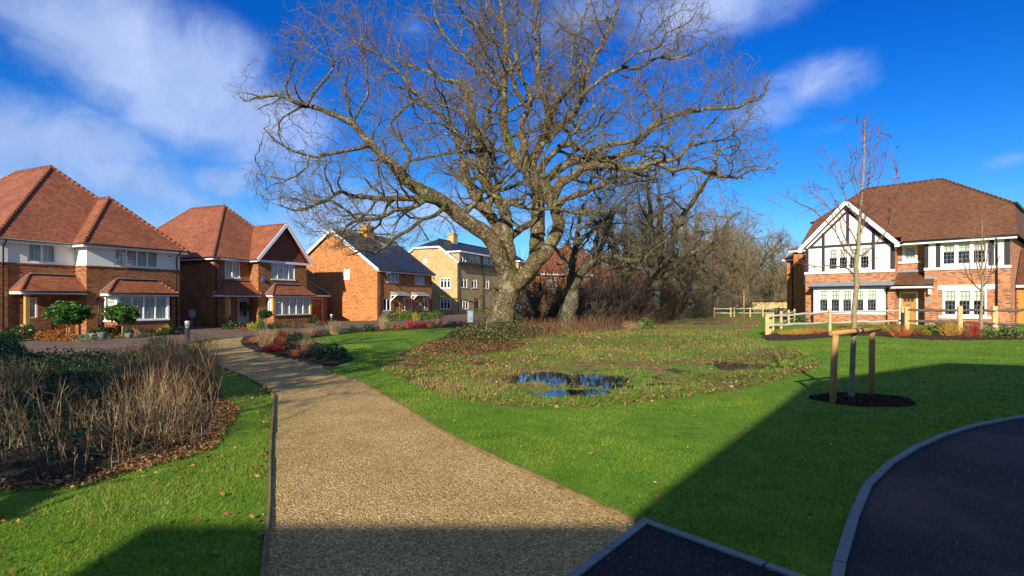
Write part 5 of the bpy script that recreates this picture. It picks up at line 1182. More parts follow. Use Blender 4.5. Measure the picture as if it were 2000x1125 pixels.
def tree_object(sk, name, label, origin, bark, twig, rthick=.045, tip=.011, tw=(2, .55, .008), rng=RNG, group=None, sides=4, remesh=None, cat='tree', cap=.2, tscale=1.0, twsegs=4):
    sk.radii(tip, cap=cap); P = np.array(sk.p)-np.array(origin); r = sk.rad; par = np.array(sk.par)
    root = empty(name, tuple(origin), label, cat, 0, group)
    # thick wood as continuous tubes
    child_of = {}
    for i in range(len(P)):
        if par[i] >= 0: child_of.setdefault(par[i], []).append(i)
    inpath = np.zeros(len(P), bool); mb = MB(); mb2 = MB()
    for ids in sk.paths:
        for i in ids: inpath[i] = True
        idl = ([par[ids[0]]] if par[ids[0]] >= 0 else [])+list(ids)
        rr = [r[i] for i in idl]
        if par[ids[0]] >= 0: rr[0] = min(rr[0], rr[1]*1.25)
        (mb if max(rr) > .13 else mb2).tube([P[i] for i in idl], [max(x, .012) for x in rr], 14 if max(rr) > .13 else 8)
    tr = mb.build('trunk', bark, root)
    if remesh:
        md = tr.modifiers.new('join', 'REMESH'); md.mode = 'VOXEL'; md.voxel_size = remesh; md.use_smooth_shade = True
        tx = bpy.data.textures.new('bark_lumps', 'CLOUDS'); tx.noise_scale = .35; tx.noise_depth = 3
        ds = tr.modifiers.new('lumps', 'DISPLACE'); ds.texture = tx; ds.strength = .10; ds.mid_level = .5
    if mb2.v: mb2.build('limbs', bark, root)
    idx = np.where((par >= 0) & (~inpath))[0]
    ra = np.minimum(r[par[idx]], r[idx]*1.25); P0, P1, R0, R1 = P[par[idx]], P[idx], ra, r[idx]
    thick = R0 > .022
    segs_mesh('branches', P0[thick], P1[thick], R0[thick], R1[thick], bark, root, 5)
    thin = ~thick
    D = P1-P0; D /= np.linalg.norm(D, axis=1, keepdims=True)+1e-9
    m = (R0 < .06); T = twiglets(P1[m], D[m], tw[0], tw[1], tw[2], rng, segs=twsegs)
    A = [np.concatenate([x, y]) for x, y in zip((P0[thin], P1[thin], R0[thin], R1[thin]), T)]
    segs_mesh('twigs', *A, twig, root, 3)
    return root
def pxp(px, py, Y, dy=0):
    y = Y+dy; return ((px-CX)/FPX*y, y, EYE-(py-HY)/FPX*y)
def trace(sk, Y, pts, d0, d1, r0, r1, step=.35, jit=.03, sc_=1.0, off=(0, 0)):
    n = len(pts); Q = []; Rr = []
    for i, (a, b) in enumerate(pts):
        t = i/(n-1); Q.append(pxp(a*sc_+off[0], b*sc_+off[1], Y, d0+(d1-d0)*t)); Rr.append(r0*(1-t)**1.0+r1*t)
    return sk.limb(Q, Rr, step, jit)
OY = 27.0; sk = Skel()
bx, by_ = (978-CX)/FPX*OY, OY
# trunk with flared base
trace(sk, OY, [(974, 668), (975, 652), (978, 628), (984, 600), (990, 575), (994, 552), (992, 530)], 0, 0, 1.08, .74)
for i, k in enumerate(sk.paths[0]): sk.r[k] = np.interp(i/len(sk.paths[0]), [0, .12, .3, .7, 1], [1.15, .86, .64, .60, .50])
T = lambda pts, d0, d1, r0, r1, **k: trace(sk, OY, pts, d0, d1, r0*.72, max(.022, r1*.9), **k)
T([(992, 540), (983, 515), (972, 490), (956, 463), (927, 442), (899, 424), (870, 400), (842, 382), (810, 364), (785, 346), (771, 325)], 0, -3.0, .62, .27)
T([(771, 325), (740, 300), (724, 284), (706, 262), (689, 242), (664, 230), (639, 220), (596, 204), (575, 199), (540, 185), (511, 192), (475, 197), (454, 171)], -3, -5, .27, .03)
T([(981, 515), (976, 470), (963, 428), (945, 410), (930, 385), (917, 360), (908, 335), (905, 310)], 0, 1.5, .42, .25)
T([(992, 535), (994, 500), (991, 470), (988, 435), (984, 406), (963, 378), (945, 353), (941, 321), (934, 277), (923, 249), (920, 213), (909, 170), (885, 160), (867, 156), (842, 142), (800, 130), (770, 118)], 0, 3, .52, .05)
T([(1000, 560), (1030, 535), (1045, 505), (1050, 460), (1050, 424), (1052, 389), (1041, 346), (1020, 328), (1002, 300), (987, 270), (983, 231), (984, 185), (985, 142), (990, 92), (985, 50), (978, 0), (975, -60)], 0, 1, .62, .08)
T([(1010, 555), (1040, 522), (1070, 487), (1088, 450), (1091, 431), (1084, 405), (1070, 385), (1062, 350)], -.3, -1.5, .50, .30)
T([(1045, 350), (1038, 325), (1047, 302), (1065, 256), (1072, 220), (1058, 185), (1051, 142), (1053, 85), (1048, 35), (1052, -30)], 1, 3, .40, .06)
T([(1025, 320), (1022, 277), (1019, 238), (1035, 213), (1033, 178), (1016, 142), (1006, 90), (1010, 60)], .5, -2, .28, .04)
T([(1047, 305), (1062, 281), (1097, 245), (1129, 213), (1136, 171), (1158, 121), (1182, 78), (1197, 35), (1211, 0), (1220, -50)], 1, 0, .26, .05)
T([(1136, 188), (1165, 160), (1207, 135), (1250, 131), (1289, 110), (1321, 114), (1350, 103), (1374, 89), (1400, 75), (1424, 57)], 0, -1, .15, .03)
T([(1214, 128), (1236, 106), (1289, 92), (1303, 64), (1335, 53), (1360, 21)], -.5, -2, .09, .03)
T([(1056, 328), (1083, 295), (1111, 281), (1150, 295), (1193, 284), (1236, 277), (1262, 262)], 0, -2, .22, .10)
T([(1058, 360), (1094, 327), (1133, 313), (1179, 313), (1222, 298), (1261, 263), (1293, 231), (1335, 220), (1382, 213), (1424, 210), (1460, 203), (1492, 185), (1500, 160), (1508, 131)], 0, -1, .30, .025)
T([(1082, 385), (1090, 366), (1122, 340), (1172, 320), (1207, 327), (1243, 331), (1275, 316), (1328, 306), (1346, 284), (1389, 242), (1425, 205)], -1, -4, .34, .03)
T([(1275, 318), (1314, 334), (1342, 327), (1389, 336), (1438, 350), (1467, 331), (1495, 334), (1527, 313)], -3, -5, .15, .02)
T([(1399, 331), (1406, 295), (1438, 284), (1474, 256)], -4.3, -4.5, .09, .02)
T([(1346, 284), (1400, 274), (1430, 262), (1462, 232), (1470, 205)], -3, -2, .08, .02)
T([(900, 424), (930, 395), (941, 372), (965, 382), (995, 396), (1037, 407), (1084, 407), (1126, 414), (1170, 410), (1215, 414), (1250, 395)], -1, -4, .20, .05)
T([(1086, 410), (1101, 389), (1158, 371), (1197, 346), (1240, 345), (1270, 330)], -1.5, -1, .24, .08)
T([(870, 400), (845, 392), (817, 387), (771, 389), (735, 385), (689, 384), (667, 371), (639, 391), (610, 402), (575, 412), (545, 400), (510, 392)], -2, -7, .22, .03)
T([(842, 385), (815, 400), (790, 408), (771, 410), (735, 428), (695, 430), (678, 441), (669, 454), (653, 456), (631, 469), (600, 478)], -2.5, -7.5, .17, .03)
T([(870, 402), (850, 420), (831, 428), (797, 450), (769, 468), (755, 479), (735, 493), (722, 491), (695, 492), (678, 499)], -2.5, -8, .14, .03)
T([(908, 335), (900, 300), (888, 256), (865, 232), (842, 210), (810, 178), (780, 140), (760, 122), (735, 105), (700, 85)], 1.5, 3, .22, .05)
T([(735, 105), (690, 80), (650, 60), (625, 40), (590, 15)], 3, 4, .06, .02)
T([(785, 346), (800, 300), (770, 262), (762, 240), (790, 210), (810, 195)], -3, -4, .13, .06)
T([(724, 284), (700, 290), (670, 295), (640, 303), (600, 305), (570, 295), (540, 275), (515, 250)], -3.4, -6, .13, .025)
T([(602, 305), (598, 325), (580, 340), (560, 350), (520, 345), (490, 335)], -5.5, -6, .07, .02)
T([(600, 205), (612, 180), (640, 150), (655, 120), (625, 105), (600, 85), (580, 60)], -4.5, -4, .09, .025)
T([(942, 321), (925, 300), (910, 290), (880, 300), (850, 305), (820, 310), (795, 315)], 1.5, 0, .14, .05)
T([(1035, 213), (1015, 190), (1000, 150), (995, 110), (965, 80), (930, 50), (900, 20), (880, -30)], -1, -3, .15, .05)
T([(984, 185), (960, 150), (930, 130), (905, 110), (870, 70), (850, 30), (845, -30)], 1, 4, .16, .05)
T([(934, 277), (950, 240), (955, 200), (960, 160), (945, 110), (940, 60), (950, 10), (945, -50)], 2, 5, .15, .05)
T([(1072, 220), (1100, 190), (1120, 150), (1115, 110), (1130, 60), (1150, 10), (1160, -40)], 2.5, 5, .14, .05)
T([(1097, 245), (1120, 260), (1150, 250), (1190, 235), (1215, 205), (1250, 185), (1265, 160)], 1, 4, .12, .04)
T([(1000, 300), (975, 330), (955, 300), (935, 260)], 1, -4, .10, .05)
T([(963, 560), (940, 578), (925, 590), (905, 583), (880, 585), (860, 578)], -.6, -2.5, .09, .02)
T([(1048, 430), (1020, 445), (1000, 460), (975, 475)], .6, .8, .22, .22)
# crown volume filled by branches competing for space
CROWN = [(452, 165), (480, 105), (560, 40), (610, -10), (700, -60), (820, -110), (1000, -140), (1180, -110), (1300, -60), (1380, 10), (1432, 50), (1450, 95), (1505, 140), (1490, 200), (1490, 240), (1530, 310), (1490, 345),
         (1440, 352), (1380, 338), (1300, 345), (1200, 420), (1150, 440), (1090, 400), (1010, 470), (960, 420), (900, 455), (850, 470), (760, 490), (690, 500), (640, 480), (570, 440), (490, 400), (458, 335), (520, 310), (490, 260), (540, 220), (460, 200)]
def crown_points(poly, n, Yc, cx, hwid, depth, ymin, rng, Yref=None):
    P = np.array(poly, float); out = []
    while len(out) < n:
        X = rng.uniform(P[:, 0].min(), P[:, 0].max(), 4000); Yp = rng.uniform(P[:, 1].min(), P[:, 1].max(), 4000)
        ok = sdf(poly, X, Yp) > 0; X = X[ok]; Yp = Yp[ok]
        q = np.sqrt(np.maximum(0, 1-((X-cx)/hwid)**2)); d = rng.uniform(-1, 1, len(X))*depth*(q*.9+.1)
        y = Yc+d
        # low part of the crown stays thin in depth
        for a, b, yy in zip(X, Yp, y): out.append(pxp(a, b, yy))
    return np.array(out[:n])
rngO = np.random.default_rng(5)
CP = np.array(CROWN, float)
def in_crown(P, rng):
    u = CX+P[0]/P[1]*FPX; v = HY-(P[2]-EYE)/P[1]*FPX; q = math.sqrt(max(0, 1-((u-985)/560)**2))
    return abs(P[1]-OY) < 3+8*q and float(sdf(CROWN, u, v)) > -14*rng.random()
sk.p = [np.array(p) for p in sk.p]; sk.rec(in_crown, rngO, lens=(4.8, 2.1), dens=(.70, .78), step=.29, kink=.30)
Apts = crown_points(CROWN, 5000, OY, 985, 550, 8.5, 0, rngO)
ck = vnoise(Apts[:, 0]+Apts[:, 1]*.7, Apts[:, 2]-Apts[:, 1]*.4, .42, 31)+.5*vnoise(Apts[:, 0], Apts[:, 2]+Apts[:, 1], .9, 32)
Apts = Apts[ck > -.13]
from mathutils.kdtree import KDTree
kd = KDTree(len(sk.p)); [kd.insert(p, i) for i, p in enumerate(sk.p)]; kd.balance()
Apts = np.array([p for p in Apts if kd.find(p)[2] > .75])
nb = len(sk.p); grow_cap = 60000; sk.grow(Apts, 4.0, .6, .32, 60, rngO, up=.03, jit=.3)
oakroot = tree_object(sk, 'oak_tree', 'huge bare spreading oak with thick mossy trunk in middle of the green', (bx, by_, gz(bx, by_)), oak_bark, twig_bark, remesh=.055, tip=.0085, tw=(1, .50, .0058), rng=rngO)

# generic bare oaks for the row behind
def generic_oak(seed, H, Wd, trunk_r, lean=0, fork=.28, natt=900, tip=.014, tw=(1, .7, .011), bark=None, twig=None, label='', origin=(0, 0, 0), name='oak_tree', low=.18, group=None):
    rg = np.random.default_rng(seed); s = Skel(); fz = H*fork
    s.limb([(0, 0, -.3), (lean*.3, 0, fz*.5), (lean, 0, fz)], [trunk_r*1.3, trunk_r, trunk_r*.85], .4, .02, rg)
    nl = 6
    for k in range(nl):
        a = 2*math.pi*k/nl+rg.uniform(-.4, .4); rr = Wd*.5*rg.uniform(.55, .8); zt_ = H*rg.uniform(.5, .85)
        mid = (lean+math.cos(a)*rr*.45, math.sin(a)*rr*.45, fz+(zt_-fz)*.55); end = (lean+math.cos(a)*rr, math.sin(a)*rr, zt_)
        s.limb([(lean, 0, fz*.92), mid, end], [trunk_r*.55, trunk_r*.38, trunk_r*.12], .4, .08, rg)
    s.limb([(lean, 0, fz*.92), (lean+rg.uniform(-.6, .6), rg.uniform(-.5, .5), H*.6), (lean, 0, H*.85)], [trunk_r*.6, trunk_r*.4, trunk_r*.12], .4, .08, rg)
    def env(P, rng):
        q = math.hypot(P[0]-lean, P[1])/(Wd/2); zc = (P[2]-H*low)/(H*(1-low))
        if zc < 0 or zc > 1.03: return False
        return q < math.sin(math.pi*min(1, zc*.80+.20))**.55*(1-.15*math.sin(3*math.atan2(P[1], P[0])+seed))*(1+.1*rng.random())
    s.p = [np.array(p) for p in s.p]; s.rec(env, rg, lens=(4.0, 1.6), dens=(.75, .55), step=.36, kink=.30, rmin=tip)
    pts = []
    while len(pts) < natt:
        p = rg.uniform(-1, 1, 3)*np.array([Wd/2, Wd/2, H/2])+np.array([lean, 0, H/2])
        if env(p, rg): pts.append(p)
    s.grow(np.array(pts), 5, .7, .4, 50, rg, up=.05, jit=.3)
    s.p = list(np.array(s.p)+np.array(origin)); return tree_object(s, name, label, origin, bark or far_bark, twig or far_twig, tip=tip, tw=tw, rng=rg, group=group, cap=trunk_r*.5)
def place(px, pyb, Y=None):
    if Y is None: x, y = gp(px, pyb)
    else: y = Y; x = (px-CX)/FPX*Y
    return (x, y, gz(x, y))
# second oak, traced trunk
s2_ = Skel(); Y2 = 30.5
trace(s2_, Y2, [(1108, 660), (1109, 643), (1111, 610), (1116, 580), (1119, 562)], 0, 0, .52, .36)
trace(s2_, Y2, [(1119, 562), (1115, 544), (1117, 512), (1125, 480), (1130, 440), (1140, 400)], 0, 1, .30, .08)
trace(s2_, Y2, [(1119, 564), (1136, 531), (1153, 517), (1181, 501), (1205, 505), (1230, 510), (1256, 505), (1272, 490), (1300, 470)], 0, -2, .29, .05)
trace(s2_, Y2, [(1116, 530), (1100, 505), (1088, 490), (1075, 470)], 0, 2, .16, .06)
trace(s2_, Y2, [(1153, 517), (1175, 480), (1190, 440), (1210, 400), (1240, 370)], 0, 3, .18, .05)
trace(s2_, Y2, [(1125, 480), (1150, 455), (1180, 430), (1200, 400)], 1, -2, .14, .05)
A2 = crown_points([(1070, 470), (1090, 400), (1140, 350), (1220, 325), (1290, 345), (1340, 400), (1330, 480), (1300, 520), (1240, 545), (1180, 540), (1150, 500), (1110, 520)], 3000, Y2, 1200, 150, 4.2, 0, rngO)
P2 = [(1060, 480), (1080, 400), (1130, 340), (1220, 318), (1300, 340), (1345, 400), (1335, 485), (1300, 525), (1240, 548), (1180, 545), (1150, 500), (1110, 525)]
def in2(P, rng): return abs(P[1]-Y2) < 4.5 and float(sdf(P2, CX+P[0]/P[1]*FPX, HY-(P[2]-EYE)/P[1]*FPX)) > -10*rng.random()
s2_.p = [np.array(p) for p in s2_.p]; s2_.rec(in2, rngO, lens=(3.2, 1.4), dens=(.75, .6), step=.27); s2_.grow(A2[:1200], 4, .60, .30, 60, rngO, up=.03, jit=.3)
x, y = (1109-CX)/FPX*Y2, Y2
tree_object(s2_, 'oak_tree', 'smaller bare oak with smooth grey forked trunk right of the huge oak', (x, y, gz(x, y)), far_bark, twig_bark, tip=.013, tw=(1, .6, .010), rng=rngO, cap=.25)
grp = 'bare oaks receding along the tree line'
oA = generic_oak(21, 12.5, 15, .55, .4, .26, 900, label='dark trunked bare oak standing behind the shrubby thicket', origin=place(1272, 0, 41), low=.2)
oB = generic_oak(22, 13.5, 15, .45, -.3, .30, 900, label='bare oak with pale grey trunk at right end of the tree line', origin=place(1462, 0, 74), low=.10, tw=(1, .8, .016), tip=.018)
lab = [('wide bare oak crown directly right of the dark trunked oak', oA, 1345, 52, 1.02, 2.0), ('bare oak in the middle of the receding tree line', oB, 1400, 66, .95, 1.1), ('distant bare oak left of the pale red brick house end', oA, 1515, 88, 1.0, 4.1),
       ('distant bare oak behind the pale trunked one', oB, 1438, 96, 1.12, 3.0), ('bare oak crown rising behind the second oak', oB, 1225, 50, .95, 5.0), 
       ('far bare oak low on the horizon behind the board fence', oB, 1560, 110, .95, 2.4), ('distant bare tree seen in the gap by the board fence', oA, 1490, 118, 1.0, 3.3), ('bare oak behind the wide crown in the tree line', oB, 1370, 84, 1.15, .3)]
for L_, src, px, Y, s_, rz in lab: copytree(src, place(px, 0, Y), rz, s_, L_)
# unseen tree, and a second one added, to throw the dappled shade on the path
copytree(oA, (-15.5, 2.0, -.2), 1.0, .95, 'bare oak standing out of view to the left'); copytree(oB, (-10.5, -2.5, 0), 2.0, .72, 'unseen bare oak added under the shading crown at the left')

# ---------------------------------------------------------------- young staked tree
YT = 8.94; ys = Skel()
def yt(pts, d0, d1, r0, r1): return trace(ys, YT, pts, d0, d1, r0*.72, r1*.85, step=.09, jit=.0015 if r0 > .05 else .005)
yt([(1663, 784), (1664, 740), (1666, 690), (1668, 650), (1669, 600), (1673, 560), (1672, 520), (1677, 470), (1680, 420), (1683, 380), (1687, 330), (1688, 280), (1689, 232)], 0, 0, .055, .006)
for k, i in enumerate(ys.paths[0]): ys.r[i] = np.interp(k/len(ys.paths[0]), [0, .05, .25, .45, .6, .75, 1], [.056, .042, .040, .037, .027, .016, .004])
yt([(1669, 538), (1648, 522), (1620, 519), (1596, 521), (1572, 516), (1552, 513)], 0, -.6, .016, .004)
yt([(1671, 513), (1657, 494), (1644, 478), (1633, 454), (1615, 433), (1583, 407), (1556, 395), (1535, 385), (1505, 391)], 0, -.3, .020, .004)
yt([(1633, 454), (1628, 430), (1620, 407), (1604, 395), (1588, 378), (1572, 369)], -.15, .4, .010, .003)
yt([(1671, 500), (1652, 470), (1644, 445), (1641, 428), (1617, 404), (1600, 385), (1583, 365)], 0, .5, .013, .003)
yt([(1676, 481), (1663, 455), (1649, 432), (1640, 407), (1631, 391), (1615, 372), (1583, 365)], 0, -.5, .013, .003)
yt([(1679, 433), (1665, 412), (1649, 380), (1644, 348), (1628, 319), (1615, 297), (1607, 293)], 0, .3, .012, .003)
yt([(1649, 382), (1642, 360), (1630, 340), (1620, 331), (1607, 329)], .2, 0, .007, .003)
yt([(1683, 385), (1673, 353), (1668, 325), (1672, 300), (1676, 280), (1687, 252), (1673, 239), (1647, 234)], 0, -.3, .010, .003)
yt([(1684, 370), (1696, 340), (1702, 318), (1708, 300), (1713, 281), (1717, 250)], 0, .3, .010, .003)
yt([(1684, 375), (1703, 345), (1713, 321), (1729, 303), (1749, 289)], 0, -.4, .009, .003)
yt([(1680, 500), (1687, 497), (1708, 478), (1727, 457), (1740, 430), (1745, 401), (1752, 375), (1751, 337), (1740, 313), (1724, 296)], 0, -.3, .018, .003)
yt([(1727, 457), (1735, 441), (1737, 400), (1738, 380), (1746, 352), (1752, 335), (1753, 322)], -.1, .4, .010, .003)
yt([(1676, 530), (1690, 522), (1700, 510), (1712, 505)], 0, -.3, .009, .003)
yt([(1682, 400), (1692, 370), (1698, 340), (1696, 300), (1700, 262)], 0, .4, .009, .003)
yt([(1682, 410), (1674, 380), (1664, 352), (1662, 325), (1664, 300)], 0, -.4, .009, .003)
yt([(1684, 365), (1680, 330), (1682, 300), (1694, 270), (1708, 256), (1740, 266)], 0, .2, .008, .003)
yt([(1680, 440), (1700, 410), (1712, 385), (1718, 350), (1722, 320)], 0, .5, .010, .003)
yt([(1679, 455), (1690, 430), (1695, 400), (1706, 370)], 0, -.5, .010, .003)
yt([(1676, 470), (1684, 452), (1690, 420)], 0, .3, .008, .003)
yt([(1671, 545), (1660, 520), (1650, 505), (1642, 500)], 0, .4, .008, .003)
ys.rad = np.array(ys.r); yx, yy = (1663-CX)/FPX*YT, YT
def young(s, label, origin, twn, L, rtw, bark=young_bark, tw=red_twig, rs=9, group=None):
    rg = np.random.default_rng(rs); P = np.array(s.p)-np.array(origin); r = s.rad; root = empty('young_tree', tuple(origin), label, 'tree', 0, group)
    mb = MB(); mb.tube([P[i] for i in s.paths[0]], [r[i] for i in s.paths[0]], 12); mb.build('trunk', bark, root)
    mb = MB()
    for ids in s.paths[1:]:
        par = s.par[ids[0]]; mb.tube([P[par]]+[P[i] for i in ids], [r[ids[0]]]+[r[i] for i in ids], 6)
    mb.build('branches', [simple('young_branch_bark', (.19, .10, .06), .7, .35, 3)], root)
    idx = [i for ids in s.paths[1:] for i in ids if r[i] < .013]+[i for i in s.paths[0] if r[i] < .012]
    idx = np.array(idx); par = np.array([s.par[i] for i in idx]); D = P[idx]-P[par]; D /= np.linalg.norm(D, axis=1, keepdims=True)+1e-9
    sel = rg.random(len(idx)) < twn; A = twiglets(P[idx][sel], D[sel], 2, L, rtw, rg, segs=3, wig=.25, fork=.25, up=.1)
    segs_mesh('twigs', *A, tw, root, 4); return root
young(ys, 'young bare tree tied between two pine stakes on the lawn', (yx, yy, gz(yx, yy)), 1.0, .20, .0036)
Y3 = gp(1915, 656)[1]; y3 = Skel()
def yt3(pts, d0, d1, r0, r1): return trace(y3, Y3, pts, d0, d1, r0, r1, step=.15, jit=.008)
yt3([(1915, 656), (1916, 625), (1917, 595), (1918, 562), (1917, 530), (1918, 490), (1918, 431)], 0, 0, .085, .010)
for P_l in ([(1917, 568), (1903, 555), (1895, 530), (1893, 505), (1888, 480)], [(1918, 560), (1928, 550), (1935, 530), (1938, 500), (1943, 480), (1950, 515)][:5], [(1917, 545), (1908, 520), (1905, 495), (1903, 455)], [(1918, 540), (1926, 515), (1930, 480), (1934, 450)],
            [(1917, 530), (1910, 500), (1912, 470)], [(1903, 555), (1890, 540), (1883, 515), (1878, 500)], [(1935, 535), (1945, 525), (1950, 505), (1956, 495)], [(1918, 515), (1924, 490), (1922, 460), (1921, 440)]): yt3(P_l, 0, random.uniform(-.8, .8), .035, .008)
y3.rad = np.array(y3.r); young(y3, 'small bare young tree in front of the right hand lower window', ((1915-CX)/FPX*Y3, Y3, gz((1915-CX)/FPX*Y3, Y3)), .9, .45, .007, tw=simple('grey_twig', (.22, .17, .12), .8, .3), rs=4)
x, y, z = gv(1453, 621); root = empty('young_tree', (x, y, z), 'tiny distant sapling with stake beyond the lawn by the far fence', 'tree'); mb = MB(); mb.tube([(0, 0, 0), (0, 0, 2.6)], .05, 8); mb.build('trunk', stake_wood, root)
Pn = np.array([[0, 0, 1.6+.25*k] for k in range(6)]); segs_mesh('twigs', *twiglets(Pn, np.tile([[0, 0, 1.]], (6, 1)), 3, 1.2, .012, RNG), far_twig, root, 3)

# ---------------------------------------------------------------- leaves, plants, grass
def leafquads(C_, size, rng, tilt=1.0, up=None, asp=.62):
    """diamond leaves at centres C_"""
    n = len(C_); nr = rng.normal(0, 1, (n, 3)); 
    if up is not None: nr = nr*tilt+np.array(up)
    nr /= np.linalg.norm(nr, axis=1, keepdims=True)+1e-9
    t = np.cross(nr, rng.normal(0, 1, (n, 3))); t /= np.linalg.norm(t, axis=1, keepdims=True)+1e-9; b = np.cross(nr, t)
    s_ = (size*rng.uniform(.6, 1.35, n))[:, None]/2
    V = np.stack([C_-t*s_, C_-b*s_*asp+nr*s_*.18, C_+t*s_, C_+b*s_*asp+nr*s_*.18], 1).reshape(-1, 3)
    F = np.arange(n*4).reshape(-1, 4); r = np.repeat(np.clip(rng.normal(.5, .22, n), 0, 1), 4); return V, F, r
PM = {}
def bush_mesh(leaf, n=900, size=.10, var=0, shape='dome'):
    key = ('bush', leaf, n, size, var, shape)
    if key in PM: return PM[key]
    rg = np.random.default_rng(hash(str(key)) % 9999 if False else (n*7+int(size*1000)*13+var*101)); P = rg.normal(0, 1, (n, 3)); P /= np.linalg.norm(P, axis=1, keepdims=True)
    rad = rg.uniform(.55, 1, n)**.5; lump = 1+.22*np.sin(P[:, 0]*7+var)*np.cos(P[:, 1]*6+var*2)+.15*np.sin(P[:, 2]*9+P[:, 0]*5)
    P = P*(rad*lump)[:, None]*.5
    if shape == 'dome': P[:, 2] = np.abs(P[:, 2])*1.75+rg.uniform(0, .06, n)
    else: P[:, 2] = P[:, 2]+.5
    V, F, r = leafquads(P, size, rg, 1.0, (0, 0, .35)); o = arr_mesh('bush', V, F, LM[leaf], rnd=r)
    me = o.data; bpy.data.objects.remove(o); PM[key] = me; return me
def stem_mesh(mat, n=60, r=.012, var=0, spread=.45, fork=.5, seed_heads=False):
    key = ('stem', mat, n, r, var, spread)
    if key in PM: return PM[key]
    rg = np.random.default_rng(n*3+var*17+int(r*1e4)); B = rg.normal(0, .13, (n, 3)); B[:, 2] = 0; D = np.stack([rg.normal(0, spread, n), rg.normal(0, spread, n), np.ones(n)], 1); D[:, :2] += B[:, :2]*1.6
    out = []; P = B; L = rg.uniform(.65, 1.05, (n, 1))/4
    for k in range(4):
        D = D+rg.normal(0, .10, D.shape); D /= np.linalg.norm(D, axis=1, keepdims=True); Q = P+D*L
        out.append((P, Q, np.full(n, r*(1-.2*k)), np.full(n, r*(1-.2*(k+1)))))
        if k >= 1:
            m = rg.random(n) < fork; D2 = D[m]+rg.normal(0, .4, D[m].shape); D2 /= np.linalg.norm(D2, axis=1, keepdims=True); out.append((P[m], P[m]+D2*.3, np.full(m.sum(), r*.7), np.full(m.sum(), r*.3)))
        P = Q
    A = [np.concatenate([o[i] for o in out]) for i in range(4)]
    o = segs_mesh('stems', *A, SM[mat], None, 3); me = o.data; bpy.data.objects.remove(o); PM[key] = me; return me
def plant(px, pyb, wpx, hpx, me, label, name='shrub', cat='shrub', group=None, rz=None, dy=0):
    x, y = gp(px, pyb); y2 = y+dy; x = x*y2/y if dy else x; y = y2
    o = bpy.data.objects.new(name, me); link(o); o.location = (x, y, gz(x, y)); s_ = wpx*y/FPX; o.scale = (s_, s_*.9, hpx*y/FPX); o.rotation_euler = (0, 0, rz if rz is not None else random.uniform(0, 6.28)); tag(o, label, cat, group); return o
SM['rustdark'] = simple('dull_rust_stalk', (.12, .05, .024), .9, .5, 2.0); SM['drymid'] = simple('mid_dry_stalk', (.14, .088, .045), .85, .5, 2.0); B_ = bush_mesh; S_ = stem_mesh
# bed between path and lawn
for a in [
 (497, 672, 26, 16, S_('pink', 60, .02), 'low coral stemmed shrub at the tip of the path border'),
 (520, 680, 38, 42, S_('buff', 80, .011, 1, .25), 'tall buff ornamental grass clump nearest the path border tip'),
 (532, 690, 36, 26, S_('red', 90, .016, 1), 'crimson stemmed dogwood in the path side border'),
 (549, 669, 30, 34, S_('orange', 70, .014, 2), 'orange stemmed dogwood behind the crimson one'),
 (560, 687, 34, 22, B_('dark', 700, .13, 1), 'dark green shrub between crimson dogwood and orange stems'),
 (578, 668, 40, 20, B_('dark', 700, .12, 2), 'dark leafy shrub at the back of the path border'),
 (586, 698, 34, 22, S_('orange', 70, .016, 3), 'short orange red dogwood beside the large dark shrub'),
 (600, 686, 26, 30, S_('buff', 60, .012, 2, .2), 'thin upright buff stems left of the large dark shrub'),
 (548, 697, 24, 12, B_('brown', 400, .14, 3), 'low rusty brown plant at the front of the path border'),
 (617, 700, 44, 26, B_('dark', 900, .10, 4), 'left half of the broad dark evergreen beside the lawn'),
 (650, 704, 62, 34, B_('dark', 1500, .085, 5), 'large dark green evergreen shrub at the lawn corner of border'),
 (600, 661, 26, 24, S_('buff', 70, .012, 3, .2), 'buff grass clump in the thin back border left of the bollard'),
 (622, 657, 26, 12, B_('brown', 400, .13, 5), 'low brown plant beside buff grass in the back border'),
 (654, 654, 24, 30, S_('buff', 70, .012, 4, .2), 'upright buff grass just right of the far bollard light'),
 (636, 656, 22, 12, B_('mid', 400, .13, 6), 'low green plant between two buff grasses'),
 (676, 650, 18, 10, B_('mid', 300, .14, 7), 'small green plant before the sunlit gable wall'),
 (689, 650, 20, 17, B_('dark', 500, .13, 8), 'round dark shrub at the foot of the sunlit gable'),
 (720, 648, 26, 17, B_('dark', 600, .12, 9), 'second round dark shrub before the sunlit gable corner'),
 (748, 645, 18, 30, S_('buff', 70, .014, 5, .2), 'straw coloured grass at the corner of the slate roofed cottages'),
 (759, 645, 14, 14, B_('mid', 300, .15, 10), 'small green bush right of the straw coloured grass'),
 (775, 645, 28, 14, B_('orange', 500, .13, 11), 'orange brown low shrub in the strip before the cottages'),
 (790, 644, 14, 10, B_('orange', 300, .15, 12), 'tiny orange shrub left of the crimson stems'),
 (801, 643, 16, 22, S_('red', 60, .022, 6), 'leftmost crimson stemmed dogwood in the far strip'),
 (816, 642, 14, 17, S_('red', 60, .022, 7), 'middle crimson dogwood in the far strip'),
 (828, 641, 12, 18, S_('red', 50, .022, 8), 'rightmost crimson dogwood in the far strip'),
 (841, 641, 14, 22, S_('pink', 50, .022, 9), 'coral stemmed dogwood right of the crimson group'),
 (859, 640, 14, 22, S_('pink', 50, .022, 10), 'last coral stemmed dogwood before the dark ground cover'),
 (885, 638, 36, 11, B_('dark', 700, .10, 13), 'low dark ground cover left of the utility cabinet'),
 (903, 636, 26, 10, B_('brown', 500, .12, 14), 'low reddish ground cover below the utility cabinet'),
 (938, 614, 26, 12, B_('bright', 500, .13, 1), 'bright green bush against the yellow brick building')]: plant(*a)
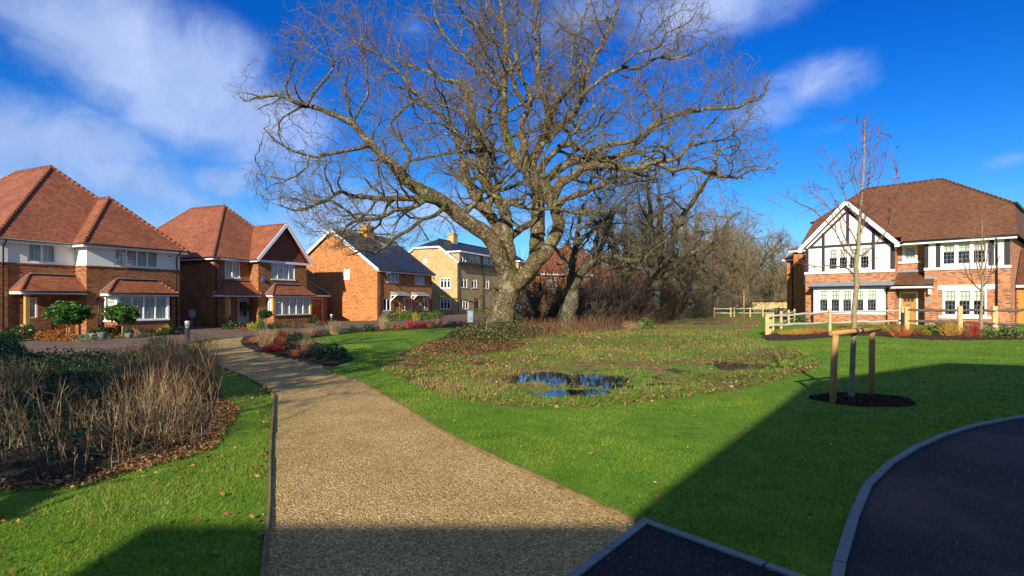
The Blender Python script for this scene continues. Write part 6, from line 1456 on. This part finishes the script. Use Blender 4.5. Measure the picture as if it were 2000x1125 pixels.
for i, (px, pb, w_, h_, k, lb_) in enumerate([(754, 628, 26, 22, 'pale', 'pale silvery end bush of the cottage hedge'), (775, 627, 30, 20, 'bright', 'bright laurel below the left cottage door'), (797, 624, 30, 18, 'bright', 'bright laurel between the two cottage doors'), (812, 627, 14, 18, 'yellow', 'yellowish shrub in the cottage hedge'), (828, 625, 30, 17, 'bright', 'bright laurel below the right cottage door'), (852, 622, 30, 16, 'bright', 'rightmost bright laurel of the cottage hedge'), (783, 621, 28, 16, 'mid', 'darker laurel behind the cottage hedge'), (838, 618, 26, 12, 'mid', 'darker laurel at the cottage corner')]):
    plant(px, pb, w_, h_, B_(k, 800, .11, i), lb_, 'hedge_shrub')
# front garden of house A
for a in [
 (50, 662, 60, 30, B_('dark', 900, .10, 20), 'dark clipped shrub before the oak porch post'),
 (18, 668, 50, 28, B_('dark', 900, .10, 24), 'dark clipped shrub at the far left of the front garden'),
 (84, 665, 34, 20, B_('orange', 600, .13, 21), 'orange red leaved shrub left of the tree by the door'),
 (112, 666, 40, 24, B_('orange', 700, .12, 22), 'orange red heather under the round topped tree'),
 (138, 667, 26, 18, B_('orange', 500, .14, 23), 'orange yellow heather right of the small tree trunk'),
 (171, 667, 34, 18, B_('pale', 600, .11, 21), 'grey green lavender mound beside the porch'),
 (207, 655, 30, 20, B_('brown', 600, .13, 24), 'brown dried hydrangea left under the bay window'),
 (228, 654, 32, 20, B_('brown', 600, .13, 25), 'brown dried hydrangea in the middle under the bay window'),
 (248, 656, 22, 14, B_('brown', 500, .14, 26), 'brown dried hydrangea right of the bay window tree'),
 (214, 660, 20, 10, B_('mid', 400, .14, 27), 'small green mound at the paving edge'),
 (238, 661, 34, 9, B_('yellow', 500, .11, 28), 'yellow ground cover below the bay window tree'),
 (272, 656, 18, 26, S_('dry', 50, .02, 12), 'straggly bare rose against the bay window'),
 (296, 657, 26, 15, B_('mid', 600, .12, 29), 'blue green mound right of the bay window'),
 (325, 653, 26, 19, B_('yellow', 600, .12, 30), 'yellow and orange shrub below the alarm box'),
 (347, 653, 30, 15, B_('mid', 600, .12, 31), 'green mound at the house corner beside the drive'),
 (278, 660, 20, 8, B_('dark', 400, .12, 32), 'tiny dark plant at the paving edge under the window'),
 # front garden of house B
 (455, 643, 40, 16, B_('dark', 700, .11, 33), 'dark low hedge left of the pale grey door'),
 (482, 642, 36, 15, B_('dark', 700, .11, 34), 'dark low hedge under the hanging ball'),
 (470, 646, 22, 9, B_('orange', 300, .15, 35), 'small russet plant at the foot of the dark hedge'),
 (493, 645, 20, 16, B_('yellow', 500, .13, 36), 'yellow leaved shrub in front of the dark hedge'),
 (508, 644, 22, 20, B_('bright', 500, .14, 37), 'bright green spiky shrub beside the yellow one'),
 (535, 642, 30, 13, B_('dark', 500, .13, 38), 'dark shrub under the oak cornered bay'),
 (556, 641, 30, 9, B_('mid', 500, .13, 39), 'low green planting under the bay of the gabled house'),
 (585, 641, 30, 9, B_('brown', 500, .13, 40), 'brown low planting right of the oak cornered bay'),
 (612, 632, 22, 18, B_('dark', 500, .13, 41), 'dark shrub in front of the red brown garage door'),
 (630, 636, 30, 11, B_('brown', 500, .13, 42), 'brown shrub beside the far bollard light')]: plant(*a)
def standard(px, pyb, pyt, wpx, ballpx, leaf, label, twin=False, dy=0):
    x, y = gp(px, pyb); y += dy; H = (pyb-pyt)*y/FPX; w_ = wpx*y/FPX; bh = ballpx*y/FPX; root = empty('standard_tree', (x, y, gz(x, y)), label, 'tree')
    mb = MB()
    for s_ in ((-.05, .05) if twin else (0,)): mb.tube([(s_, 0, 0), (s_*1.3, 0, (H-bh)*.6), (s_*.6, 0, H-bh*.6)], .028, 8)
    mb.build('trunk', simple('pale_stem', (.34, .26, .17), .8, .2), root); o = bpy.data.objects.new('crown', B_(leaf, 3600, .10, 50+int(px) % 7, 'ball')); link(o, root); o.scale = (w_, w_, bh); o.location = (0, 0, H-bh); return root
standard(133, 660, 590, 66, 44, 'mid', 'round topped small evergreen tree with twin stems before the porch', True)
standard(239, 660, 594, 56, 36, 'mid', 'round topped small evergreen tree in front of the large bay window')
standard(518, 640, 605, 24, 16, 'dark', 'dark clipped ball tree between door and oak cornered bay')
x, y = gp(477, 640); o = bpy.data.objects.new('hanging_ball', B_('mid', 900, .11, 60, 'ball')); link(o); bx_, by2 = HB.P+HB.ux*B0.a(477)+HB.uy*(-.35); o.location = (bx_, by2, .85); o.scale = (.62, .62, .55); tag(o, 'round leafy topiary ball hanging in front of pale grey door', 'topiary')
for px, pb, w_, h_, m_, lb_ in [(180, 661, .34, .26, stone, 'white round plant pot beside the porch'), (200, 663, .46, .36, MATS['concrete_kerb'], 'grey wide plant pot below the bay window downpipe'), (252, 661, .36, .28, lead, 'small grey pot under the middle of the bay window')]:
    x, y = gp(px, pb); root = empty('plant_pot', (x, y, gz(x, y)), lb_, 'pot'); mb = MB(); mb.lathe([(0, 0), (w_*.32, 0), (w_*.5, h_*.9), (w_*.54, h_), (w_*.46, h_), (w_*.44, h_*.85), (0, h_*.85)], 18); mb.build('pot', m_, root)
    o = bpy.data.objects.new('foliage', B_('bramble', 400, .16, 61)); link(o, root); o.scale = (w_*1.1, w_*1.1, .3); o.location = (0, 0, h_*.85)
# border of house E
for a in [
 (1535, 657, 34, 14, S_('gold', 90, .016, 20), 'gold stemmed low dogwood left in the bark border'),
 (1560, 656, 26, 16, S_('gold', 80, .016, 21), 'second gold stemmed dogwood left in the bark border'),
 (1512, 655, 22, 9, B_('brown', 400, .14, 70), 'low brown plant next to the fence corner post'),
 (1588, 655, 26, 20, S_('orange', 60, .014, 22), 'thin orange twigs left of the lone fence post'),
 (1607, 652, 18, 12, S_('orange', 50, .016, 23), 'short orange twigs at the foot of the lone post'),
 (1640, 650, 26, 10, B_('yellow', 400, .14, 71), 'yellow green plant right of the lone fence post'),
 (1664, 650, 40, 12, S_('gold', 80, .018, 24), 'spreading gold twigs behind the young tree'),
 (1690, 650, 30, 12, S_('orange', 70, .018, 25), 'orange twigs just right of the young tree trunk'),
 (1716, 652, 24, 14, S_('rust', 70, .014, 26), 'rusty twigs above the cross rail end'),
 (1742, 652, 26, 12, B_('brown', 400, .13, 72), 'reddish low plant near the house path'),
 (1762, 659, 36, 26, S_('orange', 90, .014, 27), 'orange twigs around the gate side fence post'),
 (1790, 657, 36, 20, S_('rust', 80, .014, 28), 'rusty brown stems below the orange front door'),
 (1823, 656, 50, 24, B_('mid', 700, .10, 73), 'yellow green leafy shrub behind the dark rails'),
 (1806, 657, 24, 14, B_('yellow', 400, .13, 74), 'small yellow shrub left of the leafy one'),
 (1857, 659, 30, 32, S_('gold', 110, .016, 29, .35), 'bright gold and orange dogwood left of the middle thick post'),
 (1884, 661, 26, 22, S_('rust', 90, .014, 30), 'rusty bare shrub at the foot of the middle thick post'),
 (1902, 659, 24, 34, S_('red', 90, .015, 31, .3), 'red stemmed dogwood between the two thick posts'),
 (1932, 660, 38, 24, B_('mixed', 900, .10, 75), 'variegated low evergreen left of the widest fence post'),
 (1970, 661, 52, 26, B_('mixed', 1200, .09, 76), 'large variegated evergreen at the right end of the bark border'),
 (1700, 643, 60, 12, B_('yellow', 700, .09, 77), 'low yellow green planting under the lead roofed bay'),
 (1650, 643, 40, 9, B_('orange', 500, .12, 78), 'low orange planting under the lead roofed bay'),
 (1857, 640, 60, 12, B_('dark', 600, .10, 79), 'dark low planting under the right hand window'),
 (1565, 632, 26, 18, B_('mid', 600, .12, 80), 'green bush behind the fence by the house corner'),
 (1948, 640, 34, 10, B_('mid', 400, .12, 81), 'green plant at the foot of the black downpipe')]: plant(*a)
for i, px in enumerate(range(1443, 1545, 12)): plant(px, 614, 15, 12, B_('dark' if i % 3 else 'mid', 400, .15, 90+i % 3), 'small dark green shrub in the row before the far fence', group='row of young hedge shrubs by the far fence')
x, y = gp(1744, 642); mb = MB(); mb.lathe([(0, 0), (.13, 0), (.19, .26), (0, .26)], 16); o = mb.build('plant_pot', SM['red']); o.location = (x, y, gz(x, y)+.25); tag(o, 'small crimson pot left of the orange front door', 'pot')
# oak base brambles, rusty docks, thicket
def mass(name, label, leaf, poly, n, hfun, size, rng, kind='stuff', up=(0, 0, .4)):
    P = np.array(poly); out = []
    while len(out) < n:
        X = rng.uniform(P[:, 0].min(), P[:, 0].max(), n); Y = rng.uniform(P[:, 1].min(), P[:, 1].max(), n); s_ = sdf(poly, X, Y); ok = s_ > 0
        out += [(a, b, c) for a, b, c in zip(X[ok], Y[ok], s_[ok])]
    Q = np.array(out[:n]); h = hfun(Q[:, 0], Q[:, 1])*sm(Q[:, 2]/.6)*(.65+.7*np.abs(vnoise(Q[:, 0], Q[:, 1], 1.1, 9))*1.6)
    z = G(Q[:, 0], Q[:, 1])+h*rng.uniform(.0, 1, n)**.6; V, F, r = leafquads(np.stack([Q[:, 0], Q[:, 1], z], 1), size, rng, 1, up)
    o = arr_mesh(name, V, F, LM[leaf], rnd=r); return tag(o, label, None, kind=kind)
rgp = np.random.default_rng(77)
def stalks(name, poly, n, hmin, hmax, r, mat, rng, lean=.25, side=.6, hf=None, clump=True, mats2=None):
    P = np.array(poly); X = []
    while len(X) < n:
        a = rng.uniform(P[:, 0].min(), P[:, 0].max(), n); b = rng.uniform(P[:, 1].min(), P[:, 1].max(), n)
        ok = (sdf(poly, a, b) > 0) & (rng.random(n) < np.clip(.55+2.2*vnoise(a, b, 1.6, 4), .06, 1)); X += list(zip(a[ok], b[ok]))
    X = np.array(X[:n]); Pp = np.stack([X[:, 0], X[:, 1], G(X[:, 0], X[:, 1])], 1)
    H = rng.uniform(hmin, hmax, n); H = H*(hf(X[:, 0], X[:, 1]) if hf else 1)
    lx = vnoise(X[:, 0], X[:, 1], .9, 6)*lean*2.2-.16*(name != 'rust_stalks')+rng.normal(0, lean, n); ly = vnoise(X[:, 0], X[:, 1], .9, 7)*lean*3+rng.normal(0, lean, n)
    D = np.stack([lx, ly, np.ones(n)], 1); D /= np.linalg.norm(D, axis=1, keepdims=True); out = []; L = (H/5)[:, None]
    R_ = r*rng.uniform(.6, 1.3, n)
    for k in range(5):
        D = D+rng.normal(0, .09, D.shape); D[:, :2] *= 1.03; D /= np.linalg.norm(D, axis=1, keepdims=True); Q = Pp+D*L; out.append((Pp, Q, R_*(1-.13*k), R_*(1-.13*(k+1))))
        if k >= 1:
            for _ in range(2):
                m = rng.random(n) < side; D2 = D[m]+rng.normal(0, .5, D[m].shape); D2[:, 2] = np.abs(D2[:, 2]); D2 /= np.linalg.norm(D2, axis=1, keepdims=True); e = Pp[m]+D2*(L[m]*rng.uniform(.4, 1.1, (m.sum(), 1))); out.append((Pp[m], e, R_[m]*.5, R_[m]*.3))
        Pp = Q
    A = [np.concatenate([o[i] for o in out]) for i in range(4)]; mi = np.random.default_rng(3).integers(0, 2, len(A[0]))
    return segs_mesh(name, *A, [mat]+(mats2 or [mat]), None, 3, midx=mi)
thf = lambda X, Y: np.clip(.60+.5*sm((Y-4.6)/2.0), .5, 1.12)*(1-.50*np.exp(-((X/Y+.775)/.075)**2)*sm((Y-5.2)/1.5))*(1-.25*sm((Y-7.5)/2))
tag(stalks('dry_stalks', THICK, 3100, .32, .98, .0038, SM['drymid'], rgp, .17, .7, thf, mats2=[SM['dry']]), 'tangle of dry brown stalks in the left foreground', None, kind='stuff')
tag(stalks('fallen_stalks', [gp(60, 935), gp(170, 935), gp(280, 900), gp(360, 872), gp(370, 845), gp(300, 850), gp(100, 900)], 190, .3, .75, .0045, SM['drymid'], rgp, 1.1, .2), 'dry stalks fallen flat along the front of the thicket', None, kind='stuff')
tag(stalks('rust_stalks', [gp(330, 760), gp(420, 740), gp(425, 800), gp(330, 830), gp(240, 830), gp(240, 770)], 420, .45, .9, .0036, SM['rust'], rgp, .12, .4, mats2=[SM['dry']]), 'rusty upright stalks at the path end of the thicket', None, kind='stuff')
BR = [gp(-150, 870), gp(60, 840), gp(200, 800), gp(330, 770), gp(410, 735), gp(405, 712), gp(360, 697), gp(290, 703), gp(250, 715), gp(130, 722), gp(80, 712), gp(-60, 705), gp(-300, 730)]
hb = lambda X, Y: .30+.30*sm((-X-7.5)/3.0)*sm((Y-7.5)/3)
mass('bramble_thicket', 'dark green bramble leaves behind the dry stalks', 'bramble', BR, 42000, hb, .062, rgp)
mass('bramble_thicket', 'tall dark evergreen bramble clump at the left edge of picture', 'dark', [gp(-250, 760), gp(60, 745), gp(92, 722), gp(50, 706), gp(-100, 695), gp(-300, 715)], 30000, lambda X, Y: 1.12+0*X, .065, rgp)
mass('thicket_undergrowth', 'low green leaves among the dry stalks', 'bramble', THICK, 16000, lambda X, Y: .34+0*X, .045, rgp)
plant(310, 697, 70, 44, B_('bramble', 1600, .06, 101), 'reddish bramble bush between driveway and dry stalks'); plant(285, 699, 40, 30, S_('rust', 80, .01, 40), 'rusty thin stems beside the driveway edge'); plant(390, 706, 56, 40, S_('dry', 110, .008, 41), 'dry grass clump leaning over the path by the bollard'); plant(385, 716, 80, 34, B_('dark', 1500, .06, 102), 'dark green shrub leaning towards the path below bollard')
plant(395, 690, 40, 44, S_('drydark', 60, .010, 42, .5), 'bare brown seed head shrub right of the near bollard')
OB = [gp(850, 664), gp(900, 669), gp(960, 673), (gp(1010, 668)), gp(1060, 655), gp(1100, 648), gp(1090, 636), gp(1010, 632), gp(960, 632), gp(920, 640), gp(880, 652)]
mass('bramble_mound', 'low bramble mound around the foot of the huge oak', 'bramble', OB, 18000, lambda X, Y: .30+.42*sm(1-np.abs(X+.3)/3.2), .085, rgp)
mass('bramble_mound', 'dead brown leaves mixed through the bramble mound', 'brown', OB, 7000, lambda X, Y: .32+.42*sm(1-np.abs(X+.3)/3.2), .085, rgp)
mass('bramble_litter', 'brown leaf litter on the mound left of the oak', 'brown', [gp(780, 690), gp(850, 692), gp(980, 690), gp(1040, 672), gp(960, 660), gp(880, 658), gp(830, 668)], 9000, lambda X, Y: .06+0*X, .085, rgp, up=(0, 0, 2.5))
RL = [gp(1010, 664), gp(1100, 658), gp(1200, 646), gp(1300, 632), gp(1300, 624), gp(1200, 632), gp(1100, 640), gp(1020, 645)]
tag(stalks('rust_stalks', RL, 1900, .3, .95, .009, SM['rustdark'], rgp, .16, .4, mats2=[SM['drydark']]), 'band of rusty dead stalks along the edge of the tree line', None, kind='stuff')
HL = [gp(1085, 645), gp(1170, 640), gp(1250, 632), gp(1330, 623), gp(1385, 618), gp(1390, 612), gp(1300, 610), gp(1200, 614), gp(1100, 622), gp(1075, 632)]
P = []; 
def scatter(poly, n, rng):
    Pq = np.array(poly); out = np.zeros((0, 2))
    while len(out) < n:
        X = rng.uniform(Pq[:, 0].min(), Pq[:, 0].max(), n*2); Y = rng.uniform(Pq[:, 1].min(), Pq[:, 1].max(), n*2); k = sdf(poly, X, Y) > 0; out = np.concatenate([out, np.stack([X[k], Y[k]], 1)])
    return out[:n]
def thicket(name, label, poly, n, L, r, rng, mat, nper=6, up=.06):
    Q = scatter(poly, n, rng); Pz = np.stack([Q[:, 0], Q[:, 1], G(Q[:, 0], Q[:, 1])], 1); D = np.stack([rng.normal(0, .45, n), rng.normal(0, .45, n), np.ones(n)], 1)
    A = twiglets(Pz, D, nper, L, r, rng, segs=6, wig=.30, fork=.8, up=up); return tag(segs_mesh(name, *A, mat, None, 3), label, None, kind='stuff')
thicket('hedgerow_thicket', 'tangled bare hedgerow shrubs under the receding oaks', HL, 420, 2.7, .020, rgp, simple('dark_twig', (.10, .075, .05), .9, .4, 1))
mass('hedgerow_leaves', 'dark ivy and bramble leaves in the hedgerow', 'bramble', [gp(1150, 638), gp(1250, 630), gp(1390, 617), gp(1385, 611), gp(1200, 614), gp(1120, 625)], 26000, lambda X, Y: 2.0+0*X, .13, rgp)
mass('hedgerow_leaves', 'sparse brown leaves on shrubs behind the second oak', 'brown', [gp(1090, 636), gp(1180, 630), gp(1180, 620), gp(1090, 622)], 5000, lambda X, Y: 2.4+0*X, .11, rgp)
plant(1262, 642, 40, 22, B_('bright', 700, .10, 110), 'sunlit bramble clump at the field edge of the hedgerow'); plant(1235, 646, 30, 22, S_('dry', 80, .015, 43), 'dry bracken clump at the field edge of the hedgerow'); plant(1365, 622, 30, 14, B_('dark', 500, .12, 111), 'dark bush at the right end of the hedgerow')
for lab_, px, pb, w_, h_ in [('big tangled bare shrub right of the second oak', 1165, 633, 90, 50), ('big tangled bare shrub under the dark trunked oak', 1225, 629, 90, 55), ('bare shrub between the second oak and the huge oak', 1085, 640, 50, 70)]: plant(px, pb, w_, h_, S_('drydark', 260, .012, 50+px % 5, .7, .9), lab_)
# far woodland masses
def wood(poly, n, zmax, seg, r, label, mat, rng):
    Q = scatter(poly, n, rng); z = rng.uniform(0, 1, n)**.8*zmax*(.75+.5*vnoise(Q[:, 0], Q[:, 1], .09, 3)); P0 = np.stack([Q[:, 0], Q[:, 1], z], 1); D = rng.normal(0, 1, (n, 3)); D[:, 2] = np.abs(D[:, 2])*1.2; D /= np.linalg.norm(D, axis=1, keepdims=True)
    return tag(segs_mesh('far_woodland', P0, P0+D*seg*rng.uniform(.4, 1.2, (n, 1)), np.full(n, r), np.full(n, r*.4), mat, None, 3), label, None, kind='stuff')
wood([(5, 120), (80, 120), (80, 150), (5, 150)], 70000, 11, 1.6, .035, 'far bare woodland on the horizon behind the tree line', far_twig, rgp)
wood([(-110, 95), (-30, 105), (-30, 130), (-110, 125)], 26000, 7, 1.6, .04, 'far bare woodland seen low between the left hand houses', far_twig, rgp)
wood([(40, 75), (58, 75), (62, 100), (44, 100)], 16000, 4.0, 1.2, .03, 'low bare scrub behind the far board fence', far_twig, rgp)
# leaf litter
def litter(name, label, poly, n, size, rng, dens=None, lift=.012):
    Q = scatter(poly, n, rng)
    if dens is not None: Q = Q[rng.random(len(Q)) < dens(Q[:, 0], Q[:, 1])]
    z = G(Q[:, 0], Q[:, 1]); ok = z > WATER_Z-.004; Q = Q[ok]; z = z[ok]; z = z+lift+rng.uniform(0, .02, len(z)); V, F, r = leafquads(np.stack([Q[:, 0], Q[:, 1], z], 1), size, rng, .55, (0, 0, 1.0), .55)
    return tag(arr_mesh(name, V, F, litter_m, rnd=r), label, None, kind='stuff')
litter('fallen_leaves', 'brown fallen oak leaves over the hollow', BASIN, 64000, .075, rgp, lambda X, Y: np.clip(.30+1.5*vnoise(X, Y, .5, 8)+.5*vnoise(X, Y, 2.2, 12)+.28*sm((2-X)/5)+.5*np.exp(-(sdf(BASIN, X, Y)/.3)**2), .05, 1)*np.clip(1.25-Y/48, .2, 1))
litter('fallen_leaves', 'brown leaves along the front of the dry thicket', [gp(-60, 965), gp(150, 956), gp(260, 925), gp(420, 880), gp(470, 800), gp(430, 770), gp(405, 845), gp(240, 885), gp(60, 925)], 3800, .042, rgp)
litter('fallen_leaves', 'scattered leaves on the left hand grass', [gp(0, 1125), gp(500, 1125), gp(520, 780), gp(440, 745), gp(430, 880), gp(0, 970)], 170, .042, rgp, lift=.022)
litter('fallen_leaves', 'scattered leaves on the large lawn', [gp(800, 800), gp(1200, 990), gp(1600, 1125), gp(1700, 900), gp(1960, 800), gp(1700, 760), gp(1200, 800)], 110, .045, rgp, lift=.022)
# bark chips
def chips(name, label, poly, n, size, rng):
    Q = scatter(poly, n, rng); z = G(Q[:, 0], Q[:, 1])+.05+.0*Q[:, 0]; s_ = np.clip(sdf(poly, Q[:, 0], Q[:, 1])/.3, 0, 1); z = G(Q[:, 0], Q[:, 1])+.02+.035*s_
    V, F, r = leafquads(np.stack([Q[:, 0], Q[:, 1], z], 1), size, rng, .7, (0, 0, .8), .45); return tag(arr_mesh(name, V, F, LM['chip'], rnd=r), label, None, kind='stuff')
LM['chip'] = leafmat('bark_chip', [(0, (.012, .008, .007)), (.6, (.045, .024, .017)), (1, (.16, .085, .055))], .75, 0.0, .3)
chips('bark_chips', 'dark bark chips under the young staked tree', RING, 2600, .05, rgp); chips('bark_chips', 'bark chips in the long border before the fence', MULCH, 9000, .08, rgp); chips('bark_chips', 'bark chips in the border beside the path', BED_FRONT, 6000, .07, rgp)
# gravel stones
def stones(poly, n, rng):
    Q = scatter(poly, n, rng); Q = Q[rng.random(len(Q)) < np.clip(5.0/Q[:, 1], 0, 1)**1.6]; Q = Q[np.abs(Q[:, 0]/Q[:, 1]) < 1.0]; n = len(Q); s_ = rng.uniform(.002, .0055, n); c = np.stack([Q[:, 0], Q[:, 1], G(Q[:, 0], Q[:, 1])+.013], 1)
    base = np.array([[1, 0, 0], [0, 1, 0], [-1, 0, 0], [0, -1, 0], [0, 0, 1.]]); V = c[:, None]+base[None]*s_[:, None, None]*rng.uniform(.6, 1.3, (n, 5, 1)); F = np.array([[0, 1, 4], [1, 2, 4], [2, 3, 4], [3, 0, 4]]); F = (F[None]+np.arange(n)[:, None, None]*5).reshape(-1, 3)
    m = leafmat('gravel_stone', [(0, (.10, .06, .02)), (.5, (.30, .19, .07)), (.9, (.42, .28, .12)), (1, (.62, .50, .30))], .8, 0, .3); return tag(arr_mesh('gravel_stones', V.reshape(-1, 3), F, m, rnd=np.repeat(rng.random(n), 5)), 'loose tan gravel stones on the path', None, kind='stuff')
stones([p for p in PATH], 90000, rgp)
# grass
def grass(rng):
    NO = [PATH, ROAD, [tuple(pad_c), tuple(padR), (3.0, -4), tuple(padL)], DRIVE, BED_FRONT, MULCH, RING]; out = []
    bands_ = [(1.9, 3, 5200), (3, 4, 4600), (4, 5.5, 3000), (5.5, 7.5, 1800), (7.5, 10, 1000), (10, 14, 520), (14, 20, 250), (20, 30, 100)]
    for y0, y1, d in bands_:
        area = (y1**2-y0**2)*1.0; n = int(area*d); t = rng.random(n); Y = np.sqrt(y0**2+t*(y1**2-y0**2)); X = rng.uniform(-1, 1, n)*Y*.98
        ok = np.ones(n, bool)
        for p in NO:
            bb = np.array(p); near = (X > bb[:, 0].min()) & (X < bb[:, 0].max()) & (Y > bb[:, 1].min()) & (Y < bb[:, 1].max()) & ok
            idx = np.where(near)[0]; ok[idx[sdf(p, X[idx], Y[idx]) > -.01]] = False
        k1 = np.where(ok)[0]; sT = sdf(THICK, X[k1], Y[k1]); ok[k1[(sT > .1) & (rng.random(len(k1)) > .15)]] = False
        edge = sdf(THICK, X, Y)
        ok &= ~((edge > -.45) & (rng.random(n) < .5)) | (Y > 14)
        ok &= rng.random(n) < np.clip(1.15+2.2*np.minimum(0, vnoise(X, Y, .9, 71)+.5*vnoise(X, Y, 2.9, 72)+.22), .25, 1)
        X = X[ok]; Y = Y[ok]; out.append((X, Y, np.full(len(X), max(1, (y0+y1)/2/4.2))))
    X = np.concatenate([o[0] for o in out]); Y = np.concatenate([o[1] for o in out]); S = np.concatenate([o[2] for o in out]); B = sdf(BASIN, X, Y); Z = G(X, Y)
    def blades(sel, h0, h1, w0, mat, name, label, shift):
        x, y, z, s_ = X[sel], Y[sel], Z[sel], S[sel]; n = len(x); a = rng.uniform(0, 6.28, n); w_ = w0*s_*rng.uniform(.7, 1.3, n); pn = vnoise(x, y, .8, 14)+.6*vnoise(x, y, 3.1, 15)+.8*vnoise(x, y, .27, 18); h = rng.uniform(h0, h1, n)*(1+.6*pn)*np.minimum(1.25, s_**.12)
        lx, ly = rng.normal(0, .6, n)*h+.25*h*vnoise(x, y, 1.7, 16)*4, rng.normal(0, .6, n)*h+.25*h*vnoise(x, y, 1.7, 17)*4; c, s2 = np.cos(a)*w_/2, np.sin(a)*w_/2
        V = np.stack([np.stack([x-c, y-s2, z-.004], 1), np.stack([x+c, y+s2, z-.004], 1), np.stack([x+lx, y+ly, z+h], 1)], 1).reshape(-1, 3)
        r = np.clip(.42+shift+.68*pn+rng.normal(0, .19, n), 0, 1); tag(arr_mesh(name, V, np.arange(n*3).reshape(-1, 3), mat, rnd=np.repeat(r, 3)), label, None, kind='stuff')
    edge = B+.35*vnoise(X, Y, 3, 20)
    blades(edge < .05, .011, .029, .0058, grass_m, 'lawn_grass', 'short green mown grass of the lawns', 0)
    wm = (edge >= .05) & (Z <= WATER_Z+.012) & (Z > WATER_Z-.034) & (rng.random(len(X)) < .16); Z[wm] = WATER_Z
    blades(wm, .02, .06, .0075, rough_m, 'drowned_grass', 'sparse grass blades standing in the puddles', .1)
    m = (edge >= .05) & ~wm & (Z > WATER_Z+.012) & (rng.random(len(X)) < np.clip(.75+1.6*vnoise(X, Y, .7, 40)+vnoise(X, Y, 2.7, 41), .08, 1)) & (rng.random(len(X)) < .75); blades(m, .03, .085, .0085, rough_m, 'rough_grass', 'rough yellowing grass in the hollow', .05)
grass(np.random.default_rng(9))

# ragged evergreen crown added out of view to dapple the path with shade
o = bpy.data.objects.new('shade_crown', B_('dark', 1100, .085, 120, 'ball')); link(o); o.location = (-9.6, -.8, 4.0); o.scale = (4.6, 4.4, 4.2); tag(o, 'unseen evergreen crown added at the left to dapple the path', 'tree')

o = bpy.data.objects.new('shade_shrub', B_('dark', 700, .11, 121, 'ball')); link(o); o.location = (-6.0, -.6, .6); o.scale = (2.2, 1.8, 2.3); tag(o, 'unseen evergreen shrub added beside the viewpoint to shade the lawn', 'shrub')  # leafy ball out of frame, added to break the lower-left lawn with shadow
litter('fallen_leaves', 'brown leaf debris along the left edge of the path', [gp(455, 750), gp(522, 785), gp(524, 1000), gp(488, 985), gp(500, 870), gp(470, 800)], 330, .045, rgp, lambda X, Y: np.clip(.4+2.4*vnoise(X, Y, 1.7, 61), 0, 1), lift=.022)
thicket('bramble_thicket', 'dark bare shrubs between the parked cars and the second oak', [gp(1050, 640), gp(1105, 636), gp(1100, 628), gp(1052, 630)], 70, 3.6, .022, rgp, simple('dark_twig', (.10, .075, .05)), 6)
thicket('bramble_thicket', 'bare hedge stems screening the red pyramid roof', [gp(1150, 632), gp(1290, 622), gp(1290, 616), gp(1150, 622)], 130, 3.9, .024, rgp, far_twig, 5)

def pebbles(name, label, poly, n, zoff, rng, s0=.003, s1=.007):
    Q = scatter(poly, n, rng); s_ = rng.uniform(s0, s1, n); c = np.stack([Q[:, 0], Q[:, 1], G(Q[:, 0], Q[:, 1])+zoff], 1)
    base = np.array([[1, 0, 0], [0, 1, 0], [-1, 0, 0], [0, -1, 0], [0, 0, 1.]]); V = c[:, None]+base[None]*s_[:, None, None]*rng.uniform(.6, 1.3, (n, 5, 1)); F = (np.array([[0, 1, 4], [1, 2, 4], [2, 3, 4], [3, 0, 4]])[None]+np.arange(n)[:, None, None]*5).reshape(-1, 3)
    tag(arr_mesh(name, V.reshape(-1, 3), F, MATS['gravel_stone'], rnd=np.repeat(rng.random(n), 5)), label, None, kind='stuff')
pebbles('gravel_stones', 'stray gravel stones on the tarmac corner', [tuple(pad_c+dL*.1+dR*.1), tuple(pad_c+dR*1.2), tuple(pad_c+dL*1.6+dR*.9), tuple(pad_c+dL*2.0)], 150, .018, rgp)
pebbles('gravel_stones', 'stray gravel kicked on to the grass beside the path', [gp(500, 1120), gp(515, 1120), gp(531, 850), gp(537, 777), gp(515, 790), gp(505, 900)], 260, .01, rgp)
pebbles('grit', 'grit and small stones on the tarmac road', [gp(1700, 1120), gp(1990, 1120), gp(1990, 850), gp(1850, 890), gp(1740, 960)], 160, .01, rgp, .0025, .006)
